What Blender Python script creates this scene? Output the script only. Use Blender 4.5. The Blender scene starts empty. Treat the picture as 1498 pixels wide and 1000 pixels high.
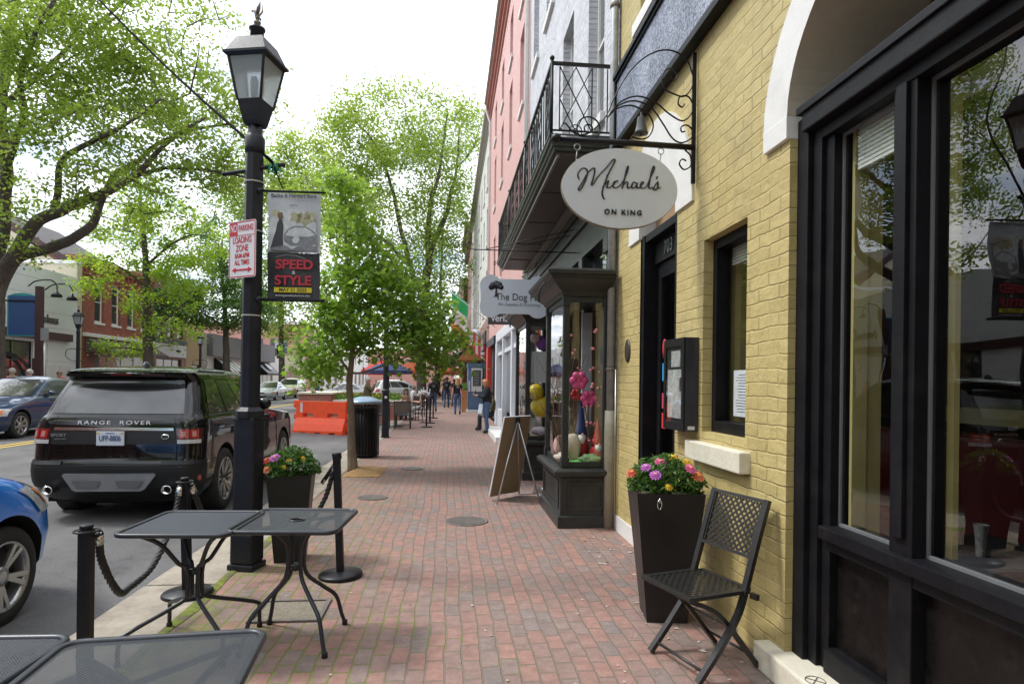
import bpy, bmesh, math, random
from mathutils import Vector, Matrix, Euler, noise as mnoise
R=math.radians; PI=math.pi
random.seed(7)
SC=bpy.context.scene; COL=SC.collection
def V(*a): return Vector(a)
def tag(o,label=None,cat=None,group=None,kind=None):
    if label: o['label']=label
    if cat: o['category']=cat
    if group: o['group']=group
    if kind: o['kind']=kind
    return o
def empty(name,loc=(0,0,0),rz=0,label=None,cat=None,group=None):
    o=bpy.data.objects.new(name,None); COL.objects.link(o)
    o.location=loc; o.rotation_euler=(0,0,rz); o.empty_display_size=.1
    return tag(o,label,cat,group)
def copy_tree(o,parent=None):
    c=o.copy(); COL.objects.link(c); c.parent=parent
    for ch in list(o.children): copy_tree(ch,c)
    return c
def base_of(o):
    v=Vector((0,0,0))
    while o: v+=Vector(o.location); o=o.parent
    return v
class MB:
    def __init__(s): s.v=[]; s.f=[]; s.m=[]; s.sm=[]; s.cm=0; s.M=None
    def add(s,vs,fs,smooth=False,mi=None):
        b=len(s.v)
        for p in vs:
            p=Vector(p)
            if s.M: p=s.M@p
            s.v.append(p)
        for f in fs:
            s.f.append([i+b for i in f]); s.m.append(s.cm if mi is None else mi); s.sm.append(smooth)
        return s
    def box(s,a,b,mi=None,bev=0,M=None):
        x0,y0,z0=[min(p,q) for p,q in zip(a,b)]; x1,y1,z1=[max(p,q) for p,q in zip(a,b)]
        if bev>0:
            e=min(bev,(x1-x0)/2.1,(y1-y0)/2.1,(z1-z0)/2.1)
            bm=bmesh.new(); bmesh.ops.create_cube(bm,size=1)
            for v in bm.verts: v.co=Vector(((x0+x1)/2+v.co.x*(x1-x0),(y0+y1)/2+v.co.y*(y1-y0),(z0+z1)/2+v.co.z*(z1-z0)))
            bmesh.ops.bevel(bm,geom=bm.edges[:]+bm.verts[:],offset=e,segments=2,profile=.6,affect='EDGES')
            bm.verts.ensure_lookup_table()
            vs=[M@v.co if M else v.co.copy() for v in bm.verts]; fs=[[v.index for v in f.verts] for f in bm.faces]
            bm.free(); return s.add(vs,fs,False,mi)
        vs=[(x0,y0,z0),(x1,y0,z0),(x1,y1,z0),(x0,y1,z0),(x0,y0,z1),(x1,y0,z1),(x1,y1,z1),(x0,y1,z1)]
        if M: vs=[M@Vector(p) for p in vs]
        return s.add(vs,[(0,3,2,1),(4,5,6,7),(0,1,5,4),(1,2,6,5),(2,3,7,6),(3,0,4,7)],False,mi)
    def beam(s,a,b,w,h=None,up=(0,0,1),mi=None):
        a=Vector(a);b=Vector(b);h=h or w; d=(b-a); L=d.length; d=d/L
        u=Vector(up); x=d.cross(u)
        if x.length<1e-4: x=d.cross(Vector((1,0,0)))
        x.normalize(); y=x.cross(d)
        vs=[]
        for q in (a,b):
            for sx,sy in ((-1,-1),(1,-1),(1,1),(-1,1)): vs.append(q+x*sx*w/2+y*sy*h/2)
        return s.add(vs,[(3,2,1,0),(4,5,6,7),(0,1,5,4),(1,2,6,5),(2,3,7,6),(3,0,4,7)],False,mi)
    def tube(s,pts,r,n=8,closed=False,mi=None,cap=True,flat=1.0):
        pts=[Vector(p) for p in pts]; N=len(pts)
        rs=r if isinstance(r,(list,tuple)) else [r]*N
        vs=[];fs=[]; prev=None
        for i,p in enumerate(pts):
            if closed: d=pts[(i+1)%N]-pts[i-1]
            else: d=pts[min(i+1,N-1)]-pts[max(i-1,0)]
            if d.length<1e-9: d=Vector((0,0,1))
            d.normalize()
            if prev is None:
                u=Vector((0,0,1)) if abs(d.z)<.9 else Vector((1,0,0)); x=d.cross(u).normalized()
            else:
                x=prev-d*prev.dot(d)
                if x.length<1e-6: x=d.orthogonal()
                x.normalize()
            prev=x; y=d.cross(x)
            for k in range(n):
                a=2*PI*k/n; vs.append(p+(x*math.cos(a)+y*math.sin(a)*flat)*rs[i])
        m=N if closed else N-1
        for i in range(m):
            for k in range(n):
                a=i*n+k;b=i*n+(k+1)%n;c=((i+1)%N)*n+(k+1)%n;d2=((i+1)%N)*n+k
                fs.append((a,b,c,d2))
        if cap and not closed:
            fs.append(tuple(range(n-1,-1,-1))); fs.append(tuple((N-1)*n+k for k in range(n)))
        return s.add(vs,fs,True,mi)
    def lathe(s,prof,n=16,c=(0,0,0),mi=None,smooth=True,rot=0,sx=1,sy=1,M=None,cap=True):
        vs=[];fs=[]
        for r,z in prof:
            for k in range(n):
                a=2*PI*k/n+rot; p=Vector((c[0]+r*math.cos(a)*sx,c[1]+r*math.sin(a)*sy,c[2]+z))
                vs.append(M@p if M else p)
        for i in range(len(prof)-1):
            for k in range(n): fs.append((i*n+k,i*n+(k+1)%n,(i+1)*n+(k+1)%n,(i+1)*n+k))
        if cap:
            if prof[0][0]>1e-5: fs.append(tuple(range(n-1,-1,-1)))
            if prof[-1][0]>1e-5: fs.append(tuple((len(prof)-1)*n+k for k in range(n)))
        return s.add(vs,fs,smooth,mi)
    def prism(s,poly,d,mi=None,smooth=False):
        """poly: list of 3D pts (planar), extruded by vector d"""
        P=[Vector(p) for p in poly]; d=Vector(d); n=len(P)
        fs=[tuple(range(n-1,-1,-1)),tuple(range(n,2*n))]+[(i,(i+1)%n,n+(i+1)%n,n+i) for i in range(n)]
        return s.add(P+[p+d for p in P],fs,smooth,mi)
    def quad(s,a,b,c,d,mi=None): return s.add([a,b,c,d],[(0,1,2,3)],False,mi)
    def grid(s,fn,nu,nv,mi=None,smooth=True,flip=False):
        vs=[fn(i/nu,j/nv) for j in range(nv+1) for i in range(nu+1)]
        fs=[]
        for j in range(nv):
            for i in range(nu):
                a=j*(nu+1)+i; q=(a,a+1,a+nu+2,a+nu+1); fs.append(q[::-1] if flip else q)
        return s.add(vs,fs,smooth,mi)
    def ico(s,c,r,sub=1,sc=(1,1,1),mi=None):
        bm=bmesh.new(); bmesh.ops.create_icosphere(bm,subdivisions=sub,radius=r)
        vs=[(c[0]+v.co.x*sc[0],c[1]+v.co.y*sc[1],c[2]+v.co.z*sc[2]) for v in bm.verts]
        fs=[[v.index for v in f.verts] for f in bm.faces]; bm.free()
        return s.add(vs,fs,True,mi)
    def build(s,name,mats,parent=None,loc=None,world=False,rz=0,fixn=False):
        """world=True: verts are in world coords, moved to the parent's frame (unrotated parents only)"""
        me=bpy.data.meshes.new(name)
        off=Vector((0,0,0))
        if parent is not None and world: off=base_of(parent)
        if parent is None and loc is not None and world: off=Vector(loc)
        me.from_pydata([tuple(v-off) for v in s.v],[],s.f)
        if not isinstance(mats,(list,tuple)): mats=[mats]
        for m in mats: me.materials.append(m)
        me.polygons.foreach_set('material_index',s.m); me.polygons.foreach_set('use_smooth',s.sm)
        me.update()
        if fixn:
            bm=bmesh.new(); bm.from_mesh(me); bmesh.ops.recalc_face_normals(bm,faces=bm.faces); bm.to_mesh(me); bm.free()
        o=bpy.data.objects.new(name,me); COL.objects.link(o)
        if parent is not None: o.parent=parent
        if loc is not None: o.location=loc
        o.rotation_euler=(0,0,rz)
        return o
# ---------------------------------------------------------------- materials
def newmat(name):
    m=bpy.data.materials.new(name); m.use_nodes=True; nt=m.node_tree; nt.nodes.clear()
    out=nt.nodes.new('ShaderNodeOutputMaterial'); return m,nt,out
def N(nt,typ,**k):
    n=nt.nodes.new(typ)
    for a,b in k.items():
        if a.startswith('i_'): n.inputs[a[2:].replace('_',' ')].default_value=b
        else: setattr(n,a,b)
    return n
def L(nt,a,b): nt.links.new(a,b)
def math_(nt,op,a,b=None,c=None,clamp=False):
    n=nt.nodes.new('ShaderNodeMath'); n.operation=op; n.use_clamp=clamp
    for i,x in enumerate((a,b,c)):
        if x is None: continue
        if isinstance(x,(int,float)): n.inputs[i].default_value=x
        else: nt.links.new(x,n.inputs[i])
    return n.outputs[0]
def mixc(nt,f,a,b,mode='MIX'):
    n=nt.nodes.new('ShaderNodeMix'); n.data_type='RGBA'; n.blend_type=mode
    for i,x in ((0,f),(6,a),(7,b)):
        if isinstance(x,(int,float)): n.inputs[i].default_value=x
        elif isinstance(x,(tuple,list)): n.inputs[i].default_value=(x[0],x[1],x[2],1)
        else: nt.links.new(x,n.inputs[i])
    return n.outputs[2]
def noise(nt,vec,scale,detail=4,rough=.55,dist=0):
    n=nt.nodes.new('ShaderNodeTexNoise'); n.inputs['Scale'].default_value=scale; n.inputs['Detail'].default_value=detail
    n.inputs['Roughness'].default_value=rough; n.inputs['Distortion'].default_value=dist
    if vec is not None: nt.links.new(vec,n.inputs['Vector'])
    return n
def ramp(nt,f,stops,interp='LINEAR'):
    n=nt.nodes.new('ShaderNodeValToRGB'); cr=n.color_ramp; cr.interpolation=interp
    while len(cr.elements)<len(stops): cr.elements.new(.5)
    for e,(p,c) in zip(cr.elements,stops):
        e.position=p; e.color=(c[0],c[1],c[2],1) if isinstance(c,(tuple,list)) else (c,c,c,1)
    nt.links.new(f,n.inputs[0]); return n
def obj_coord(nt): return nt.nodes.new('ShaderNodeTexCoord').outputs['Object']
def pos_coord(nt): return nt.nodes.new('ShaderNodeNewGeometry').outputs['Position']
def bsdf(nt,out,col=None,rough=.5,metal=0,spec=.5,coat=0,coatr=.03):
    b=nt.nodes.new('ShaderNodeBsdfPrincipled')
    if col is not None:
        if isinstance(col,(tuple,list)): b.inputs['Base Color'].default_value=(col[0],col[1],col[2],1)
        else: nt.links.new(col,b.inputs['Base Color'])
    if isinstance(rough,(int,float)): b.inputs['Roughness'].default_value=rough
    else: nt.links.new(rough,b.inputs['Roughness'])
    b.inputs['Metallic'].default_value=metal; b.inputs['Specular IOR Level'].default_value=spec
    b.inputs['Coat Weight'].default_value=coat; b.inputs['Coat Roughness'].default_value=coatr
    nt.links.new(b.outputs[0],out.inputs[0]); return b
def bump(nt,b,h,dist=.01,strength=1):
    n=nt.nodes.new('ShaderNodeBump'); n.inputs['Distance'].default_value=dist; n.inputs['Strength'].default_value=strength
    nt.links.new(h,n.inputs['Height']); nt.links.new(n.outputs[0],b.inputs['Normal']); return n
_mc={}
def pm(name,col,rough=.5,metal=0,var=.12,scale=6,bmp=0,bscale=60,spec=.5,coat=0,rvar=.1,dirt=0,coord='obj'):
    """general painted / plain surface with tone, gloss and relief variation"""
    if name in _mc: return _mc[name]
    m,nt,out=newmat(name); co=obj_coord(nt) if coord=='obj' else pos_coord(nt)
    n1=noise(nt,co,scale,5,.6); n2=noise(nt,co,scale*5,3,.6)
    f=math_(nt,'ADD',math_(nt,'MULTIPLY',n1.outputs[0],.65),math_(nt,'MULTIPLY',n2.outputs[0],.35))
    lo=tuple(c*(1-var) for c in col); hi=tuple(min(1,c*(1+var)) for c in col)
    r=ramp(nt,f,[(.3,lo),(.7,hi)])
    c=r.outputs[0]
    if dirt>0:
        d=noise(nt,co,scale*.6,6,.7); dm=ramp(nt,d.outputs[0],[(.5,0.),(.75,1.)])
        c=mixc(nt,math_(nt,'MULTIPLY',dm.outputs[0],dirt),c,(.12,.10,.08))
    rr=math_(nt,'ADD',math_(nt,'MULTIPLY',math_(nt,'SUBTRACT',f,.5),rvar*3),rough,clamp=True)
    b=bsdf(nt,out,c,rr,metal,spec,coat)
    if bmp>0:
        n3=noise(nt,co,bscale,4,.6); bump(nt,b,n3.outputs[0],bmp)
    _mc[name]=m; return m
def brickmat(name,c1,c2,mort,plane='YZ',bw=.215,rh=.075,ms=.010,bmp=.012,rough=.6,dirt=(.3,.25,.15),dirtamt=.25,peel=None):
    if name in _mc: return _mc[name]
    m,nt,out=newmat(name); p=pos_coord(nt)
    sp=N(nt,'ShaderNodeSeparateXYZ'); L(nt,p,sp.inputs[0])
    cb=N(nt,'ShaderNodeCombineXYZ')
    nz=noise(nt,p,9,3,.6); nzb=noise(nt,p,2.3,2)
    wob=math_(nt,'MULTIPLY',math_(nt,'SUBTRACT',nz.outputs[0],.5),.022)
    wob2=math_(nt,'MULTIPLY',math_(nt,'SUBTRACT',nzb.outputs[0],.5),.03)
    a=sp.outputs['Y'] if plane=='YZ' else sp.outputs['X']
    L(nt,math_(nt,'ADD',a,wob),cb.inputs[0]); L(nt,math_(nt,'ADD',sp.outputs['Z'],math_(nt,'ADD',wob,wob2)),cb.inputs[1])
    bt=N(nt,'ShaderNodeTexBrick'); L(nt,cb.outputs[0],bt.inputs['Vector'])
    bt.inputs['Scale'].default_value=1; bt.inputs['Brick Width'].default_value=bw; bt.inputs['Row Height'].default_value=rh
    bt.inputs['Mortar Size'].default_value=ms; bt.inputs['Mortar Smooth'].default_value=.7
    bt.inputs['Color1'].default_value=(0,0,0,1); bt.inputs['Color2'].default_value=(1,1,1,1); bt.inputs['Mortar'].default_value=(.5,.5,.5,1)
    big=noise(nt,p,1.1,6,.65); fine=noise(nt,p,40,4,.6)
    f=math_(nt,'ADD',math_(nt,'MULTIPLY',bt.outputs['Color'],.35),math_(nt,'ADD',math_(nt,'MULTIPLY',big.outputs[0],.45),math_(nt,'MULTIPLY',fine.outputs[0],.3)))
    c=ramp(nt,f,[(.3,c1),(.8,c2)]).outputs[0]
    fill=ramp(nt,nzb.outputs[0],[(.38,.25),(.62,1.)]).outputs[0]; fac_=math_(nt,'MULTIPLY',bt.outputs['Fac'],fill); c=mixc(nt,math_(nt,'MULTIPLY',fac_,.35),c,mort)
    dn=noise(nt,p,2.6,8,.72); dm=ramp(nt,dn.outputs[0],[(.52,0.),(.72,1.)])
    c=mixc(nt,math_(nt,'MULTIPLY',dm.outputs[0],dirtamt),c,dirt)
    if peel:
        pn=noise(nt,p,14,6,.7); pmk=ramp(nt,pn.outputs[0],[(.66,0.),(.68,1.)]); c=mixc(nt,math_(nt,'MULTIPLY',pmk.outputs[0],.7),c,peel)
    b=bsdf(nt,out,c,rough)
    h=math_(nt,'ADD',math_(nt,'MULTIPLY',math_(nt,'SUBTRACT',1,fac_),.9),math_(nt,'ADD',math_(nt,'MULTIPLY',nz.outputs[0],1.5),math_(nt,'ADD',math_(nt,'MULTIPLY',fine.outputs[0],.25),math_(nt,'MULTIPLY',bt.outputs['Color'],.55))))
    bump(nt,b,h,bmp)
    _mc[name]=m; return m
def leafmat(name,c1,c2,c3,trans=.45):
    m,nt,out=newmat(name); g=N(nt,'ShaderNodeNewGeometry')
    r=ramp(nt,g.outputs['Random Per Island'],[(0,c1),(.55,c2),(1,c3)])
    b=bsdf(nt,out,r.outputs[0],.5,0,.3)
    t=N(nt,'ShaderNodeBsdfTranslucent'); L(nt,mixc(nt,.5,r.outputs[0],(c3[0]*1.6,c3[1]*1.6,c3[2]*.8)),t.inputs[0])
    mx=N(nt,'ShaderNodeMixShader'); mx.inputs[0].default_value=trans
    L(nt,b.outputs[0],mx.inputs[1]); L(nt,t.outputs[0],mx.inputs[2]); L(nt,mx.outputs[0],out.inputs[0]); return m
def glassmat(name,tint=(.9,.93,.92),refl=.06,dark=None,rough=0.0):
    """thin window glass: fresnel reflection over transparency (or over a dark body)"""
    if name in _mc: return _mc[name]
    m,nt,out=newmat(name)
    g=N(nt,'ShaderNodeBsdfGlossy'); g.inputs['Roughness'].default_value=rough; g.inputs['Color'].default_value=(1,1,1,1)
    gg=N(nt,'ShaderNodeNewGeometry'); vm=N(nt,'ShaderNodeVectorMath',operation='DOT_PRODUCT'); L(nt,gg.outputs['Incoming'],vm.inputs[0]); L(nt,gg.outputs['Normal'],vm.inputs[1])
    ca=math_(nt,'ABSOLUTE',vm.outputs['Value']); p5=math_(nt,'POWER',math_(nt,'SUBTRACT',1,ca,clamp=True),5)
    co=obj_coord(nt); nz=noise(nt,co,1.3,2); bn=N(nt,'ShaderNodeBump'); bn.inputs['Distance'].default_value=.004; L(nt,nz.outputs[0],bn.inputs['Height']); L(nt,bn.outputs[0],g.inputs['Normal'])
    f=math_(nt,'ADD',math_(nt,'MULTIPLY',p5,.85),.085+refl,clamp=True)
    if dark is None:
        t=N(nt,'ShaderNodeBsdfTransparent'); t.inputs[0].default_value=(*tint,1)
    else:
        t=N(nt,'ShaderNodeBsdfPrincipled'); t.inputs['Base Color'].default_value=(*dark,1); t.inputs['Roughness'].default_value=.3
    mx=N(nt,'ShaderNodeMixShader'); L(nt,f,mx.inputs[0]); L(nt,t.outputs[0],mx.inputs[1]); L(nt,g.outputs[0],mx.inputs[2]); L(nt,mx.outputs[0],out.inputs[0])
    _mc[name]=m; return m
def text(body,size,depth=.002,align='CENTER',name='lettering',mat_=None,parent=None,loc=(0,0,0),rot=(0,0,0),sx=1.0,shear=0,space=1.0,bold=0):
    cu=bpy.data.curves.new(name,'FONT'); cu.body=body; cu.size=size; cu.extrude=depth; cu.align_x=align; cu.align_y='CENTER'; cu.shear=shear; cu.space_character=space; cu.offset=bold
    o=bpy.data.objects.new(name,cu); COL.objects.link(o)
    dg=bpy.context.evaluated_depsgraph_get(); me=bpy.data.meshes.new_from_object(o.evaluated_get(dg))
    bpy.data.objects.remove(o); bpy.data.curves.remove(cu)
    for v in me.vertices: v.co.x*=sx
    me.materials.clear(); me.materials.append(mat_)
    ob=bpy.data.objects.new(name,me); COL.objects.link(ob)
    if parent is not None: ob.parent=parent
    ob.location=loc; ob.rotation_euler=rot
    return ob
def catmull(P,n=6,closed=False):
    P=[Vector(p) for p in P]; out=[]; m=len(P)
    for i in range(m if closed else m-1):
        p0=P[(i-1)%m] if closed or i>0 else P[0]*2-P[1]; p1=P[i]; p2=P[(i+1)%m]
        p3=P[(i+2)%m] if closed or i+2<m else P[-1]*2-P[-2]
        for k in range(n):
            t=k/n; out.append(.5*((2*p1)+(-p0+p2)*t+(2*p0-5*p1+4*p2-p3)*t*t+(-p0+3*p1-3*p2+p3)*t**3))
    if not closed: out.append(P[-1])
    return out
# common materials
BLK=pm('black_paint',(.008,.008,.010),.42,spec=.35,var=.35,scale=14,bmp=.0006,bscale=90,rvar=.12)
BLKM=pm('black_powdercoat',(.009,.009,.012),.4,spec=.35,var=.3,scale=30,rvar=.1)
LAMPB=pm('lamp_black',(.012,.014,.020),.45,spec=.35,var=.35,scale=7,bmp=.001,bscale=60,dirt=.15)
RUB=pm('rubber',(.018,.018,.018),.8,var=.3,scale=30,bmp=.001,bscale=120)
CHR=pm('chrome',(.75,.75,.76),.15,1,var=.05)
STEEL=pm('steel',(.45,.46,.47),.35,1,var=.12)
WHT=pm('white_paint',(.72,.71,.68),.5,var=.06,bmp=.0015,bscale=40,dirt=.18)
WHTS=pm('white_sign',(.62,.63,.66),.45,var=.03)
CREAM=pm('cream_stone',(.66,.62,.50),.65,var=.08,bmp=.004,bscale=30,dirt=.25)
WOODB=pm('weathered_black_wood',(.006,.006,.008),.5,spec=.22,var=.4,scale=9,bmp=.0012,bscale=50,dirt=.07,coord='pos')
# ================================================================= camera, light, sky
cam=bpy.data.cameras.new('camera'); camo=bpy.data.objects.new('camera',cam); COL.objects.link(camo); SC.camera=camo
cam.sensor_width=36; cam.lens=900/1498*36; cam.shift_y=59/1498; cam.clip_start=.05; cam.clip_end=3000
TH=math.atan(93/900)
camo.matrix_world=Matrix.Translation((0,0,1.55))@Matrix.Rotation(-TH,4,'Z')@Matrix.Rotation(PI/2,4,'X')@Matrix.Rotation(R(.7),4,'Z')
SUN_EL,SUN_AZ=R(54),R(284)   # azimuth clockwise from +Y
sd=V(math.sin(SUN_AZ)*math.cos(SUN_EL),math.cos(SUN_AZ)*math.cos(SUN_EL),math.sin(SUN_EL))
sl=bpy.data.lights.new('sun','SUN'); sl.energy=1.5; sl.angle=R(11); sl.color=(1,.975,.94)
so=bpy.data.objects.new('sun',sl); COL.objects.link(so); so.rotation_euler=sd.to_track_quat('Z','Y').to_euler(); so.location=(0,0,30)
w=bpy.data.worlds.new('World'); SC.world=w; w.use_nodes=True; nt=w.node_tree; nt.nodes.clear()
wo=nt.nodes.new('ShaderNodeOutputWorld'); bg=nt.nodes.new('ShaderNodeBackground'); bg.inputs[1].default_value=.15
sky=nt.nodes.new('ShaderNodeTexSky'); sky.sky_type='NISHITA'; sky.sun_disc=False; sky.sun_elevation=SUN_EL; sky.sun_rotation=SUN_AZ; sky.dust_density=1.5
tc=nt.nodes.new('ShaderNodeTexCoord'); sp=N(nt,'ShaderNodeSeparateXYZ'); L(nt,tc.outputs['Generated'],sp.inputs[0])
zz=math_(nt,'ADD',math_(nt,'MAXIMUM',sp.outputs['Z'],0),.18); cb=N(nt,'ShaderNodeCombineXYZ')
L(nt,math_(nt,'DIVIDE',sp.outputs['X'],zz),cb.inputs[0]); L(nt,math_(nt,'DIVIDE',sp.outputs['Y'],zz),cb.inputs[1])
n1=noise(nt,cb.outputs[0],.85,8,.58,.3); n2=noise(nt,cb.outputs[0],3.2,5,.6)
f=math_(nt,'ADD',math_(nt,'MULTIPLY',n1.outputs[0],.8),math_(nt,'MULTIPLY',n2.outputs[0],.2))
cm=ramp(nt,f,[(.36,0.),(.50,1.)]).outputs[0]
shade=ramp(nt,n2.outputs[0],[(.34,(4.3,4.8,5.5)),(.62,(9.3,9.5,9.9))]).outputs[0]
cc=mixc(nt,math_(nt,'MULTIPLY',cm,.94),sky.outputs[0],shade)
L(nt,cc,bg.inputs[0]); L(nt,bg.outputs[0],wo.inputs[0])
SC.view_settings.view_transform='Standard'; SC.view_settings.look='None'; SC.view_settings.exposure=.92; SC.view_settings.gamma=1
# ================================================================= ground
def zroad(x): return -.115+.12*(1-((x+8.7)/6.6)**2)
def paver():
    m,nt,out=newmat('brick_paving'); p=pos_coord(nt); sp=N(nt,'ShaderNodeSeparateXYZ'); L(nt,p,sp.inputs[0]); cb=N(nt,'ShaderNodeCombineXYZ')
    nz=noise(nt,p,7,3,.6); nzl=noise(nt,p,1.1,3,.5)
    wb=math_(nt,'MULTIPLY',math_(nt,'SUBTRACT',nz.outputs[0],.5),.02); wl=math_(nt,'MULTIPLY',math_(nt,'SUBTRACT',nzl.outputs[0],.5),.07)
    nzy=noise(nt,p,.6,3,.5)
    L(nt,math_(nt,'ADD',sp.outputs['Y'],math_(nt,'ADD',wb,math_(nt,'MULTIPLY',math_(nt,'SUBTRACT',nzy.outputs[0],.5),.3))),cb.inputs[0])
    L(nt,math_(nt,'ADD',sp.outputs['X'],math_(nt,'ADD',wb,wl)),cb.inputs[1])
    def bt(scale_w=.2,off=.5):
        b=N(nt,'ShaderNodeTexBrick'); L(nt,cb.outputs[0],b.inputs['Vector']); b.offset=off
        for k,v in (('Scale',1),('Brick Width',scale_w),('Row Height',.1),('Mortar Size',.006),('Mortar Smooth',.35)): b.inputs[k].default_value=v
        b.inputs['Color1'].default_value=(0,0,0,1); b.inputs['Color2'].default_value=(1,1,1,1); b.inputs['Mortar'].default_value=(.5,.5,.5,1); return b
    b=bt(.19,.42)
    big=noise(nt,p,.35,4,.6); fine=noise(nt,p,55,5,.65); mid=noise(nt,p,12,4,.6)
    c=ramp(nt,b.outputs['Color'],[(0,(.22,.19,.18)),(.09,(.29,.19,.165)),(.3,(.35,.185,.152)),(.5,(.31,.195,.17)),(.68,(.40,.20,.16)),(.85,(.28,.215,.195)),(.95,(.21,.20,.20))],'CONSTANT').outputs[0]
    c=mixc(nt,.36,c,(.34,.225,.19))
    c=mixc(nt,ramp(nt,big.outputs[0],[(.3,0.),(.75,.32)]).outputs[0],c,(.36,.27,.23))
    c=mixc(nt,1.0,c,ramp(nt,math_(nt,'ADD',math_(nt,'MULTIPLY',mid.outputs[0],.6),math_(nt,'MULTIPLY',fine.outputs[0],.4)),[(.3,.60),(.7,1.08)]).outputs[0],'MULTIPLY')
    # moss in the joints, mostly beside the kerb near the tables
    mn=noise(nt,p,1.7,4,.65); mx=ramp(nt,sp.outputs['X'],[(0,1.),(1,0.)])
    mxf=math_(nt,'SUBTRACT',math_(nt,'MULTIPLY_ADD',sp.outputs['X'],-.22,.02),math_(nt,'MULTIPLY',math_(nt,'LESS_THAN',sp.outputs['X'],-5),9)); myf=math_(nt,'MULTIPLY_ADD',sp.outputs['Y'],-.035,.2)
    mf=math_(nt,'ADD',mn.outputs[0],math_(nt,'ADD',mxf,myf)); mfr=ramp(nt,mf,[(.58,0.),(.74,1.)]).outputs[0]
    mort=mixc(nt,mfr,(.21,.17,.135),(.19,.22,.055))
    spread=noise(nt,p,24,4,.7); wide=ramp(nt,math_(nt,'ADD',mf,math_(nt,'MULTIPLY',math_(nt,'SUBTRACT',spread.outputs[0],.5),.9)),[(.93,0.),(1.06,1.)]).outputs[0]
    fac=math_(nt,'MAXIMUM',b.outputs['Fac'],math_(nt,'MULTIPLY',wide,.75))
    c=mixc(nt,fac,c,mort)
    st=noise(nt,p,.9,8,.75); c=mixc(nt,ramp(nt,st.outputs[0],[(.5,0.),(.74,.5)]).outputs[0],c,(.12,.10,.09))
    bs=bsdf(nt,out,c,.82,spec=.3)
    h=math_(nt,'ADD',math_(nt,'SUBTRACT',1,b.outputs['Fac']),math_(nt,'ADD',math_(nt,'MULTIPLY',b.outputs['Color'],.35),math_(nt,'ADD',math_(nt,'MULTIPLY',mid.outputs[0],.7),math_(nt,'MULTIPLY',fine.outputs[0],.25))))
    bump(nt,bs,h,.007); return m
PAVER=paver()
def asphalt():
    m,nt,out=newmat('asphalt'); p=pos_coord(nt); f=noise(nt,p,90,4,.7); g=noise(nt,p,260,2,.6); bgn=noise(nt,p,.5,6,.65); mpd=N(nt,'ShaderNodeMapping'); L(nt,p,mpd.inputs[0]); mpd.inputs['Scale'].default_value=(1.2,.05,1); wear=noise(nt,mpd.outputs[0],1,3,.5)
    a=math_(nt,'ADD',math_(nt,'MULTIPLY',f.outputs[0],.45),math_(nt,'ADD',math_(nt,'MULTIPLY',bgn.outputs[0],.3),math_(nt,'MULTIPLY',wear.outputs[0],.25)))
    c=ramp(nt,a,[(.36,(.075,.075,.08)),(.60,(.20,.195,.19))]).outputs[0]
    sp=ramp(nt,g.outputs[0],[(.62,0.),(.7,.5)]).outputs[0]; c=mixc(nt,sp,c,(.40,.38,.35)); oil=noise(nt,p,1.9,7,.7); c=mixc(nt,ramp(nt,oil.outputs[0],[(.56,0.),(.70,.55)]).outputs[0],c,(.045,.043,.042))
    vo=N(nt,'ShaderNodeTexVoronoi'); vo.feature='DISTANCE_TO_EDGE'; vo.inputs['Scale'].default_value=.28; dn=noise(nt,p,1.5,5,.6); va=N(nt,'ShaderNodeVectorMath'); va.operation='ADD'; L(nt,p,va.inputs[0]); L(nt,dn.outputs['Color'],va.inputs[1]); L(nt,va.outputs[0],vo.inputs['Vector'])
    cr=ramp(nt,vo.outputs['Distance'],[(0,.35),(.004,0.)]).outputs[0]; c=mixc(nt,cr,c,(.05,.05,.05))
    b=bsdf(nt,out,c,.85,spec=.3); bump(nt,b,math_(nt,'ADD',f.outputs[0],g.outputs[0]),.006); return m
ASP=asphalt()
CONC=pm('kerb_concrete',(.34,.295,.235),.85,var=.3,scale=4,bmp=.004,bscale=70,dirt=.6,coord='pos')
DIRT=pm('earth',(.20,.17,.12),.9,var=.35,scale=12,bmp=.01,bscale=50,coord='pos')
mb=MB(); mb.quad((-900,-900,-.6),(900,-900,-.6),(900,2000,-.6),(-900,2000,-.6)); tag(mb.build('ground',pm('ground',(.2,.19,.17),.9,coord='pos',scale=.5)),kind='structure')
mb=MB(); nx=26
xs=[-15.3+i*(13.1)/nx for i in range(nx+1)]
for i in range(nx): mb.add([(xs[i],-30,zroad(xs[i])),(xs[i+1],-30,zroad(xs[i+1])),(xs[i+1],220,zroad(xs[i+1])),(xs[i],220,zroad(xs[i]))],[(0,1,2,3)],True)
tag(mb.build('road',ASP),kind='structure')
YEL=pm('yellow_road_paint',(.62,.42,.06),.7,var=.2,scale=20,bmp=.002,dirt=.3,coord='pos')
mb=MB()
for x in (-9.86,-9.58): mb.quad((x-.06,-30,zroad(x)+.006),(x+.06,-30,zroad(x)+.006),(x+.06,57,zroad(x)+.006),(x-.06,57,zroad(x)+.006))
tag(mb.build('road_centre_line',YEL),kind='structure')
mb=MB(); mb.quad((-1.72,-30,0),(2.6,-30,0),(2.6,220,0),(-1.72,220,0)); tag(mb.build('sidewalk',PAVER),kind='structure')
mb=MB(); mb.quad((-22,-30,.02),(-15.75,-30,.02),(-15.75,220,.02),(-22,220,.02)); tag(mb.build('far_sidewalk',PAVER),kind='structure')
random.seed(3); mb=MB(); y=-6
while y<150:
    l=random.uniform(1.9,2.6); dz=random.uniform(-.006,.006)
    x0=-2.24 if y<200 else -2.24
    mb.box((x0+random.uniform(-.008,.008),y+.006,-.4),(-1.72,y+l-.006,.006+dz),bev=.02); y+=l
tag(mb.build('kerb',CONC),kind='structure')
mb=MB(); y=-6
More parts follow.
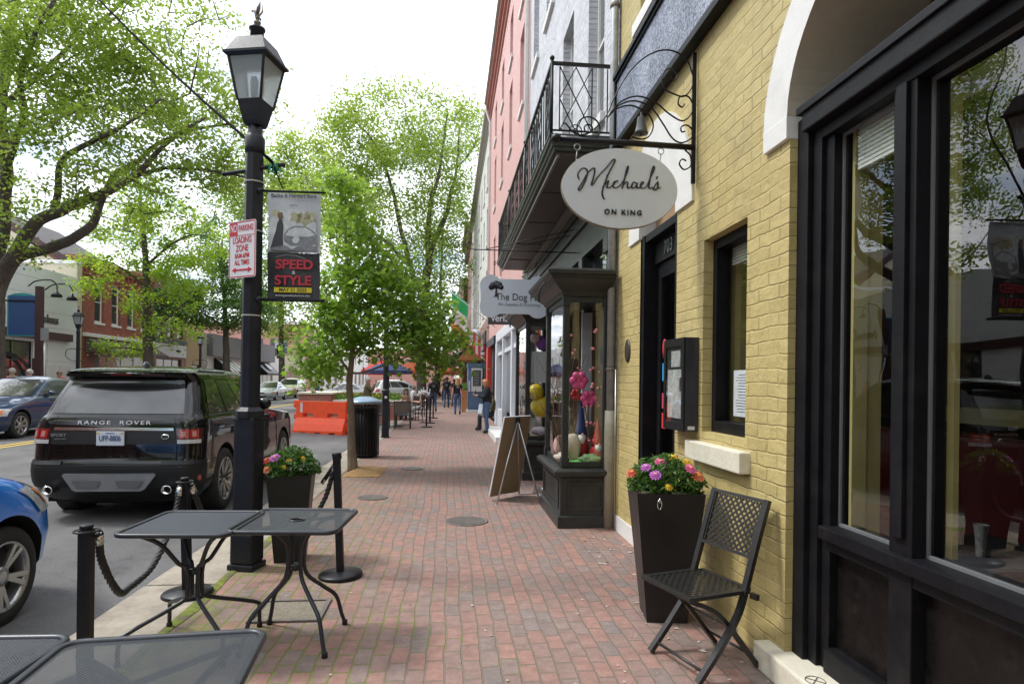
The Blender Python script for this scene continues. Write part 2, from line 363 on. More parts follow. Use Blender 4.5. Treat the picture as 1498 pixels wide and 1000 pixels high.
while y<150: mb.box((-15.75,y+.006,-.4),(-15.3,y+2.39,.026),bev=.015); y+=2.4
tag(mb.build('far_kerb',CONC),kind='structure')
# the moss and dirt verge between kerb and bricks
def vy(u,v):
    y=2+v*5.2; w=.03+.06*mnoise.noise(V(0,y*1.7,0)); return V(-1.74+u*(w+.05),y,.004+.012*math.sin(PI*u)*(.5+mnoise.noise(V(u*3,y*6,2))))
def mossmat():
    m,nt,out=newmat('moss'); p=pos_coord(nt); n=noise(nt,p,8,5,.7); r=ramp(nt,n.outputs[0],[(.42,(.17,.14,.10)),(.52,(.17,.20,.05)),(.65,(.27,.31,.07))]); b=bsdf(nt,out,r.outputs[0],.95,spec=.1); f=noise(nt,p,120,4); bump(nt,b,f.outputs[0],.01); return m
MOSS=mossmat()
mb=MB(); mb.grid(vy,3,60); tag(mb.build('moss',MOSS),'green moss and grit growing along the back of the kerb','moss',kind='stuff')
# litter: petals, leaf scraps
mb=MB(); random.seed(11)
def scrap(x,y,s):
    a=random.uniform(0,6.28); c,d=math.cos(a)*s,math.sin(a)*s; k=random.uniform(.3,.7); z=.006
    mb.add([(x-c,y-d,z),(x+d*k,y-c*k,z+.003),(x+c,y+d,z+.002),(x-d*k,y+c*k,z)],[(0,1,2,3)],mi=random.choice((0,0,1,2)))
for i in range(420):
    x=random.uniform(-1.6,1.75); y=2.2+random.random()**1.6*13
    if random.random()<.45: x=random.uniform(.9,1.76)
    scrap(x,y,random.uniform(.004,.014))
for i in range(60): scrap(random.uniform(1.3,1.77),random.uniform(3.2,6.3),random.uniform(.01,.03))
tag(mb.build('leaf_litter',[pm('dry_petal',(.5,.42,.32),.8),pm('dry_leaf',(.30,.17,.08),.8),pm('pink_petal',(.6,.5,.45),.8)]),'dry leaf scraps and petals scattered on the brick sidewalk','leaf litter',kind='stuff')
# covers set in the paving
IRON=pm('cast_iron',(.19,.165,.15),.6,.3,var=.3,scale=10,bmp=.003,bscale=80,coord='obj')
def cover(x,y,r,label):
    t=empty('manhole_cover',(x,y,0),0,label,'manhole cover')
    mb=MB(); mb.lathe([(r,0.0),(r,.008),(r*.93,.009),(r*.92,.006),(0.001,.006)],32); mb.build('cover_plate',IRON,t)
    mb=MB()
    for k in range(-5,6):
        w_=math.sqrt(max(0,(r*.85)**2-(k*r*.15)**2))
        mb.box((-w_,k*r*.15-.012,.0065),(w_,k*r*.15+.012,.011))
    mb.build('raised_ribs',IRON,t)
cover(.22,6.86,.24,'round grey iron cover in the middle of the brick sidewalk before the shop bay')
cover(-.98,8.3,.2,'dark round iron cover in the bricks beyond the rope stanchion')
cover(-.62,11.0,.2,'small round cover in the bricks to the right of the young street tree')
# rectangular gravelly pit lid by the tables
t=empty('utility_box_lid',(-1.03,4.25,0),0,'square sunken utility lid full of grit between the bistro tables','utility lid')
mb=MB(); mb.box((-.2,-.17,.001),(.2,.17,.005)); mb.build('lid',pm('grit',(.24,.21,.16),.9,var=.5,scale=60,bmp=.006,bscale=150),t)
mb=MB()
for a,b in (((-.23,.17),(.23,.2)),((-.23,-.2),(.23,-.17)),((-.23,-.17),(-.2,.17)),((.2,-.17),(.23,.17))): mb.box((*a,.001),(*b,.014))
mb.build('lid_frame',IRON,t)
# tree pit
def pit(u,v): 
    x=-1.68+u*.62; y=10.05+v*1.15; e=min(u,1-u,v,1-v)*6; return V(x,y,.006+min(1,e)*(.05+.05*mnoise.noise(V(x*3,y*3,1))))
mb=MB(); mb.grid(pit,14,22); tag(mb.build('tree_pit_mulch',pm('mulch',(.40,.24,.10),.95,var=.45,scale=30,bmp=.02,bscale=60,coord='pos')),'orange brown mulch mounded round the foot of the young tree','mulch',kind='stuff')
# ================================================================= facades
class Fac:
    """s along the wall, d outward, z up"""
    def __init__(s,kind,X): s.k=kind; s.X=X
    def P(s,a,z,d=0):
        if s.k=='R': return V(s.X-d,a,z)
        if s.k=='L': return V(s.X+d,a,z)
        return V(a,s.X-d,z)       # 'E' faces -Y
    def box(s,mb,a0,a1,z0,z1,d0,d1,bev=0,mi=None):
        p=s.P(a0,z0,d0); q=s.P(a1,z1,d1); mb.box(p,q,bev=bev,mi=mi)
    def wall(s,mb,a0,a1,z0,z1,holes,dep=.25,mi=None,mr=None):
        ss=sorted({a0,a1,*[h[0] for h in holes],*[h[1] for h in holes]}); zs=sorted({z0,z1,*[h[2] for h in holes],*[h[3] for h in holes]})
        for i in range(len(ss)-1):
            run=None
            for j in range(len(zs)):
                full=False
                if j<len(zs)-1:
                    cs=(ss[i]+ss[i+1])/2; cz=(zs[j]+zs[j+1])/2
                    full=not any(h[0]<cs<h[1] and h[2]<cz<h[3] for h in holes)
                if full and run is None: run=zs[j]
                if not full and run is not None:
                    mb.quad(s.P(ss[i],run),s.P(ss[i],zs[j]),s.P(ss[i+1],zs[j]),s.P(ss[i+1],run),mi); run=None
        for h in holes:
            if len(h)>4 and h[4]=='noreveal': continue
            c=[(h[0],h[2]),(h[1],h[2]),(h[1],h[3]),(h[0],h[3])]
            for k in range(4):
                (x0,y0),(x1,y1)=c[k],c[(k+1)%4]
                mb.quad(s.P(x0,y0),s.P(x1,y1),s.P(x1,y1,-dep),s.P(x0,y0,-dep),mr if mr is not None else mi)
    def body(s,mb,a0,a1,z0,z1,d0=-9,d1=0,mi=None):
        """side, back and roof faces only (front is the wall)"""
        A=lambda a,z,d:s.P(a,z,d)
        mb.quad(A(a0,z0,d0),A(a0,z1,d0),A(a0,z1,d1),A(a0,z0,d1),mi); mb.quad(A(a1,z0,d0),A(a1,z1,d0),A(a1,z1,d1),A(a1,z0,d1),mi)
        mb.quad(A(a0,z1,d0),A(a1,z1,d0),A(a1,z1,d1),A(a0,z1,d1),mi); mb.quad(A(a0,z0,d0),A(a1,z0,d0),A(a1,z1,d0),A(a0,z1,d0),mi)
WG=glassmat('window_glass_dark',dark=(.03,.035,.04),refl=.05)
CLG=glassmat('shop_glass',tint=(.93,.95,.94),refl=.03)
def window(F,par,a0,a1,z0,z1,rec=.1,fm=None,gm=None,rows=2,cols=1,sill=None,lintel=None,fw=.06,label=None,shut=None,sash=.03):
    fm=fm or WHT; gm=gm or WG
    mb=MB()
    F.box(mb,a0,a0+fw,z0,z1,-rec-.05,-rec); F.box(mb,a1-fw,a1,z0,z1,-rec-.05,-rec)
    F.box(mb,a0+fw,a1-fw,z1-fw,z1,-rec-.05,-rec-.002); F.box(mb,a0+fw,a1-fw,z0,z0+fw,-rec-.05,-rec-.002)
    for r in range(1,rows):
        z=z0+(z1-z0)*r/rows; F.box(mb,a0+fw,a1-fw,z-sash/2-.005,z+sash/2+.005,-rec-.046,-rec-.004)
    for c in range(1,cols):
        a=a0+(a1-a0)*c/cols; F.box(mb,a-sash/2,a+sash/2,z0+fw,z1-fw,-rec-.044,-rec-.006)
    o=mb.build('window',fm,par,world=True)
    if label: o['label']=label
    mb=MB(); mb.quad(F.P(a0+fw*.5,z0+fw*.5,-rec-.03),F.P(a1-fw*.5,z0+fw*.5,-rec-.03),F.P(a1-fw*.5,z1-fw*.5,-rec-.03),F.P(a0+fw*.5,z1-fw*.5,-rec-.03)); mb.build('pane',gm,o,world=True)
    if sill: mb=MB(); F.box(mb,a0-.08,a1+.08,z0-.12,z0-.002,-rec*.8,.06,bev=.006); mb.build('sill',sill,o,world=True)
    if lintel: mb=MB(); F.box(mb,a0-.1,a1+.1,z1+.002,z1+.2,-rec*.5,.03,bev=.005); mb.build('lintel',lintel,o,world=True)
    if shut:
        for q0,q1 in ((a0-.42,a0-.03),(a1+.03,a1+.42)):
            mb=MB(); F.box(mb,q0,q1,z0,z1,.005,.04); mb.build('shutter',shut,o,world=True)
    return o
YB=brickmat('yellow_painted_brick',(.43,.345,.135),(.53,.43,.185),(.44,.355,.145),rh=.078,bw=.22,ms=.007,bmp=.009,dirtamt=.45,dirt=(.30,.235,.12),peel=(.30,.23,.13))
WB=brickmat('white_painted_brick',(.44,.45,.48),(.66,.66,.68),(.42,.43,.46),bmp=.014,dirtamt=.35,dirt=(.28,.27,.27),peel=(.22,.2,.2))
PB=brickmat('pink_painted_brick',(.58,.33,.30),(.66,.39,.36),(.54,.31,.28),bmp=.008,dirtamt=.2)
CRB=brickmat('cream_painted_brick',(.55,.54,.49),(.66,.65,.60),(.5,.49,.45),bmp=.006,dirtamt=.25)
RB=brickmat('red_brick',(.20,.055,.038),(.34,.10,.065),(.26,.15,.12),bmp=.006)
RB2=brickmat('dark_red_brick',(.24,.12,.10),(.36,.18,.14),(.30,.22,.19),bmp=.006)
YPAINT=pm('yellow_wall_paint',(.60,.48,.20),.6,var=.07,bmp=.003,bscale=25,dirt=.1,coord='pos')
F=Fac('R',1.79)
# ---------------- yellow building, number 703
B=empty('yellow_brick_building',(1.79,3,0),0,'yellow painted brick restaurant with arched shop window and black door','building')
JY=3.1; H_A=2.98
mb=MB()
bw0,bw1=.08,JY       # big window opening
holes=[(bw0,bw1,.0,H_A,'noreveal'),(bw0-.0,bw1,H_A,4.0,'noreveal'),(3.56,4.2,1.22,2.57),(4.72,5.65,.02,2.93,'noreveal'),(4.715,5.655,2.93,3.6,'noreveal'),(5.0,5.75,5.02,6.6),(3.3,4.05,5.02,6.6),(1.2,1.95,5.02,6.6)]
F.wall(mb,-2.0,6.42,0,8.5,holes,.12)
def archfill(mb,F,c,a,b,zs,zt,n=28,mi=None,a_out=None):
    """wall between an elliptic arch and a straight line above"""
    ao=a_out or a
    for i in range(n):
        t0=PI*i/n; t1=PI*(i+1)/n
        p=[F.P(c+a*math.cos(t0),zs+b*math.sin(t0)),F.P(c+a*math.cos(t1),zs+b*math.sin(t1)),F.P(c+ao*math.cos(t1),zt),F.P(c+ao*math.cos(t0),zt)]
        mb.add(p,[(0,1,2,3)],False,mi)
archfill(mb,F,(bw0+bw1)/2,(bw1-bw0)/2,.86,H_A,4.0)
archfill(mb,F,5.185,.47,.5,2.93,3.6,20)
# jambs of the big opening and door
for y,x1 in ((JY,1.97),(bw0,1.97)): mb.quad((1.79,y,0),(x1,y,0),(x1,y,H_A),(1.79,y,H_A))
F.body(mb,-2,6.42,0,8.5)
mb.build('wall',YB,B,world=True)
# white arch trims
def archtrim(F,c,a,b,ao,bo,zs,d,dep,par,leg=0,mats=(WHT,CREAM),name='arch_trim',n=36):
    mb=MB()
    pts=[]
    def ring(t): return (c+a*math.cos(t),zs+b*math.sin(t)),(c+ao*math.cos(t),zs+bo*math.sin(t))
    L_=[(0,-leg)] if leg else []
    st=[]
    if leg: st.append(((c+a,zs-leg),(c+ao,zs-leg)))
    for i in range(n+1): st.append(ring(PI*i/n))
    if leg: st.append(((c-a,zs-leg),(c-ao,zs-leg)))
    for (i0,o0),(i1,o1) in zip(st,st[1:]):
        P=F.P
        mb.quad(P(*i0,d),P(*i1,d),P(*o1,d),P(*o0,d),0)
        mb.quad(P(*o0,d),P(*o1,d),P(*o1,-.01),P(*o0,-.01),0)
        mb.quad(P(*i0,d),P(*i1,d),P(*i1,-dep),P(*i0,-dep),1)
    for (i0,o0) in (st[0],st[-1]): mb.quad(F.P(*i0,d),F.P(*o0,d),F.P(*o0,-.01),F.P(*i0,-.01),0)
    return mb.build(name,list(mats),par,world=True)
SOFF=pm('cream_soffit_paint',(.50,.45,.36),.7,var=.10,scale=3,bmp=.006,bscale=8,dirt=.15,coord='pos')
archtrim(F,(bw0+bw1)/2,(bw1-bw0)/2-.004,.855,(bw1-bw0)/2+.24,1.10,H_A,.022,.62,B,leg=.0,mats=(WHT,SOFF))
mb=MB(); 
for y0,y1 in ((JY-.004,JY+.24),): mb.box((1.765,y0,H_A-.12),(1.93,y1,H_A-.001),bev=.004)
mb.build('arch_springer',WHT,B,world=True)
archtrim(F,5.185,.466,.5,.80,.92,2.93,.02,.2,B,leg=.02,mats=(WHT,WHT),name='door_arch_trim')
mb=MB(); TY=(bw0+bw1)/2
mb.prism([(2.36,TY+1.6*math.cos(PI*i/24),H_A-.1+1.0*math.sin(PI*i/24)) for i in range(25)],(.03,0,0)); mb.build('arch_panel',pm('brown_panel',(.10,.075,.05),.6,var=.2,coord='pos'),B,world=True)
mb=MB(); mb.box((2.28,1.9,3.02),(2.36,2.75,3.22)); mb.box((2.2,.2,3.0),(2.36,.3,3.9)); mb.build('arch_moulding',YPAINT,B,world=True)
mb=MB(); mb.prism([(1.93,5.185+.47*math.cos(PI*i/16),2.95+.5*math.sin(PI*i/16)) for i in range(17)],(.03,0,0)); mb.build('door_fanlight_panel',pm('rust_brown_panel',(.34,.22,.12),.6,var=.35,scale=5,coord='pos'),B,world=True)
# stone plinth under the shop window
mb=MB(); mb.box((1.70,.0,0),(2.05,3.26,.14),bev=.012); o=mb.build('stone_step',CREAM,B,world=True)
mb=MB(); c=V(1.765,2.78,.142); mb.tube([c+V(.045*math.cos(a),.045*math.sin(a),0) for a in [2*PI*k/20 for k in range(20)]],.0022,5,closed=True)
mb.beam(c+V(-.03,-.03,0),c+V(.03,.03,0),.004,.003); mb.beam(c+V(-.03,.03,0),c+V(.03,-.03,0),.004,.003); mb.build('scribed_mark',IRON,o,world=True)
# big shop window : joinery
def bigwindow():
    t=MB(); D=WOODB
    # outer frame (stepped)
    t.box((1.83,3.0,.14),(2.0,3.098,2.95),bev=.006); t.box((1.86,2.93,.14),(2.02,2.999,2.94),bev=.004); t.box((1.885,2.865,.14),(2.02,2.929,2.90),bev=.004)
    t.box((1.805,-.3,2.86),(2.0,3.02,2.97),bev=.008)      # header
    t.box((1.86,-.3,2.80),(2.02,2.93,2.858),bev=.004)
    t.box((1.79,-.3,2.955),(1.99,3.05,2.995),bev=.004)
    for y0,y1 in ((2.30,2.43),(.95,1.08),(-.3,-.2)):
        t.box((1.865,y0,.16),(2.01,y1,2.80),bev=.006)
        if y0>0: t.box((1.845,y0+.035,.93),(1.866,y1-.035,2.80),bev=.003)
    t.box((1.835,-.3,.795),(2.0,2.89,.86),bev=.008); t.box((1.87,-.3,.74),(1.99,2.87,.794),bev=.004)
    t.box((1.86,-.3,.14),(2.0,2.87,.26),bev=.008)
    o=t.build('window_frame',D,B,world=True)
    dk=pm('scuffed_dark_panel',(.006,.005,.005),.3,spec=.25,var=.5,scale=12,bmp=.0015,bscale=30,dirt=.12,coord='pos')
    for y0,y1 in ((2.43,2.865),(1.08,2.30),(-.2,.95)):
        q=MB(); q.box((1.925,y0,.26),(1.95,y1,.74)); q.build('kick_panel',dk,o,world=True)
        q=MB(); q.quad((1.94,y0,.86),(1.94,y1,.86),(1.94,y1,2.80),(1.94,y0,2.80)); q.build('glass_pane',CLG,o,world=True)
        q=MB()
        for a,b in (((1.928,y0,.86),(1.939,y1,.875)),((1.928,y0,2.785),(1.939,y1,2.80)),((1.928,y1-.012,.875),(1.939,y1,2.785)),((1.928,y0,.875),(1.939,y0+.012,2.785))): q.box(a,b)
        q.build('glazing_putty',pm('putty',(.14,.145,.15),.6),o,world=True)
bigwindow()
# small window
mb=MB()
for a,b in (((3.56,1.30),(3.60,2.57)),((4.14,1.30),(4.2,2.57)),((3.60,2.50),(4.14,2.57)),((3.56,1.22),(4.2,1.30))): mb.box((1.86,a[0],a[1]),(1.96,b[0],b[1]),bev=.004)
o=mb.build('window',WOODB,B,world=True)
mb=MB(); mb.quad((1.93,3.6,1.3),(1.93,4.14,1.3),(1.93,4.14,2.5),(1.93,3.6,2.5)); mb.build('pane',CLG,o,world=True)
mb=MB(); mb.box((1.72,3.49,1.02),(1.88,4.34,1.15),bev=.01); mb.build('sill',CREAM,o,world=True)
mb=MB(); mb.box((1.80,3.56,1.151),(1.86,4.2,1.219)); mb.build('sash_rail',WOODB,o,world=True)
mb=MB(); mb.box((1.936,3.80,1.34),(1.94,4.02,1.65)); o2=mb.build('menu_sheet',pm('paper',(.8,.82,.86),.8,var=.02),o,world=True)
mb=MB()
for k in range(14): mb.box((1.9352,3.83+random.random()*.02,1.37+k*.019),(1.9356,3.99-random.random()*.04,1.374+k*.019))
mb.build('menu_print',BLK,o2,world=True)
# interior seen through the glass
mb=MB(); yi=pm('interior_yellow',(.42,.36,.14),.7,var=.06,coord='pos')
mb.box((2.0,2.84,.0),(2.13,2.87,2.82)); mb.box((1.965,2.82,.86),(2.04,2.839,2.82)); mb.box((2.02,2.275,.86),(2.045,2.31,2.82)); mb.box((2.0,4.2,1.1),(2.5,4.23,2.6)); mb.box((2.0,3.52,1.1),(2.2,3.55,2.6)); mb.box((2.02,.92,.86),(2.045,.95,2.82))
mb.build('interior_jamb',yi,B,world=True)
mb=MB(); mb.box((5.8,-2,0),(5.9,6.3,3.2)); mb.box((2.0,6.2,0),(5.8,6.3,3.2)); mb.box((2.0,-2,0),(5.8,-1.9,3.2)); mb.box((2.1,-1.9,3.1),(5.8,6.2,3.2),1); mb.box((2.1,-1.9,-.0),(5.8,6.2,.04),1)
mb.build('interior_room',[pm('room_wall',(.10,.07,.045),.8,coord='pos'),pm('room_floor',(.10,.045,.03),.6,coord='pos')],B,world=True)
mb=MB(); mb.box((5.6,-1.8,1.25),(5.75,6.1,1.4)); mb.box((3.9,1.0,1.28),(4.0,4.9,1.40)); mb.build('interior_rail',yi,B,world=True)
for i,(y,z) in enumerate(((2.43,2.6),(3.6,2.38))):
    y1=(2.82,4.14)[i]; mb=MB()
    nsl=10 if i<1 else 6
    for k in range(nsl): mb.box((1.965,y+.02,z+.19-k*.021+(.0 if i<1 else -.08)),(1.985,y1-.02,z+.205-k*.021+(0 if i<1 else -.08)))
    mb.box((1.96,y+.02,z+.2),(1.99,y1-.02,z+.23)) if i<1 else None
    mb.build('roller_blind',pm('blind_white',(.62,.64,.60),.6,var=.08),B,world=True)
# door 703
mb=MB()
mb.box((1.80,5.575,.02),(2.06,5.648,2.93),bev=.005); mb.box((1.80,4.722,.02),(2.06,4.79,2.93),bev=.005); mb.box((1.81,4.79,2.86),(2.06,5.575,2.93),bev=.004)
mb.box((1.90,4.80,2.66),(1.98,5.57,2.86)); 
fr=mb.build('door_frame',WOODB,B,world=True)
mb=MB(); mb.box((1.93,5.47,.1),(1.97,5.57,2.655),bev=.004); mb.box((1.93,4.8,.1),(1.97,4.9,2.655),bev=.004); mb.box((1.93,4.9,2.52),(1.97,5.47,2.655),bev=.004); mb.box((1.93,4.9,.1),(1.97,5.47,.6),bev=.004)
dr=mb.build('door',WOODB,B,world=True)
mb=MB(); mb.quad((1.95,4.9,.6),(1.95,5.47,.6),(1.95,5.47,2.52),(1.95,4.9,2.52)); mb.build('glass_pane',CLG,dr,world=True)
mb=MB(); mb.box((1.90,4.92,1.0),(1.93,4.95,1.35),bev=.004); mb.build('handle',STEEL,dr,world=True)
for nm,y,z,h,col in (('red_sticker',5.41,1.87,.18,(.6,.05,.06)),('blue_sticker',5.41,1.66,.16,(.05,.30,.62)),('red_sticker',5.41,1.40,.14,(.55,.08,.12)),('red_sticker',5.41,1.22,.14,(.65,.06,.06)),('shield_sticker',5.41,.74,.26,(.6,.04,.05))):
    mb=MB(); mb.lathe([(.05,-.001),(.05,.001)],20,sx=1,sy=h/.1,M=Matrix.Translation((1.945,y,z))@Matrix.Rotation(PI/2,4,'Z')@Matrix.Rotation(PI/2,4,'X')) if 'red' in nm and h>.15 else mb.box((1.944,y-.045,z-h/2),(1.946,y+.045,z+h/2))
    o=mb.build(nm,pm('stk%.2f%.2f'%(col[0],z),col,.4,var=.03),dr,world=True)
    if nm=='shield_sticker':
        mb=MB(); mb.prism([(1.943,y-.03,z+.07),(1.943,y+.03,z+.07),(1.943,y+.03,z-.02),(1.943,y,z-.08),(1.943,y-.03,z-.02)],(-.001,0,0)); s_=mb.build('shield',WHTS,o,world=True)
        mb=MB(); mb.prism([(1.941,y-.015,z+.05),(1.941,y+.015,z+.05),(1.941,y+.012,z-.02),(1.941,y,z-.05),(1.941,y-.012,z-.02)],(-.001,0,0)); mb.build('shield_mark',BLK,s_,world=True)
mb=MB(); mb.box((1.78,4.74,0),(2.3,5.63,.02)); mb.build('threshold',CREAM,B,world=True)
text('703',.17,.004,name='house_number',mat_=pm('number_grey',(.10,.105,.11),.3,.3),parent=B,loc=(1.894-1.79,5.2-3,2.755),rot=(PI/2,0,-PI/2),sx=.85)
mb=MB(); mb.box((1.775,5.72,0),(1.80,6.38,.16)); mb.build('white_plinth',WHT,B,world=True)
# upper board band (tilts a little off the wall)
mb=MB(); mb.box((1.74,-2,4.10),(1.785,6.38,4.74)); 
def bandmat():
    m,nt,out=newmat('rippled_slate_glass'); p=pos_coord(nt); n=noise(nt,p,34,5,.65,.6); n2=noise(nt,p,2,3); f=math_(nt,'ADD',math_(nt,'MULTIPLY',n.outputs[0],.7),math_(nt,'MULTIPLY',n2.outputs[0],.3))
    r=ramp(nt,f,[(.40,(.06,.07,.10)),(.5,(.22,.25,.33)),(.62,(.42,.45,.54))]); b=bsdf(nt,out,r.outputs[0],.35); bump(nt,b,n.outputs[0],.015); return m
o=mb.build('fascia_board',bandmat(),B,world=True)
mb=MB(); mb.box((1.70,-2,4.02),(1.788,6.42,4.07),bev=.006); mb.box((1.715,-2,4.071),(1.788,6.42,4.10)); mb.box((1.70,-2,4.77),(1.788,6.42,4.82),bev=.006); mb.box((1.72,-2,4.741),(1.788,6.42,4.769)); mb.box((1.72,6.382,4.101),(1.788,6.42,4.74)); mb.build('fascia_frame',WOODB,o,world=True)
for y0,y1 in ((5.0,5.75),(3.3,4.05),(1.2,1.95)): window(F,B,y0,y1,5.02,6.6,.08,WHT,sill=WHT,lintel=WHT)
# small bronze plaque
mb=MB(); mb.lathe([(.085,0),(.085,.012),(.07,.018),(.001,.018)],28,sx=1,sy=1.35,M=Matrix.Translation((1.79,6.02,1.88))@Matrix.Rotation(-PI/2,4,'Y')@Matrix.Rotation(PI/2,4,'Z'))
o=mb.build('wall_plaque',pm('bronze',(.09,.075,.06),.45,.6,var=.3,scale=40,bmp=.003,bscale=70),loc=(1.79,6.02,1.88),world=True); tag(o,'small dark oval plaque on the yellow wall beside the drainpipe','plaque')
# drainpipe
t=empty('drainpipe',(1.73,6.46,0),0,'weathered grey drainpipe running down between yellow and white brick walls','drainpipe')
mb=MB(); mb.tube([(1.73,6.46,1.25),(1.73,6.46,8.4)],.043,14); mb.build('pipe',pm('grey_pipe',(.36,.37,.38),.5,.3,var=.3,scale=9,bmp=.002,dirt=.5),t,world=True)
mb=MB(); mb.tube([(1.73,6.46,0),(1.73,6.46,1.0),(1.73,6.46,1.26)],[.058,.06,.055],14); mb.build('pipe_boot',pm('tan_pipe',(.36,.33,.25),.6,var=.2,scale=6,dirt=.3),t,world=True)
mb=MB()
for z in (1.7,3.9,5.6): mb.lathe([(.052,-.02),(.052,.02)],14,(1.73,6.46,z))
mb.build('pipe_band',IRON,t,world=True)
mb=MB(); mb.tube([(1.755,6.34,0),(1.755,6.34,1.7)],.009,6); mb.build('conduit',STEEL,t,world=True)
# menu display case
t=empty('menu_case',(1.79,4.45,1.2),0,'black wall mounted menu display case between the door and small window','display case')
mb=MB(); mb.box((1.69,4.26,1.21),(1.79,4.67,1.89),bev=.006); mb.build('case_box',pm('case_black',(.03,.03,.04),.35,var=.15),t,world=True)
mb=MB()
for a,b in (((4.26,1.21),(4.30,1.89)),((4.63,1.21),(4.67,1.89)),((4.30,1.83),(4.63,1.89)),((4.30,1.21),(4.63,1.27))): mb.box((1.675,a[0],a[1]),(1.689,b[0],b[1]),bev=.003)
mb.build('case_door',BLK,t,world=True)
mb=MB(); mb.box((1.684,4.33,1.30),(1.688,4.60,1.66)); mb.box((1.684,4.35,1.68),(1.688,4.53,1.80)); mb.build('menu_pages',pm('menu_page',(.45,.45,.44),.6,var=.5,scale=22),t,world=True)
mb=MB(); mb.quad((1.680,4.30,1.27),(1.680,4.63,1.27),(1.680,4.63,1.83),(1.680,4.30,1.83)); mb.build('case_glass',CLG,t,world=True)
mb=MB(); mb.box((1.662,4.30,1.5),(1.674,4.315,1.6),bev=.003); mb.build('case_handle',STEEL,t,world=True)
mb=MB(); mb.box((1.71,4.255,1.225),(1.76,4.2595,1.25)); mb.build('case_sticker',WHTS,t,world=True)
# ---------------- white painted brick building with shop bays (Y 6.5 - 14)
B=empty('white_brick_building',(1.79,10,0),0,'white painted brick building with black shopfront and dark iron balcony','building')
wins=[(7.15,8.0),(9.0,9.85),(10.85,11.7),(12.7,13.5)]
holes=[(a,b,4.75,7.1) for a,b in wins]+[(a,b,8.4,10.2) for a,b in wins]
mb=MB(); F.wall(mb,6.5,14.05,3.95,12,holes,.16); F.body(mb,6.5,14.05,0,12); mb.build('wall',WB,B,world=True)
for a,b in wins:
    window(F,B,a,b,4.75,7.1,.12,WHT,rows=2,cols=2,sill=WHT)
    window(F,B,a,b,8.4,10.2,.12,WHT,rows=2,cols=2,sill=WHT)
SHB=pm('shopfront_black',(.022,.025,.025),.4,var=.35,scale=6,bmp=.0012,bscale=45,dirt=.25,coord='pos')
mb=MB()
F.box(mb,6.56,14.03,3.2,3.95,-.06,.02); F.box(mb,6.56,14.03,3.80,3.94,.021,.10,bev=.01); F.box(mb,6.56,14.03,3.2,3.28,.021,.06,bev=.01); F.box(mb,6.56,14.03,3.62,3.79,.021,.06)
for s_ in (6.56,7.85,9.35,11.35,13.85):
    F.box(mb,s_,s_+.17,0,3.19,-.06,.05,bev=.006); F.box(mb,s_-.02,s_+.19,3.0,3.18,.052,.09,bev=.006); F.box(mb,s_-.015,s_+.185,0,.35,.052,.075,bev=.006)
F.box(mb,6.73,13.85,2.78,3.19,-.2,-.1)
F.box(mb,11.52,13.85,0,.7,-.1,-.02); F.box(mb,11.52,13.85,.7,.76,-.1,0)
mb.build('shopfront',SHB,B,world=True)
mb=MB()
mb.box((3.4,6.6,0),(3.5,14,3.2)); mb.box((1.9,13.9,0),(3.5,14,3.2)); mb.box((1.9,6.5,0),(3.5,6.6,3.2)); mb.box((1.85,6.6,3.19),(3.5,13.9,3.3)); mb.box((1.8,6.6,.0),(3.5,13.9,.05))
mb.build('shop_interior',pm('shop_interior_wall',(.20,.15,.11),.8,var=.3,coord='pos'),B,world=True)
mb=MB(); F.box(mb,8.1,9.3,.05,2.75,-.55,-.5); mb.build('door',SHB,B,world=True)
mb=MB(); mb.quad(F.P(11.52,.76,-.06),F.P(13.85,.76,-.06),F.P(13.85,2.78,-.06),F.P(11.52,2.78,-.06)); mb.quad(F.P(6.73,2.9,-.05),F.P(13.85,2.9,-.05),F.P(13.85,3.19,-.05),F.P(6.73,3.19,-.05)); mb.build('shop_pane',CLG,B,world=True)
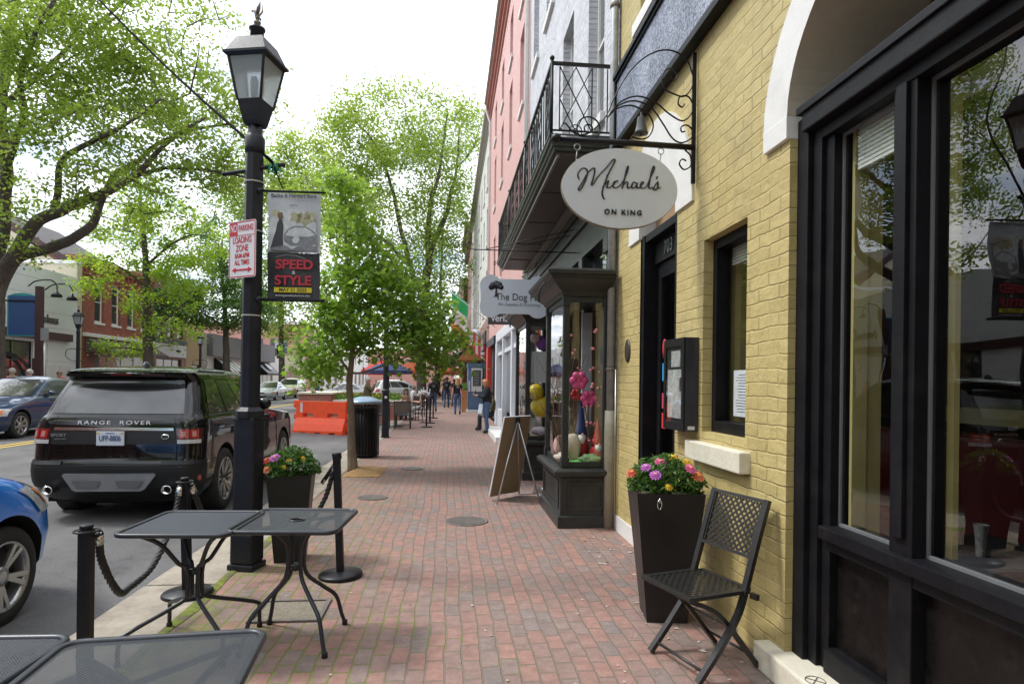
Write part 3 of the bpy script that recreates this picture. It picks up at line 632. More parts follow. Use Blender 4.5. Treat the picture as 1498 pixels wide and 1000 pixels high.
# moulding helper: stepped profile swept round three sides (near, street, far)
def molding(mb,x0,y0,y1,xw,prof):
    """prof: list of (offset outward, z); outline from wall xw"""
    def ringpts(o): return [(xw,y0-o),(x0-o,y0-o),(x0-o,y1+o),(xw,y1+o)]
    for (o0,z0),(o1,z1) in zip(prof,prof[1:]):
        a=ringpts(o0); b=ringpts(o1)
        for k in range(3): mb.quad((*a[k],z0),(*a[k+1],z0),(*b[k+1],z1),(*b[k],z1))
    o,z=prof[0]; a=ringpts(o); mb.quad(*[(*p,z) for p in a]); o,z=prof[-1]; a=ringpts(o); mb.quad(*[(*p,z) for p in a])
def bay(y0,y1,x0,ztop,label,sc=1.0):
    """black timber display bay"""
    t=empty('display_bay',((x0+1.74)/2,(y0+y1)/2,0),0,label,'shop bay')
    mb=MB(); xw=1.738
    molding(mb,x0-.015,y0-.01,y1+.01,xw,[(.03,0),(.03,.12),(.012,.135),(0,.14),(0,.53),(.015,.545),(.06,.56),(.075,.585),(.075,.61),(.04,.635),(0,.64)])
    mb.build('base',SHB,t,world=True)
    mb=MB()   # raised panel frames
    for (a,b,z0,z1) in ((x0+.06,xw-.06,.19,.49),):
        for q in ((a,z0,b,z0+.035),(a,z1-.035,b,z1),(a,z0+.036,a+.035,z1-.036),(b-.035,z0+.036,b,z1-.036)): mb.box((q[0],y0-.022,q[1]),(q[2],y0-.0105,q[3]),bev=.003)
    for q in ((y0+.08,.19,y1-.08,.225),(y0+.08,.455,y1-.08,.49),(y0+.08,.226,y0+.115,.454),(y1-.115,.226,y1-.08,.454)): mb.box((x0-.027,q[0],q[1]),(x0-.0155,q[2],q[3]),bev=.003)
    mb.build('panel_moulding',SHB,t,world=True)
    zt=ztop-.27
    for (px_,py_) in ((x0,y0),(x0,y1-.07),(xw-.075,y0)):
        mb=MB(); mb.box((px_,py_,.645),(px_+.07,py_+.07,zt-.002),bev=.012); mb.box((px_-.008,py_-.008,.645),(px_+.078,py_+.078,.75),bev=.004); mb.box((px_-.008,py_-.008,zt-.1),(px_+.078,py_+.078,zt-.004),bev=.004); mb.build('post',SHB,t,world=True)
    mb=MB()
    for z0,z1 in ((.645,.70),(zt-.06,zt-.004)):
        mb.box((x0+.07,y0+.015,z0),(xw-.076,y0+.05,z1)); mb.box((x0+.015,y0+.07,z0),(x0+.05,y1-.07,z1))
    mb.build('rail',SHB,t,world=True)
    for nm,q in (('glass_pane',[(x0+.07,y0+.03,.70),(xw-.075,y0+.03,.70),(xw-.075,y0+.03,zt-.06),(x0+.07,y0+.03,zt-.06)]),('glass_pane',[(x0+.03,y0+.07,.70),(x0+.03,y1-.07,.70),(x0+.03,y1-.07,zt-.06),(x0+.03,y0+.07,zt-.06)])):
        mb=MB(); mb.quad(*q); mb.build(nm,CLG,t,world=True)
    mb=MB(); molding(mb,x0,y0,y1,xw,[(.0,zt),(.01,zt+.02),(.02,zt+.03),(.03,zt+.05),(.06,zt+.075),(.11,zt+.12),(.15,zt+.17),(.165,zt+.18),(.17,zt+.2),(.2,zt+.215),(.205,zt+.25),(.19,zt+.27)]); mb.build('cornice',SHB,t,world=True)
    mb=MB(); mb.box((x0+.02,y0+.05,.641),(xw,y1-.02,.66)); mb.build('display_shelf',pm('shelf_tan',(.35,.28,.2),.7),t,world=True)
    return t
bay(6.5,7.7,1.22,2.75,'nearest black shop display bay with pink balloons and gnomes inside')
bay(9.7,11.2,1.22,2.78,'farther black shop display bay with a yellow duck inside')
# little arched awning irons on the cornices
for y in (6.62,9.8):
    mb=MB(); mb.tube([(1.02+.0*k,y+.5-.02*k,2.55) if 0 else (1.14-.16*math.cos(PI*k/12)-.0,y+.1,2.50+.19*math.sin(PI*k/12)) for k in range(13)],.008,6)
    mb.box((.97,y+.08,2.44),(.99,y+.12,2.51)); mb.box((1.29,y+.08,2.44),(1.31,y+.12,2.51))
    tag(mb.build('cornice_iron',BLK,loc=(1.14,y+.1,2.5),world=True),('arched iron hoop on the cornice of the nearest shop bay','arched iron hoop on the cornice of the farther shop bay')[y>7],'iron hoop')
# ---- things in bay 1
HP=pm('hot_pink_foil',(.80,.10,.30),.25,var=.15); RD=pm('red_foil',(.42,.03,.035),.3,var=.15); GRN=pm('green_felt',(.10,.45,.10),.9,var=.2,bmp=.01,bscale=30)
def blob(name,c,r,sc,m,label,cat,group=None,sub=3,am=.15,fr=6):
    mb=MB(); mb.ico((0,0,0),r,sub,sc)
    mb.v=[p*(1+am*mnoise.noise(p*fr/ max(r,.01)*.2+V(c[0]*9,c[1]*5,c[2]*7))) for p in mb.v]
    o=mb.build(name,m,loc=c); return tag(o,label,cat,group)
def petalball(name,c,r,m,label,group=None):
    t=empty(name,c,0,label,'balloon flower',group)
    for k in range(7):
        a=2*PI*k/6; mb=MB(); rr=r*.5
        q=(0,0,0) if k==6 else (rr*math.cos(a)*.95,-.02,rr*math.sin(a)*.95)
        mb.ico(q,rr*.72,2,(1,.8,1)); mb.build('petal' if k<6 else 'centre',m,t)
    return t
petalball('balloon_flower',(1.45,6.78,1.58),.13,HP,'upper bright pink balloon flower in the nearest shop bay')
petalball('balloon_flower',(1.56,6.76,1.38),.12,HP,'lower bright pink balloon flower in the nearest shop bay')
petalball('balloon_flower',(1.43,6.85,1.42),.08,RD,'small red balloon flower behind the pink ones in the shop bay')
def gnome(x,y,h,body,hat,label):
    t=empty('garden_gnome',(x,y,.66),0,label,'gnome')
    mb=MB(); mb.lathe([(.05,0),(.085,.03),(.09,.12*h/.4),(.06,.2*h/.4),(.02,.24*h/.4)],14); mb.build('body',body,t)
    mb=MB(); mb.lathe([(.075,.19*h/.4),(.06,.24*h/.4),(.03,.36*h/.4),(.004,.5*h/.4)],14); mb.build('hat',hat,t)
    mb=MB(); mb.lathe([(.001,.09*h/.4),(.04,.15*h/.4),(.045,.2*h/.4)],10,(0,-.05,0)); mb.build('beard',WHT,t)
    mb=MB(); mb.ico((0,-.085,.205*h/.4),.016,1); mb.build('nose',pm('gnome_skin',(.6,.36,.26),.6),t)
    return t
NV=pm('navy_felt',(.03,.05,.16),.9); GRY=pm('grey_felt',(.34,.31,.29),.9,var=.2); BEI=pm('beige_felt',(.52,.46,.38),.9,var=.1)
gnome(1.50,6.85,.62,RD,NV,'tall gnome with a navy hat in the nearest shop bay'); gnome(1.60,7.0,.5,BEI,GRY,'beige gnome with a grey hat in the shop bay'); gnome(1.42,7.15,.5,GRY,GRY,'grey gnome at the back of the shop bay'); gnome(1.66,6.72,.42,RD,RD,'small red gnome at the right of the shop bay')
blob('plush_toy',(1.37,6.74,.84),.12,(.9,.8,1.3),BEI,'cream plush toy at the left of the nearest shop bay','plush toy')
blob('plush_toy',(1.31,7.1,.82),.11,(.7,1,1.2),pm('rose_plush',(.5,.3,.28),.95,var=.3,bmp=.01,bscale=40),'dusty rose plush toy behind the street side glass of the bay','plush toy')
def cloth_(u,v): return V(1.31+u*.38,6.56+v*.42,.665+.05*abs(mnoise.noise(V(u*5,v*5,2)))+.12*v*u+ .02)
mb=MB(); mb.grid(cloth_,16,16); tag(mb.build('green_cloth',GRN),'crumpled bright green cloth on the floor of the nearest shop bay','cloth')
def twigs(x,y,z,h,n,m,label,flower=None,spread=.25):
    t=empty('dried_twigs' if not flower else 'blossom_garland',(x,y,z),0,label,'branches' if not flower else 'garland'); random.seed(int(x*100+y*10))
    mb=MB(); fl=MB()
    for i in range(n):
        a=random.uniform(0,6.28); s_=random.random()*spread; P=[V(0,0,0)]; d=V(math.cos(a)*s_,math.sin(a)*s_*.6,1).normalized()
        for k in range(7):
            d=(d+V(random.uniform(-.25,.25),random.uniform(-.2,.2),.05)).normalized(); P.append(P[-1]+d*h/7)
        mb.tube(P,[.006-.0006*k for k in range(8)],5)
        if flower:
            for p in P[1:]:
                for q in range(2): fl.ico(p+V(random.uniform(-.03,.03),random.uniform(-.03,.03),random.uniform(-.03,.03)),random.uniform(.012,.022),1)
    mb.build('twigs',m,t)
    if flower: fl.build('blossoms',flower,t)
TW=pm('twig_brown',(.10,.06,.04),.8)
twigs(1.33,7.0,.68,1.25,16,TW,'dark dried twigs standing in the nearest shop bay')
twigs(1.62,6.72,.68,1.5,3,TW,'tall garland of small pink blossoms in the nearest shop bay',pm('blossom_pink',(.72,.25,.28),.7),.06)
for k,(x,y,c,l) in enumerate(((1.30,6.75,(.42,.36,.30),'oatmeal'),(1.55,6.62,(.20,.30,.14),'moss green'),(1.66,7.1,(.45,.30,.28),'dusty pink'))):
    blob('folded_cloth',(x,y,.72),.09,(1.3,1,.6),pm('fcloth%d'%k,c,.95,var=.3,bmp=.012,bscale=25),l+' bundle of cloth on the floor of the nearest shop bay','cloth',am=.5,fr=12)
# bay 2 : yellow duck, banner
t=empty('inflatable_duck',(1.45,9.9,1.0),0,'yellow toy duck with an orange bill in the farther shop bay','toy duck')
YD=pm('duck_yellow',(.80,.58,.03),.4,var=.06)
mb=MB(); mb.ico((.08,0,.16),.2,3,(1,.7,.85)); mb.build('body',YD,t)
mb=MB(); mb.ico((-.04,-.02,.40),.13,3); mb.build('head',YD,t)
mb=MB(); mb.ico((-.16,-.05,.38),.06,2,(1.2,1,.5)); mb.build('bill',pm('duck_orange',(.8,.22,.02),.4),t)
mb=MB(); mb.ico((-.08,-.13,.45),.014,1); mb.build('eye',BLK,t)
mb=MB(); mb.box((1.32,9.78,1.55),(1.64,9.79,2.05)); o=tag(mb.build('window_poster',WHTS,loc=(1.48,9.78,1.8),world=True),'pale square poster in the farther shop bay above the duck','poster')
blob('purple_toy',(1.52,10,2.2),.1,(1,.7,1.2),pm('purple_plush',(.25,.08,.42),.9,var=.3),'purple plush toy hanging in the farther shop bay','plush toy')
blob('pink_toy',(1.4,9.95,2.28),.08,(1,.7,1.1),pm('pale_pink_plush',(.6,.4,.45),.9,var=.3),'pale pink plush toy hanging beside the purple one','plush toy')
blob('towel_roll',(1.5,9.88,.76),.1,(1.6,.8,.8),pm('lilac_towel',(.5,.42,.5),.95,var=.3),'lilac towel bundle on the floor of the farther shop bay','towels')
mb=MB(); mb.box((1.60,7.3,.66),(1.72,7.34,2.4)); tag(mb.build('display_board',WHTS,loc=(1.66,7.32,.66),world=True),'tall pale board standing at the back right of the nearest shop bay','board')
t=empty('wicker_basket',(1.42,7.3,.66),0,'wicker basket of mixed toys at the back of the nearest shop bay','basket')
mb=MB(); mb.lathe([(.10,0),(.13,.16),(.14,.17),(.12,.16),(.09,.02)],18,cap=False); mb.build('basket_body',pm('wicker',(.28,.19,.10),.8,var=.4,scale=40,bmp=.006,bscale=80),t)
for k,(x,y,z,c) in enumerate(((-.05,0,.17,(.5,.12,.1)),(.05,.02,.18,(.12,.3,.35)),(0,-.05,.2,(.6,.5,.2)))):
    blob('small_toy',(1.42+x,7.3+y,.66+z),.05,(1,1,1.3),pm('toy%d'%k,c,.9,var=.3),('small red toy in the wicker basket','small teal toy in the wicker basket','small straw coloured toy in the wicker basket')[k],'toy')
for k in range(6):
    mb=MB(); z=1.5+.14*k; mb.box((1.30+.03*(k%2),7.5,z),(1.38+.03*(k%2),7.51,z+.1)); tag(mb.build('hanging_card',pm('card%d'%(k%3),((.6,.58,.52),(.45,.3,.3),(.3,.4,.42))[k%3],.7),loc=(1.34,7.5,z),world=True),'small card hanging in a column behind the street side bay glass','card','cards hanging in the nearest shop bay')
# ---- balcony
t=empty('iron_balcony',(1.4,10,4.07),0,'long dark balcony with lattice railing along the white brick wall','balcony')
BG=pm('balcony_green_black',(.035,.042,.034),.45,var=.4,scale=5,bmp=.001,coord='pos',dirt=.35)
mb=MB()
prof=[(.0,4.045),(.03,4.05),(.035,4.085),(.055,4.09),(.06,4.12),(.085,4.135),(.09,4.17),(.1,4.175),(.1,4.20),(.0,4.205)]
molding(mb,1.13,6.56,13.5,1.788,prof); mb.build('slab',BG,t,world=True)
mb=MB(); mb.box((1.14,6.58,4.02),(1.786,13.48,4.044)); 
for y in (7.9,9.4,10.9,12.3): mb.box((1.15,y,4.008),(1.785,y+.012,4.0195))
mb.build('soffit',pm('soffit_grey_brown',(.10,.082,.075),.55,var=.2,coord='pos'),t,world=True)
mb=MB(); mb.box((1.135,6.57,3.985),(1.165,13.49,4.018),bev=.005); mb.box((1.62,6.6,3.955),(1.787,13.5,4.006)); mb.box((1.68,6.6,3.951-.06),(1.787,13.5,3.953)); mb.build('soffit_moulding',pm('soffit_moulding_paint',(.20,.19,.17),.5,var=.2,coord='pos'),t,world=True)
def rail_panel(P0,P1,par,diam):
    """lattice railing between two points"""
    P0=V(*P0);P1=V(*P1); d=P1-P0; Ld=d.length; u=d/Ld; z0,z1=4.27,4.96
    def q(a,z): return P0+u*a+V(0,0,z)-V(0,0,P0.z)
    mb=MB(); mb.beam(q(0,4.99),q(Ld,4.99),.035,.03); mb.build('top_rail',BLK,par,world=True)
    mb=MB(); mb.beam(q(0,z0),q(Ld,z0),.022,.014); mb.build('bottom_rail',BLK,par,world=True)
    n=max(1,round(Ld/.62)); w_=Ld/n
    for i in range(n):
        a=i*w_; mb=MB()
        for k in (.12,.62,.86): mb.beam(q(a+w_*k,z0),q(a+w_*k,z1),.012)
        for (a0,a1) in ((.12,.37),(.37,.62)):
            mb.beam(q(a+w_*a0,(z0+z1)/2),q(a+w_*a1,z1),.010); mb.beam(q(a+w_*a0,(z0+z1)/2),q(a+w_*a1,z0),.010)
            mb.beam(q(a+w_*a1,(z0+z1)/2),q(a+w_*a0,z1),.010); mb.beam(q(a+w_*a1,(z0+z1)/2),q(a+w_*a0,z0),.010)
        c=q(a+w_*.37,z0); s_=.07
        mb.tube([c+u*(s_*math.cos(x))+V(0,0,s_*math.sin(x)) for x in [2*PI*j/20 for j in range(20)]],.006,5,closed=True)
        mb.tube([c+u*(s_*.4*math.cos(x))+V(0,0,s_*.4*math.sin(x)) for x in [2*PI*j/12 for j in range(12)]],.006,5,closed=True)
        mb.build('lattice',BLK,par,world=True)
rail_panel((1.07,6.55,0),(1.78,6.55,0),t,1); rail_panel((1.07,6.58,0),(1.07,13.48,0),t,1); rail_panel((1.07,13.5,0),(1.78,13.5,0),t,1)
for y in (6.55,8.9,11.2,13.5):
    mb=MB(); mb.tube([(1.07,y,4.21),(1.07,y,5.02)],.017,8); mb.ico((1.07,y,5.045),.028,2); mb.build('post',BLK,t,world=True)
# ---- bone shaped pet shop sign
t=empty('bone_sign',(.9,8.5,3.35),0,'pale blue bone shaped hanging sign of the pet shop','hanging sign')
bone=pm('bone_sign_blue',(.60,.65,.73),.5,var=.03)
pts=[]; W_=.45;H_=.17
def arc(cx,cz,r,a0,a1,n=10): return [(cx+r*math.cos(R(a0+(a1-a0)*k/n)),cz+r*math.sin(R(a0+(a1-a0)*k/n))) for k in range(n+1)]
pts=arc(-.33,.14,.155,40,205)+arc(-.33,-.14,.155,155,320)+arc(.33,-.14,.155,220,385)+arc(.33,.14,.155,-25,140)
mb=MB(); mb.prism([(.9+x,8.5,2.74+z) for x,z in pts],(0,.04,0)); bo=mb.build('sign_board',bone,t,world=True,fixn=True)
DT=pm('sign_dark_print',(.02,.02,.03),.5)
text('The Dog Pa',.135,.001,mat_=DT,parent=t,loc=(.03,-.004,-.62),rot=(PI/2,0,0),sx=.92)
text('Pet Supplies & Grooming',.058,.001,mat_=pm('sign_grey_print',(.22,.23,.27),.5),parent=t,loc=(.06,-.004,-.72),rot=(PI/2,0,0),shear=.3)
mb=MB()
for x,z,r in ((-.30,.145,.05),(-.26,.165,.05),(-.22,.15,.05),(-.33,.12,.035),(-.19,.125,.035)): mb.lathe([(r,-.001),(r,.003)],12,M=Matrix.Translation((.9+x,8.498-.0005*x,2.74+z))@Matrix.Rotation(PI/2,4,'X'))
mb.prism([(.9-.265,8.497,2.74+.12),(.9-.245,8.497,2.74+.12),(.9-.24,8.497,2.74+.0),(.9-.22,8.497,2.74-.01),(.9-.30,8.497,2.74-.01),(.9-.275,8.497,2.74+.01)],(0,.002,0))
mb.build('tree_emblem',DT,t,world=True)
mb=MB(); mb.tube([(1.79,8.52,3.38),(.32,8.52,3.38)],.008,6); mb.tube([(1.79,8.52,3.72),(.5,8.52,3.39)],.006,6); mb.tube([(1.79,8.9,3.72),(.7,8.52,3.39)],.006,6); mb.tube(catmull([(.32,8.52,3.38),(.24,8.52,3.4),(.22,8.52,3.45),(.27,8.52,3.48),(.31,8.52,3.45)],4),.007,6)
mb.build('bracket',BLK,t,world=True)
for x in (.62,1.2):
    mb=MB(); mb.tube([(x,8.52,3.37),(x,8.52,3.03)],.004,5); mb.tube([(x+.015*math.cos(a),8.52,3.2+.03*math.sin(a)) for a in [2*PI*k/10 for k in range(10)]],.004,5,closed=True); mb.build('hanger',BLK,t,world=True)
# ---- dark phone shop sign
t=empty('phone_shop_sign',(1.4,15.6,3.2),0,'dark grey projecting sign with white lettering behind the bone sign','shop sign')
mb=MB(); mb.box((.98,15.6,3.02),(1.79,15.72,3.32),bev=.01); mb.build('sign_board',pm('sign_charcoal',(.06,.06,.07),.4),t,world=True)
text('verizon',.25,.002,mat_=WHTS,parent=t,loc=(-.0,-.006,-.03),rot=(PI/2,0,0),sx=.9,bold=.003)
# ---------------- pink building (14-28), then the row beyond
def rowhouse(name,y0,y1,h,mat_,label,wins,floors,corn,gf=None,sillm=WHT,cornm=None,xf=1.79,rows=2,shut=None):
    B=empty(name,(xf,(y0+y1)/2,0),0,label,'building'); G=Fac('R',xf); hs=[]
    for (z0,z1) in floors:
        for a,b in wins: hs.append((a,b,z0,z1))
    if gf: hs.append((gf[0],gf[1],.0,gf[2]))
    mb=MB(); G.wall(mb,y0,y1,0,h,hs,.14); G.body(mb,y0,y1,0,h); mb.build('wall',mat_,B,world=True)
    for (z0,z1) in floors:
        for a,b in wins: window(G,B,a,b,z0,z1,.1,WHT,rows=2,cols=1,sill=sillm,shut=shut)
    mb=MB(); cm=cornm or WHT
    for i,(d,dz) in enumerate(corn): G.box(mb,y0,y1,h-.5+i*.17,h-.5+(i+1)*.17-.002,.002,d)
    mb.build('cornice',cm,B,world=True); return B,G
GUT=pm('grey_gutter',(.42,.40,.38),.5,var=.15,coord='pos'); PC=pm('pink_cornice',(.50,.22,.18),.6,var=.15,coord='pos')
B,G=rowhouse('pink_brick_building',14.07,27.9,14.0,PB,'tall salmon pink painted brick building above the phone shop',[(15.3,16.2),(18.2,19.1),(21.2,22.1),(24.4,25.3)],[(5.2,7.4),(8.6,10.6),(11.3,12.8)],[(.06,0),(.14,0),(.24,0)],gf=(14.3,27.6,3.35),cornm=PC)
mb=MB(); G.box(mb,14.07,27.9,13.99,14.13,.0,.34,bev=.03); mb.build('gutter',GUT,B,world=True)
mb=MB(); WS=pm('white_shopfront',(.66,.68,.72),.5,var=.04,coord='pos')
G.box(mb,14.3,22.8,3.0,3.34,-.1,.06,bev=.02); G.box(mb,14.3,14.6,0,2.99,-.1,.05); G.box(mb,22.3,22.8,0,2.99,-.1,.07); G.box(mb,17.0,17.3,0,2.99,-.1,.05); G.box(mb,19.8,20.1,0,2.99,-.1,.05)
G.box(mb,14.6,22.3,2.5,2.62,-.1,.0); G.box(mb,14.6,17.0,0,.6,-.1,.0); G.box(mb,20.1,22.3,0,.6,-.1,0)
mb.build('white_shopfront',WS,B,world=True)
mb=MB(); G.box(mb,22.8,27.6,0,3.34,-.13,-.1); G.box(mb,23.0,27.6,3.0,3.3,-.1,.12); mb.build('dark_shopfront',pm('shop_navy_black',(.03,.035,.05),.5,coord='pos'),B,world=True)
mb=MB(); mb.quad(G.P(14.6,.6,-.08),G.P(22.3,.6,-.08),G.P(22.3,3,-.08),G.P(14.6,3,-.08)); mb.build('shop_pane',WG,B,world=True)
mb=MB(); mb.box((1.2,15.5,0),(1.785,19.6,.16),bev=.01); mb.build('white_step',WHT,B,world=True)
for y,lab in ((14.12,'white downpipe between the white brick and the pink walls'),(27.6,'white downpipe with an elbow at the far end of the pink wall')):
    t=empty('downpipe',(1.72,y,0),0,lab,'downpipe'); mb=MB(); P=[(1.72,y,0),(1.72,y,13.2),(1.55,y,13.7),(1.5,y,14.0)]; mb.tube(P,.05,10); mb.build('pipe',WHT,t,world=True)
    mb=MB(); mb.lathe([(.06,-.03),(.06,.03)],10,(1.72,y,4)); mb.build('bracket',IRON,t,world=True)
B,G=rowhouse('cream_row_building',28.0,50,14.0,CRB,'long cream painted building with rows of narrow windows beyond the pink one',[(29.5+i*2.7,30.4+i*2.7) for i in range(8)],[(5.0,7.0),(8.2,10.0),(11,12.5)],[(.05,0),(.15,0),(.3,0)],cornm=pm('cream_cornice',(.45,.44,.38),.6,coord='pos'),gf=(28.4,49.6,3.3))
mb=MB(); G.box(mb,28.4,49.6,0,3.3,-.14,-.1); G.box(mb,28.0,50,3.3,3.9,.003,.15)
for y in range(29,50,3): G.box(mb,y,y+.3,0,3.29,-.1,.1)
mb.build('shopfront',pm('shop_brownblack',(.05,.035,.03),.6,var=.4,scale=1,coord='pos'),B,world=True)
mb=MB(); G.box(mb,28.0,35,3.9,4.5,.003,.06); mb.build('brick_band',RB2,B,world=True)
B,G=rowhouse('corniced_brown_building',50.1,62,14.6,RB2,'brown brick building with a heavy bracketed cornice far along the sidewalk',[(51.5+i*2.4,52.4+i*2.4) for i in range(4)],[(5.0,7.2),(8.4,10.4)],[(.2,0),(.4,0),(.6,0)],cornm=pm('brown_cornice',(.22,.18,.14),.6,coord='pos'),gf=(50.5,61.5,3.3))
mb=MB(); G.box(mb,50.5,61.5,0,3.3,-.14,-.1); mb.build('shopfront',pm('shop_brownblack',(.05,.035,.03),.6),B,world=True)
mb=MB()
for i in range(12): G.box(mb,50.4+i,50.6+i,13.2,13.98,.004,.35,bev=.03)
mb.build('cornice_brackets',pm('brown_cornice',(.22,.18,.14),.6,coord='pos'),B,world=True)
rowhouse('red_bay_building',62.1,80,12,RB,'distant red brick building at the end of the near row',[(64+i*2.6,65+i*2.6) for i in range(6)],[(4.6,6.6),(8,9.8)],[(.2,0),(.3,0),(.4,0)],xf=1.4)
rowhouse('distant_white_building',80.1,150,10,CRB,'far white painted row where the near sidewalk ends',[(83+i*4,84.2+i*4) for i in range(15)],[(4.6,6.6),(7.4,9)],[(.2,0),(.3,0),(.4,0)],xf=1.4)
# kiosk-like blue entrance, planters, red panel, awnings, flag
t=empty('blue_entrance_box',(1.38,31.6,0),0,'blue wooden entrance porch with framed chalk menu facing down the sidewalk','entrance porch')
BL=pm('porch_blue',(.10,.17,.29),.5,var=.12)
mb=MB(); mb.box((1.0,31.5,.12),(1.785,33,2.45),bev=.02); mb.box((.97,31.47,2.3),(1.8,33.02,2.5)); mb.box((1.05,31.47,.25),(1.74,31.498,.95),bev=.01); mb.build('porch_body',BL,t,world=True)
mb=MB(); mb.box((.9,31.2,0),(1.785,33,.119),bev=.01); mb.build('step',WHT,t,world=True)
mb=MB(); mb.box((1.17,31.44,1.05),(1.72,31.497,2.25),bev=.01); o=mb.build('menu_frame',WHT,t,world=True)
mb=MB(); mb.box((1.24,31.435,1.33),(1.65,31.44,2.15)); mb.build('chalkboard',pm('chalkboard',(.05,.055,.06),.7,var=.3,scale=30),o,world=True)
mb=MB()
for k in range(9): mb.box((1.28+.02*(k%3),31.43,1.40+k*.08),(1.58-.03*(k%2),31.434,1.42+k*.08))
mb.build('chalk_lines',pm('chalk',(.5,.5,.5),.9),o,world=True)
mb=MB(); mb.box((1.03,31.46,1.05),(1.11,31.498,1.6)); mb.build('notice',WHTS,t,world=True)
t=empty('orange_planter_box',(.78,31.6,0),0,'tall orange wooden planter beside the blue porch','planter')
mb=MB(); mb.box((.68,31.4,0),(.95,31.8,1.1),bev=.02); mb.build('planter_box',pm('orange_wood',(.48,.20,.06),.6,var=.15),t,world=True)
mb=MB(); random.seed(5)
for i in range(160):
    a=V(random.gauss(0,.12),random.gauss(0,.12),random.uniform(0,.35)); b=a+V(random.uniform(-.08,.08),random.uniform(-.08,.08),random.uniform(0,.1)); c=a+V(random.uniform(-.05,.05),.03,.05); mb.add([V(.81,31.6,1.08)+a,V(.81,31.6,1.08)+b,V(.81,31.6,1.08)+c],[(0,1,2)])
LEAFG=leafmat('planter_leaf',(.05,.13,.02),(.09,.20,.03),(.15,.28,.05),.3)
mb.build('foliage',LEAFG,t,world=True)
mb=MB(); mb.box((1.60,25.5,.6),(1.78,26.2,3.0),bev=.02); o=mb.build('door_sized_wall_sign',pm('red_panel_paint',(.62,.04,.03),.45,var=.06),loc=(1.78,25.8,.6),world=True); tag(o,'bright red upright panel on the dark shopfront beyond the white door','wall panel')
def awning(y0,y1,z0,z1,x0,m,label):
    t=empty('shop_awning',(1.79,(y0+y1)/2,z1),0,label,'awning')
    mb=MB(); mb.prism([(1.788,y0,z0),(x0,y0,z0),(1.788,y0,z1)],(0,y1-y0,0)); mb.build('canopy',m,t,world=True)
    mb=MB(); mb.box((x0-.012,y0,z0-.22),(x0+.002,y1,z0)); mb.build('valance',m,t,world=True)
awning(34,38.5,2.75,4.2,.45,pm('orange_canvas',(.45,.16,.06),.8,var=.1),'rust orange sloping awning over a shop beyond the blue porch')
awning(41,47,2.7,4.0,-.9,pm('black_canvas',(.02,.02,.022),.8,var=.2),'black sloping awning farthest along the near shops')
t=empty('tricolour_flag',(1.79,24,4.8),0,'green white and orange flag hanging from a slanted pole','flag')
mb=MB(); mb.tube([(1.79,24,3.7),(.0,23.5,5.0)],.018,6); mb.build('flagpole',WHTS,t,world=True)
for k,(nm,c) in enumerate((('green_band',(.02,.38,.12)),('white_band',(.66,.66,.66)),('orange_band',(.75,.16,.05)))):
    def ff(u,v,k=k): 
        a=u; zt=5.0-a*.42-(.0); return V(.08+a*.62,23.52+a*.17+.09*math.sin(a*7+v*3+k)*(v+k)/3,zt-.58*k-.575*v)
    mb=MB(); mb.grid(ff,10,6); mb.build(nm,pm('flag_'+nm,c,.8,var=.08),t,world=True)
t=empty('small_flag',(1.79,29,3.2),0,'small red and white striped flag on the wall beyond the tricolour','flag')
mb=MB(); mb.tube([(1.79,29,3.3),(1.1,28.8,3.95)],.012,6); mb.build('flagpole',BLK,t,world=True)
for k in range(5):
    mb=MB(); mb.grid(lambda u,v,k=k:V(1.12+.12*k+.12*u,28.8+.02*k+.03*math.sin(v*5),3.9-.1*k-.1*u-v*.9),2,6); mb.build('stripe',pm('stripe%d'%(k%2),((.6,.05,.06),(.65,.65,.65))[k%2],.8),t,world=True)
# wall lanterns by the dark shop
for i,(y,z) in enumerate(((28.3,2.75),(29.6,2.8))):
    t=empty('wall_lantern',(1.55,y,z),0,('nearer','farther')[i]+' small black wall lantern above the red panel','wall lantern','lanterns on the dark shopfront')
    mb=MB(); mb.tube([(.24,0,.1),(.05,0,.3),(0,0,.26)],.012,6); mb.lathe([(.02,.27),(.12,.2),(.12,.18)],6); mb.lathe([(.02,-.03),(.07,0),(.06,.02)],6); mb.build('lantern_frame',BLK,t)
    mb=MB(); mb.lathe([(.06,.02),(.1,.18)],6); mb.build('lantern_glass',WHTS,t)
t=empty('coffee_shop_sign',(1.3,30.5,3.9),0,'small round white hanging sign farther along the near facades','hanging sign')
mb=MB(); mb.tube([(1.79,30.5,4.2),(1.0,30.5,4.2)],.012,6); mb.build('bracket',BLK,t,world=True)
mb=MB(); mb.lathe([(.28,-.02),(.28,.02)],20,M=Matrix.Translation((1.3,30.5,3.88))@Matrix.Rotation(PI/2,4,'X')); mb.build('sign_board',WHTS,t,world=True)
# ================================================================= far side of the street (facades at X = -19.5)
G=Fac('L',-19.5)
def near_sheet(): pass
SID=pm('white_panel_cladding',(.70,.72,.75),.5,var=.04,bmp=.002,bscale=20,dirt=.08,coord='pos')
MAR=pm('maroon_trim',(.055,.02,.022),.5,var=.2,coord='pos')
B=empty('white_clad_shop',(-19.5,28,0),0,'white panelled two storey shopfront with arched window and gooseneck lamps','building')
mb=MB(); G.wall(mb,14,34.6,0,6.75,[(15.2,18.6,.9,3.3),(20.5,22.8,.02,3.3),(25.0,26.6,.02,3.35),(27.2,31.2,.9,3.2)],.3); G.body(mb,14,34.6,0,6.75); mb.build('wall',SID,B,world=True)
mb=MB()
for z in (1.5,2.3,3.95,4.7,5.45,6.2): G.box(mb,14,34.6,z,z+.012,.0,.004)
for y in (29.8,32.2): G.box(mb,y,y+.012,.1,3.4,.0,.0045)
mb.build('panel_joints',pm('joint_grey',(.28,.28,.30),.6),B,world=True)
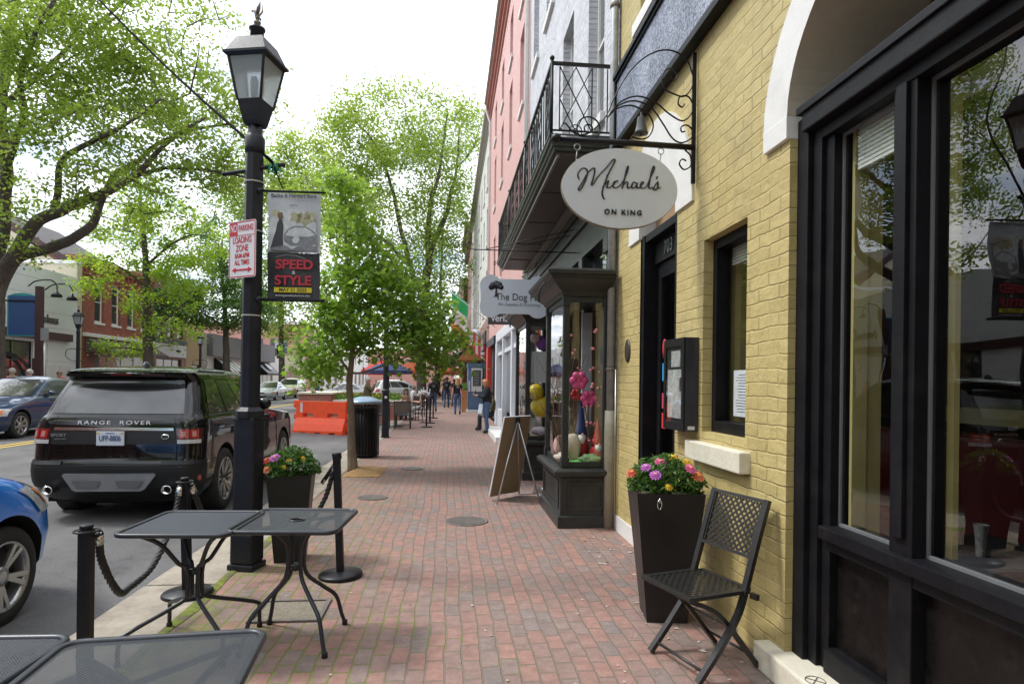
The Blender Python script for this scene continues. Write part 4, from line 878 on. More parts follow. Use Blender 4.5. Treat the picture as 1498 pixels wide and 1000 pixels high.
mb=MB(); G.box(mb,14,33.9,3.35,3.72,.005,.22); mb.build('fascia_band',MAR,B,world=True)
window(G,B,15.2,18.6,.9,3.3,.1,BLK,rows=1,cols=3); window(G,B,20.5,22.8,.02,3.3,.1,MAR,rows=1,cols=2); window(G,B,25.0,26.6,.02,3.35,.1,MAR,rows=1,cols=2); window(G,B,27.2,31.2,.9,3.2,.1,BLK,rows=1,cols=3)
mb=MB()
for k in range(16):
    a0=PI*k/16; a1=PI*(k+1)/16; P=lambda a,r:G.P(29.2+r*math.cos(a),1.3+1.35*r/2*math.sin(a),.03)
    mb.quad(P(a0,2.0),P(a1,2.0),P(a1,1.75),P(a0,1.75))
mb.build('arch_frame',BLK,B,world=True)
for y in (32.0,33.2): mb=MB(); G.box(mb,y,y+.8,.9,2.1,.006,.04); mb.build('poster_frame',WHTS,B,world=True)
ob=text('bauhaus',.62,.03,mat_=pm('letter_grey',(.12,.11,.11),.5),parent=B,loc=(.03,4.2,4.35),rot=(PI/2,0,PI/2),sx=.8)
for i,y in enumerate((30.8,32.0)):
    t=empty('gooseneck_lamp',G.P(y,5.9),0,('left','right')[i]+' black gooseneck sign lamp on the white clad shop','wall lamp','gooseneck lamps on the white clad shop')
    mb=MB(); mb.tube(catmull([G.P(y,5.75,.0),G.P(y,6.0,.35),G.P(y+.3,6.1,.8),G.P(y+.4,5.85,1.0),G.P(y+.4,5.65,1.0)],5),.03,6); mb.build('arm',BLK,t,world=True)
    mb=MB(); p=G.P(y+.4,5.4,1.0); mb.lathe([(.24,-.08),(.2,.05),(.07,.14),(.05,.25)],12,p); mb.build('lamp_shade',BLK,t,world=True)
# cream stucco party wall house with gable
ST=pm('cream_stucco',(.55,.49,.36),.8,var=.12,scale=1.2,bmp=.004,bscale=20,dirt=.2,coord='pos')
RF=pm('dark_slate_roof',(.10,.09,.09),.8,var=.25,scale=8,bmp=.01,bscale=12,coord='pos')
B=empty('cream_gabled_house',(-23.5,34.9,0),0,'stained cream stucco house with maroon gable rising behind the white clad shop','house')
mb=MB(); mb.box((-29,34.62,0),(-19.53,35.08,7.5)); mb.prism([(-28.2,35.09,7.4),(-20.4,35.09,7.4),(-24.3,35.09,10.1)],(0,6,0)); mb.build('wall',ST,B,world=True)
mb=MB(); mb.prism([(-20.0,35.0,7.75),(-24.3,35.0,10.55),(-24.3,35.0,10.2),(-20.4,35.0,7.6)],(0,6.2,0)); mb.prism([(-28.6,35.0,7.75),(-24.3,35.0,10.55),(-24.3,35.0,10.2),(-28.2,35.0,7.6)],(0,6.2,0)); mb.build('roof',RF,B,world=True)
mb=MB(); mb.beam((-19.95,34.97,7.5),(-24.3,34.97,10.35),.06,.34); mb.beam((-28.65,34.97,7.5),(-24.3,34.97,10.35),.06,.34); mb.build('bargeboard',MAR,B,world=True)
mb=MB(); mb.box((-29,34.55,7.502),(-19.5,35.12,7.68)); mb.build('coping',WHT,B,world=True)
# red brick 2 storey
B=empty('red_brick_shop',(-19.5,39,0),0,'two storey red brick shop with tall white windows and a dark wooden awning','building')
wn=[(36.2,37.1),(37.95,38.85),(39.7,40.6),(41.35,42.1)]
mb=MB(); G.wall(mb,35.1,42.8,0,8.1,[(a,b,4.6,6.9) for a,b in wn]+[(36.2,42.2,.5,2.9)],.2); G.body(mb,35.1,42.8,0,8.1); mb.build('wall',RB,B,world=True)
for a,b in wn: window(G,B,a,b,4.6,6.9,.12,WHT,rows=2,sill=WHT,lintel=RB,fw=.1)
window(G,B,36.2,42.2,.5,2.9,.1,WHT,rows=1,cols=4)
mb=MB(); G.box(mb,35.1,42.8,7.6,7.8,.003,.12); G.box(mb,35.1,42.8,7.81,8.0,.003,.2); G.box(mb,35.1,42.8,7.1,7.2,.003,.07)
for k in range(16): G.box(mb,35.2+k*.48,35.36+k*.48,7.3,7.59,.003,.09)
mb.build('brick_cornice',RB,B,world=True)
mb=MB(); G.box(mb,35.1,42.8,3.75,3.95,.003,.18); mb.build('stone_band',WHT,B,world=True)
mb=MB(); mb.prism([G.P(35.3,3.7,.01),G.P(35.3,3.0,1.2),G.P(35.3,2.85,1.2),G.P(35.3,3.0,.01)],(0,7.2,0)); mb.build('shingled_awning',pm('brown_shingles',(.13,.10,.085),.9,var=.4,scale=14,bmp=.02,bscale=18,coord='pos'),B,world=True)
# green cornice shop
B=empty('green_trimmed_shop',(-19.5,45,0),0,'brick shop with dark green cornice and white fascia left of the tan pier','building')
mb=MB(); G.wall(mb,42.9,48,0,8.6,[(43.6,44.6,4.4,6.6),(45.1,46.1,4.4,6.6),(46.6,47.6,4.4,6.6),(43.5,47.4,.5,2.9)],.2); G.body(mb,42.9,48,0,8.6); mb.build('wall',RB2,B,world=True)
GT=pm('dark_green_trim',(.02,.07,.06),.5,var=.15,coord='pos')
for a,b in ((43.6,44.6),(45.1,46.1),(46.6,47.6)): window(G,B,a,b,4.4,6.6,.1,GT,rows=2)
window(G,B,43.5,47.4,.5,2.9,.1,GT,rows=1,cols=3)
mb=MB(); G.box(mb,42.95,47.95,6.9,7.5,.003,.35); G.box(mb,42.95,47.95,4.0,4.25,.003,.2); G.box(mb,43.0,43.3,4.26,6.89,.003,.12); mb.build('green_cornice',GT,B,world=True)
mb=MB(); G.box(mb,43.1,47.9,3.05,3.95,.003,.12); o=mb.build('fascia_sign',WHTS,B,world=True)
mb=MB(); mb.ico(G.P(46.6,3.5,.13),.3,1,(.1,1.6,.4)); mb.build('fascia_emblem',BLK,o,world=True)
B=empty('tan_stucco_building',(-19.5,50,0),0,'plain tan stucco building between the green trimmed shop and grey shops','building')
mb=MB(); G.wall(mb,48.1,52,0,5.2,[(49.2,50.8,.02,2.6)],.2); G.body(mb,48.1,52,0,5.2); mb.build('wall',pm('tan_stucco',(.42,.31,.18),.8,var=.1,coord='pos'),B,world=True)
window(G,B,49.2,50.8,.02,2.6,.1,BLK,rows=1,cols=1)
mb=MB(); G.box(mb,51.0,52.0,0,5.21,.0,.06); mb.build('grey_pier',pm('grey_stone',(.34,.32,.28),.8,coord='pos'),B,world=True)
B=empty('grey_fascia_shops',(-19.5,60,0),0,'low white shopfronts with a long grey fascia and striped awning','building')
mb=MB(); G.wall(mb,52.1,74,0,4.2,[(54,57,.4,2.5),(60,64,.4,2.5),(66,71,.4,2.5)],.2); G.body(mb,52.1,74,0,5.1); mb.build('wall',WHT,B,world=True)
for a,b in ((54,57),(60,64),(66,71)): window(G,B,a,b,.4,2.5,.1,WHT,rows=1,cols=3)
mb=MB(); G.box(mb,52.1,70,3.4,5.2,.003,.5); mb.build('grey_fascia',pm('fascia_grey',(.16,.16,.17),.6,var=.1,coord='pos'),B,world=True)
mb=MB(); G.box(mb,61,64.5,3.9,4.7,.51,.56); mb.build('fascia_sign',WHTS,B,world=True)
t=empty('striped_awning',G.P(55.5,3.2),0,'small black and white striped awning on the low white shops','awning')
for k in range(8):
    mb=MB(); a=53.6+k*.48; mb.prism([G.P(a,3.3,.02),G.P(a,2.2,1.4),G.P(a,2.15,1.38),G.P(a,2.2,.02)],(0,.475,0)); mb.build('awning_stripe',(BLK,WHT)[k%2],t,world=True)
t=empty('black_awning',G.P(66,3.2),0,'black awning with a white oval badge on the low white shops','awning')
mb=MB(); mb.prism([G.P(64.5,3.35,.02),G.P(64.5,2.2,1.3),G.P(64.5,2.0,1.3),G.P(64.5,2.0,.02)],(0,4.5,0)); mb.build('canopy',BLK,t,world=True)
mb=MB(); mb.lathe([(.5,0),(.5,.02)],20,M=Matrix.Translation(G.P(66.7,2.85,.75))@Matrix.Rotation(R(48),4,'Y'),sy=1.5); mb.build('badge',WHTS,t,world=True)
# farther far-side blocks
B=empty('beige_corner_building',(-19.5,80,0),0,'low beige corner building before the brick corner block','building')
mb=MB(); G.wall(mb,74.1,86,0,4.6,[(76,84,.3,2.6)],.2); G.body(mb,74.1,86,0,4.6); mb.build('wall',ST,B,world=True); window(G,B,76,84,.3,2.6,.1,WHT,rows=1,cols=4)
# brick corner block facing the camera (Y=66)
E_=Fac('E',96.0)
B=empty('brick_corner_block',(-27,96,0),0,'red brick corner building with dark shutters over a white ground floor shop','building')
PKB=brickmat('rose_brick_far',(.40,.19,.15),(.50,.25,.20),(.42,.25,.21),plane='XZ',bmp=.004)
wn=[(-37,-35.8),(-33.3,-32.1),(-29.7,-28.5),(-26.1,-24.9)]
mb=MB(); E_.wall(mb,-42,-21.6,0,10.2,[(a,b,5.5,7.7) for a,b in wn],.2); E_.body(mb,-42,-21.6,0,10.2); mb.build('wall',PKB,B,world=True)
SH=pm('shutter_slate',(.06,.07,.10),.6)
for a,b in wn:
    o=window(E_,B,a,b,5.5,7.7,.1,WHT,rows=2,sill=WHT)
    for q0,q1 in ((a-.65,a-.03),(b+.03,b+.65)): mb=MB(); E_.box(mb,q0,q1,5.5,7.7,.005,.06); mb.build('shutter',SH,o,world=True)
mb=MB(); E_.box(mb,-42,-21.6,3.4,4.4,.003,.3); E_.box(mb,-42,-21.6,4.41,4.6,.003,.6)
for x in (-42,-38,-34,-31.6,-29.2,-26,-24.2,-22): E_.box(mb,x,x+.5,0,3.39,.003,.25)
E_.box(mb,-31.4,-26.2,2.9,3.39,.003,.15)
mb.build('white_shopfront',WHT,B,world=True)
mb=MB(); mb.quad(E_.P(-42,0,.01),E_.P(-21.6,0,.01),E_.P(-21.6,3.35,.01),E_.P(-42,3.35,.01)); mb.build('shop_pane',WG,B,world=True)
mb=MB(); E_.box(mb,-41.5,-32.5,3.0,3.35,.26,.3); mb.build('fascia_sign',pm('sign_stone',(.35,.33,.3),.6),B,world=True)
ob=text('E  MOTOR  SHOP',.6,.02,mat_=BLK,parent=B,loc=(-10,-.33,3.8),rot=(PI/2,0,0)) if False else None
mb=MB(); E_.box(mb,-36.5,-33.5,.9,2.6,.02,.06); mb.build('blue_window_mural',pm('mural_blue',(.06,.25,.55),.5,var=.6,scale=1.2),B,world=True)
mb=MB(); E_.box(mb,-42,-21.6,9.9,10.3,.003,.4); mb.build('cornice',WHT,B,world=True)
# white row along the far side beyond the corner block
G2=Fac('L',-20.5)
B=empty('white_corner_shop_row',(-20.5,120,0),0,'white painted shops beyond the brick corner block','building')
mb=MB(); G2.wall(mb,100,160,0,9,[(102+i*6,105+i*6,.5,3.2) for i in range(9)]+[(102.5+i*6,104+i*6,5,7.2) for i in range(9)],.2); G2.body(mb,100,160,0,9); mb.build('wall',WHT,B,world=True)
for i in range(9): window(G2,B,102+i*6,105+i*6,.5,3.2,.1,BLK,rows=1,cols=2); window(G2,B,102.5+i*6,104+i*6,5,7.2,.1,BLK)
B=empty('street_end_building',(-8,170,0),0,'pale brick building closing the view at the end of the street','building')
E2=Fac('E',170); mb=MB(); E2.wall(mb,-30,12,0,10,[(-28+i*4,-26+i*4,5,7.5) for i in range(10)],.2); E2.body(mb,-30,12,0,10); mb.build('wall',PKB,B,world=True)
for i in range(10): window(E2,B,-28+i*4,-26+i*4,5,7.5,.1,WHT)
# near-side block of far row, left of the frame (seen only in reflections)
B=empty('brown_brick_shop',(-19.5,0,0),0,'brown brick building left of the white clad shop','building')
mb=MB(); G.wall(mb,-8,13.9,0,9,[(-6,-3,.8,3),(0,3,.8,3),(6,9,.8,3),(-5,-3.6,5,7),(0,1.4,5,7),(5,6.4,5,7),(10,11.4,5,7)],.2); G.body(mb,-8,13.9,0,9); mb.build('wall',RB2,B,world=True)
for a,b,z0,z1 in [(-6,-3,.8,3),(0,3,.8,3),(6,9,.8,3),(-5,-3.6,5,7),(0,1.4,5,7),(5,6.4,5,7),(10,11.4,5,7)]: window(G,B,a,b,z0,z1,.1,WHT,rows=2)
# ================================================================= street furniture
def lamp(loc,label,rz=0,lean=0,group=None,scroll=False):
    t=empty('street_lamp',loc,rz,label,'street lamp',group); t.rotation_euler=(0,lean,rz)
    mb=MB(); mb.box((-.11,-.11,0),(.11,.11,.05),bev=.01)
    mb.box((-.096,-.096,.051),(.096,.096,.30),bev=.02); mb.box((-.088,-.088,.30),(.088,.088,1.24),bev=.02); mb.lathe([(.09,1.22),(.112,1.235),(.112,1.29),(.07,1.33)],8,rot=PI/8,smooth=False)
    mb.build('base',LAMPB,t)
    mb=MB(); mb.lathe([(.078,1.29),(.075,2.3),(.068,3.42)],8,rot=PI/8,smooth=False); mb.lathe([(.075,3.4),(.078,3.44),(.078,3.52),(.066,3.54),(.058,3.56),(.058,3.63)],16); mb.build('pole',LAMPB,t)
    H=MB(); a0=PI/4; q=math.sqrt(2)
    H.lathe([(.06*q,3.62),(.07*q,3.65),(.098*q,3.79),(.102*q,3.81)],4,rot=a0,smooth=False)
    for k in range(4):
        an=a0+k*PI/2; c,s_=math.cos(an),math.sin(an); H.beam((.100*q*c,.100*q*s_,3.80),(.155*q*c,.155*q*s_,4.15),.018,.018)
    H.lathe([(.152*q,4.13),(.185*q,4.15),(.185*q,4.168),(.170*q,4.175),(.115*q,4.30),(.10*q,4.315),(.03*q,4.33)],4,rot=a0,smooth=False)
    H.lathe([(.055,4.325),(.052,4.40),(.064,4.41),(.064,4.425),(.03,4.435)],14); H.build('lantern_frame',LAMPB,t)
    g=MB(); g.lathe([(.097*q,3.815),(.150*q,4.13)],4,rot=a0,smooth=False,cap=False)
    def gm():
        if 'lamp_glass' in _mc: return _mc['lamp_glass']
        m,nt,out=newmat('lamp_glass'); b=bsdf(nt,out,(.55,.60,.61),.3); b.inputs['Transmission Weight'].default_value=.55; b.inputs['IOR'].default_value=1.2
        wv=N(nt,'ShaderNodeTexWave'); wv.bands_direction='Z'; wv.inputs['Scale'].default_value=22; L(nt,obj_coord(nt),wv.inputs['Vector']); bump(nt,b,wv.outputs[0],.0006); _mc['lamp_glass']=m; return m
    g.build('lantern_glass',gm(),t)
    mb=MB(); mb.lathe([(.0,3.84),(.03,3.86),(.035,3.98),(.02,4.02),(.0,4.03)],10,cap=False); mb.build('bulb',WHTS,t)
    # eagle finial
    e=MB(); EG=pm('finial_bronze',(.22,.19,.15),.5,.4,var=.2)
    e.lathe([(.012,4.43),(.012,4.45),(.028,4.465),(.028,4.48),(.01,4.495)],10); e.tube([(0,0,4.49),(0,0,4.53),(-.012,0,4.56),(-.035,0,4.575),(-.055,0,4.57)],[.012,.022,.018,.012,.004],8)
    e.tube([(.005,.012,4.53),(.02,.035,4.58),(.025,.03,4.64)],[.012,.016,.004],6,flat=.5); e.tube([(.005,-.012,4.53),(.03,-.035,4.57),(.04,-.03,4.62)],[.012,.016,.004],6,flat=.5); e.tube([(.01,0,4.52),(.03,0,4.49)],[.012,.006],6)
    e.build('finial',EG,t)
    if scroll:
        s_=MB(); s_.tube([(-.3,0,2.75),(.3,0,2.75)],.018,6); 
        for sx in (-1,1): s_.tube(catmull([(sx*.3,0,2.75),(sx*.45,0,2.65),(sx*.45,0,2.4),(sx*.25,0,2.25),(0,0,2.2)],4),.014,6)
        s_.build('flower_basket_arm',LAMPB,t)
    return t
LP=lamp((-1.63,5.25,0),'tall black lamp post in the foreground with banner and parking sign',R(-14),R(.45))
mb=MB(); 
for z in (2.07,2.76,3.16): mb.lathe([(.080,z-.006),(.080,z+.006)],8,rot=PI/8,cap=False)
mb.build('strap_bands',pm('strap_grey',(.42,.40,.36),.5),LP)
mb=MB(); mb.tube([(-.26,0,3.24),(.24,0,3.30)],.017,8); mb.ico((-.27,0,3.24),.022,1); mb.ico((.25,0,3.3),.022,1); mb.build('crossarm',LAMPB,LP)
l2=lamp((-1.70,17.05,0),'black lamp post standing in the sidewalk beyond the litter bin',R(10),0)
lamp((-15.95,28.4,.02),'black lamp post on the far sidewalk by the white clad shop',R(8),0,scroll=True)
lamp((-16.2,42.2,.02),'black lamp post on the far sidewalk by the tan building',R(-6),0,scroll=True)
mb=MB(); mb.lathe([(.04,-.002),(.04,.002)],12,M=Matrix.Translation((-1.70,16.93,1.65))@Matrix.Rotation(PI/2,4,'X')); o=mb.build('round_sticker',WHTS,loc=(-1.7,16.93,1.65),world=True)
o.parent=l2; o.location=(0,-.115,1.1); o.name='sticker'
# banner on its arms
t=empty('street_banner',(-1.55,5.2,2.2),R(-2),'grey and black event banner hanging from the foreground lamp post','banner')
BW,BH=.42,.86
mb=MB(); 
def bn(u,v,h0,h1): return V(.07+u*BW,.012*math.sin(u*6+v*4),h0+(h1-h0)*v)
mb.grid(lambda u,v:bn(u,v,.385,.87),8,8)
UP=mb.build('upper_panel',pm('banner_grey',(.50,.52,.56),.6,var=.1,scale=7),t)
mb=MB(); mb.grid(lambda u,v:bn(u,v,.0,.385),8,8); LOW=mb.build('lower_panel',pm('banner_black',(.030,.030,.034),.5,var=.5,scale=8),t)
mb=MB(); mb.tube([(-.01,0,.0),(.53,0,.0)],.013,8); mb.tube([(.0,0,.885),(.53,0,.885)],.010,8); mb.ico((.0,0,.885),.03,1); mb.ico((-.0,0,.0),.03,1); mb.build('banner_arms',LAMPB,t)
BD=pm('banner_dark_print',(.05,.05,.06),.6)
yo=-.017
text('Burke & Herbert Bank',.040,.0006,mat_=BD,parent=UP,loc=(.28,yo,.845),rot=(PI/2,0,0),bold=.0006)
text('presents',.018,.0005,mat_=BD,parent=UP,loc=(.28,yo,.77),rot=(PI/2,0,0))
# picture area: a pale car with a figure, built as print shapes
BP1=pm('print_pale',(.55,.58,.60),.6,var=.3,scale=18); BP2=pm('print_mid',(.20,.21,.23),.6,var=.5,scale=18); BP3=pm('print_brown',(.16,.10,.07),.6,var=.4,scale=20); BP4=pm('print_yellow_grey',(.42,.40,.26),.6,var=.5,scale=30)
def flat(parent,pts,m,y=yo,name='print'):
    mb=MB(); mb.prism([(p[0],y,p[1]) for p in pts],(0,-.0008,0)); return mb.build(name,m,parent,fixn=True)
flat(UP,[(.08,.40),(.46,.40),(.46,.62),(.40,.70),(.30,.74),(.12,.72),(.08,.60)],BP1,yo+.001,'sky_print')
for cx,cz,r in ((.36,.66,.06),(.41,.68,.05),(.30,.67,.05),(.14,.70,.035)): flat(UP,[(cx+r*(1+.25*((k*7)%3-1))*math.cos(2*PI*k/13),cz+r*.8*(1+.3*((k*5)%3-1))*math.sin(2*PI*k/13)) for k in range(13)],BP4,yo,'tree_print')
flat(UP,[(.20,.52),(.23,.57),(.28,.60),(.38,.60),(.43,.57),(.47,.53),(.47,.46),(.40,.44),(.26,.44),(.21,.47)],BP2,yo-.001,'car_print')
flat(UP,[(.215,.525),(.24,.565),(.29,.59),(.37,.59),(.42,.565),(.455,.53),(.40,.515),(.27,.515)],BP1,yo-.002,'bonnet_print')
flat(UP,[(.27,.49),(.29,.515),(.32,.515),(.33,.49),(.31,.46),(.28,.46)],BP1,yo-.0025,'grille_print')
flat(UP,[(.15,.62),(.17,.66),(.19,.65),(.20,.60),(.195,.52),(.20,.44),(.10,.42),(.12,.50),(.14,.56)],BD,yo-.002,'figure_print')
flat(UP,[(.16,.655),(.15,.70),(.19,.71),(.20,.66)],BP3,yo-.002,'hat_print')
flat(UP,[(.10,.40),(.47,.40),(.47,.44),(.33,.445),(.27,.41),(.22,.44),(.10,.43)],BP2,yo-.0015,'ground_print')
RP=pm('banner_red',(.50,.03,.05),.6)
text('SPEED',.105,.0006,mat_=RP,parent=LOW,loc=(.29,yo,.285),rot=(PI/2,0,0),sx=1.05,bold=.003)
text('&',.045,.0006,mat_=WHTS,parent=LOW,loc=(.285,yo,.222),rot=(PI/2,0,0))
text('STYLE',.105,.0006,mat_=RP,parent=LOW,loc=(.28,yo,.155),rot=(PI/2,0,0),sx=1.05,bold=.003)
flat(LOW,[(.13,.06),(.43,.06),(.43,.10),(.13,.10)],pm('banner_yellow',(.66,.55,.02),.6),yo,'date_panel')
text('MAY 21 2023',.040,.0005,mat_=BD,parent=LOW,loc=(.28,yo-.002,.08),rot=(PI/2,0,0),sx=.98,bold=.0008)
text('thekingspeedstyleshow.com',.026,.0005,mat_=WHTS,parent=LOW,loc=(.28,yo,.035),rot=(PI/2,0,0),sx=.95)
mb=MB(); mb.tube([(.14,yo,.345),(.22,yo,.365),(.30,yo,.36),(.38,yo,.335)],.0012,4); mb.build('swoosh_line',WHTS,LOW)
# parking sign, turned towards the street
t=empty('parking_sign',(-1.655,5.12,2.36),R(-32),'white and red no parking loading zone sign strapped to the foreground lamp post','parking sign')
mb=MB(); n=24
def rr(w,h,r,y): 
    o=[]
    for cx,cz,a in ((w-r,h-r,0),(-w+r,h-r,90),(-w+r,-h+r,180),(w-r,-h+r,270)):
        for k in range(6): o.append((cx+r*math.cos(R(a+k*18)),y,cz+r*math.sin(R(a+k*18))+.228))
    return o
mb.prism(rr(.152,.228,.02,0),(0,.004,0)); sg=mb.build('sign_plate',pm('sign_white',(.70,.70,.71),.35,var=.03),t,fixn=True)
SR=pm('sign_red',(.55,.03,.05),.4)
mb=MB(); a=rr(.147,.223,.017,-.001); b=rr(.139,.215,.012,-.001); m_=len(a)
for i in range(m_): mb.quad(a[i],a[(i+1)%m_],b[(i+1)%m_],b[i])
mb.build('red_border',SR,sg)
mb=MB(); mb.box((-.137,-.0022,.345),(-.055,-.001,.440)); mb.build('red_no_patch',SR,sg); 
text('NO',.085,.0004,mat_=WHTS,parent=sg,loc=(-.096,-.0028,.395),rot=(PI/2,0,0),sx=.55,bold=.0012)
text('PARKING',.066,.0004,mat_=SR,parent=sg,loc=(.042,-.0015,.395),rot=(PI/2,0,0),sx=.60,bold=.001)
for tx,z,s_,sx in (('LOADING',.30,.072,.66),('ZONE',.235,.072,.7),('8AM-6PM',.175,.056,.72),('ALL TIMES',.122,.056,.66)): text(tx,s_,.0004,mat_=SR,parent=sg,loc=(0,-.0015,z),rot=(PI/2,0,0),sx=sx,bold=.001)
mb=MB(); mb.box((-.07,-.002,.056),(.07,-.001,.070)); mb.prism([(-.07,-.001,.085),(-.07,-.001,.041),(-.115,-.001,.063)],(0,-.001,0)); mb.prism([(.07,-.001,.085),(.07,-.001,.041),(.115,-.001,.063)],(0,-.001,0)); mb.build('arrow',SR,sg)
mb=MB(); mb.box((-.137,-.002,.337),(.137,-.001,.341)); mb.build('divider_line',SR,sg)
# cable strung from upper left over the lamp arm
t=empty('overhead_cable',(-1.45,5.2,3.3),0,'thin black cable running from the upper left down to the lamp crossarm','cable')
mb=MB(); mb.tube(catmull([(-1.44,5.2,3.31),(-3.24,7.5,5.10),(-4.84,9,6.73),(-8.0,12,10.0)],10),.014,5); mb.tube(catmull([(-1.44,5.19,3.30),(-1.40,5.17,3.2),(-1.36,5.18,3.1)],4),.005,5); mb.build('cable',pm('cable_black',(.008,.008,.008),.95,spec=.05),t,world=True)
mb=MB(); random.seed(2)
for k in range(10):
    a=V(-1.43,5.18,3.30)+V(random.uniform(-.03,.03),random.uniform(-.02,.02),random.uniform(-.03,.03)); mb.tube([a,a+V(random.uniform(-.04,.04),0,-.07)],.006,4)
mb.build('green_tie',pm('green_tape',(.02,.25,.13),.5),t,world=True)
# ---------------- swinging sign of the restaurant with iron bracket
t=empty('restaurant_sign',(1.79,4.35,3.3),0,'oval white hanging sign with black script lettering on a scrolled iron bracket','hanging sign')
SY=4.35; BR=MB(); Q=lambda x,z:(x,SY,z)
BR.tube([Q(1.77,3.285),Q(.76,3.30)],.021,10); BR.ico(Q(.745,3.30),.036,2)
BR.beam(Q(1.765,3.02),Q(1.765,3.98),.03,.014,up=(0,1,0)); BR.build('bracket_bar',BLK,t,world=True)
BR=MB()
def spiral(cx,cz,r0,r1,a0,a1,n=26): return [Q(cx+(r0+(r1-r0)*k/n)*math.cos(R(a0+(a1-a0)*k/n)),cz+(r0+(r1-r0)*k/n)*math.sin(R(a0+(a1-a0)*k/n))) for k in range(n+1)]
for pts in (
  catmull([Q(1.76,3.80),Q(1.70,3.93),Q(1.57,3.985),Q(1.42,3.94),Q(1.28,3.81),Q(1.17,3.62),Q(1.11,3.48),Q(1.0,3.36),Q(.92,3.33)],6),
  catmull([Q(1.76,3.80),Q(1.745,3.72),Q(1.69,3.655),Q(1.62,3.665),Q(1.545,3.70),Q(1.52,3.77),Q(1.55,3.84),Q(1.61,3.845),Q(1.635,3.80),Q(1.61,3.765),Q(1.585,3.785)],5),
  catmull([Q(1.14,3.50),Q(1.22,3.59),Q(1.34,3.635),Q(1.47,3.60),Q(1.58,3.52),Q(1.68,3.475),Q(1.745,3.53),Q(1.755,3.60),Q(1.72,3.655),Q(1.66,3.65),Q(1.645,3.60),Q(1.675,3.575),Q(1.695,3.60)],5),
  catmull([Q(1.13,3.485),Q(1.21,3.565),Q(1.32,3.60),Q(1.44,3.56),Q(1.53,3.45),Q(1.60,3.35),Q(1.67,3.315),Q(1.745,3.35),Q(1.755,3.41),Q(1.715,3.445),Q(1.67,3.43),Q(1.675,3.395),Q(1.70,3.40)],5),
  catmull([Q(1.12,3.47),Q(1.19,3.535),Q(1.30,3.565),Q(1.42,3.51),Q(1.46,3.43),Q(1.43,3.35),Q(1.37,3.325),Q(1.30,3.34)],5),
  catmull([Q(1.70,3.265),Q(1.745,3.22),Q(1.745,3.15),Q(1.695,3.12),Q(1.66,3.16),Q(1.68,3.195),Q(1.71,3.185)],5),
  spiral(.98,3.38,.085,.085,0,360),spiral(.98,3.38,.03,.03,0,360),
  catmull([Q(1.05,3.32),Q(.95,3.32),Q(.86,3.36),Q(.81,3.41),Q(.78,3.38),Q(.79,3.35)],5)):
    BR.tube(pts,.0085,6,flat=.6)
BR.build('scrollwork',BLK,t,world=True)
mb=MB(); mb.lathe([(.052,-.075),(.046,-.06),(.034,-.01),(.030,.03),(.026,.045),(.008,.055),(.008,.08)],16,Q(1.37,3.44)); mb.ico(Q(1.37,3.36),.014,1); mb.build('bell',pm('bell_iron',(.10,.10,.10),.45,.5,var=.2),t,world=True)
CX_,CZ_,A_,B_=1.215,2.955,.425,.287
mb=MB(); el=[(CX_+A_*math.cos(2*PI*k/64),SY-.022,CZ_+B_*math.sin(2*PI*k/64)) for k in range(64)]
mb.prism(el,(0,.044,0)); sb=mb.build('sign_board',pm('sign_offwhite',(.62,.65,.70),.5,var=.05,scale=3),t,world=True,fixn=True)
mb=MB(); mb.prism([(CX_+(A_+.004)*math.cos(2*PI*k/64),SY-.012,CZ_+(B_+.004)*math.sin(2*PI*k/64)) for k in range(64)],(0,.026,0)); 
mb.build('edge_band',pm('brass_edge',(.33,.27,.17),.4,.6),t,world=True)
for x in (.90,1.52):
    mb=MB(); ztop=3.28; mb.tube([(x+.022*math.cos(a),SY,ztop-.035+.022*math.sin(a)) for a in [2*PI*k/12 for k in range(12)]],.004,5,closed=True); zb=CZ_+B_*math.sqrt(1-((x-CX_)/A_)**2); mb.tube([(x,SY,ztop-.055),(x-.01,SY,zb-.01)],.0045,5); mb.ico((x,SY,zb+.0),.010,1); mb.build('hook',STEEL,t,world=True)
# script lettering : hand drawn strokes (x right, y up) in units of the sign
SCR=[
 [(-.275,.02),(-.285,.05),(-.27,.085),(-.245,.10),(-.225,.085),(-.225,.05),(-.245,-.01),(-.27,-.055),(-.28,-.045),(-.255,.0),(-.225,.06),(-.19,.10),(-.175,.095),(-.18,.05),(-.195,-.01),(-.185,-.01),(-.15,.05),(-.10,.11),(-.06,.165),(-.045,.17),(-.05,.145),(-.085,.07),(-.115,-.02),(-.125,-.07),(-.115,-.105),(-.105,-.11)],
 [(-.125,-.03),(-.10,.0),(-.085,.02),(-.09,-.01),(-.095,-.025),(-.08,-.03),(-.055,-.01),(-.03,.02),(-.02,.02)],
 [(-.025,.018),(-.045,.015),(-.055,-.01),(-.045,-.028),(-.02,-.02),(.005,.01),(.035,.075),(.045,.12),(.04,.125),(.03,.09),(.015,.01),(.005,-.03),(.012,-.01),(.03,.015),(.042,.012),(.04,-.012),(.043,-.026),(.058,-.02),(.075,.0)],
 [(.098,.012),(.082,.018),(.07,.0),(.07,-.02),(.085,-.024),(.10,.0),(.105,.012),(.102,-.012),(.108,-.024),(.122,-.015),(.138,.005),(.148,.018),(.138,.022),(.128,.005),(.13,-.018),(.148,-.022),(.168,-.005),(.19,.05),(.215,.11),(.218,.135),(.208,.13),(.195,.08),(.185,.02),(.183,-.015),(.193,-.022),(.207,-.01)],
 [(.238,.065),(.232,.048)],
 [(.21,-.03),(.222,.0),(.238,.022),(.24,.028),(.243,.01),(.24,-.015),(.228,-.03),(.215,-.028),(.235,-.022),(.262,-.01)]]
mb=MB()
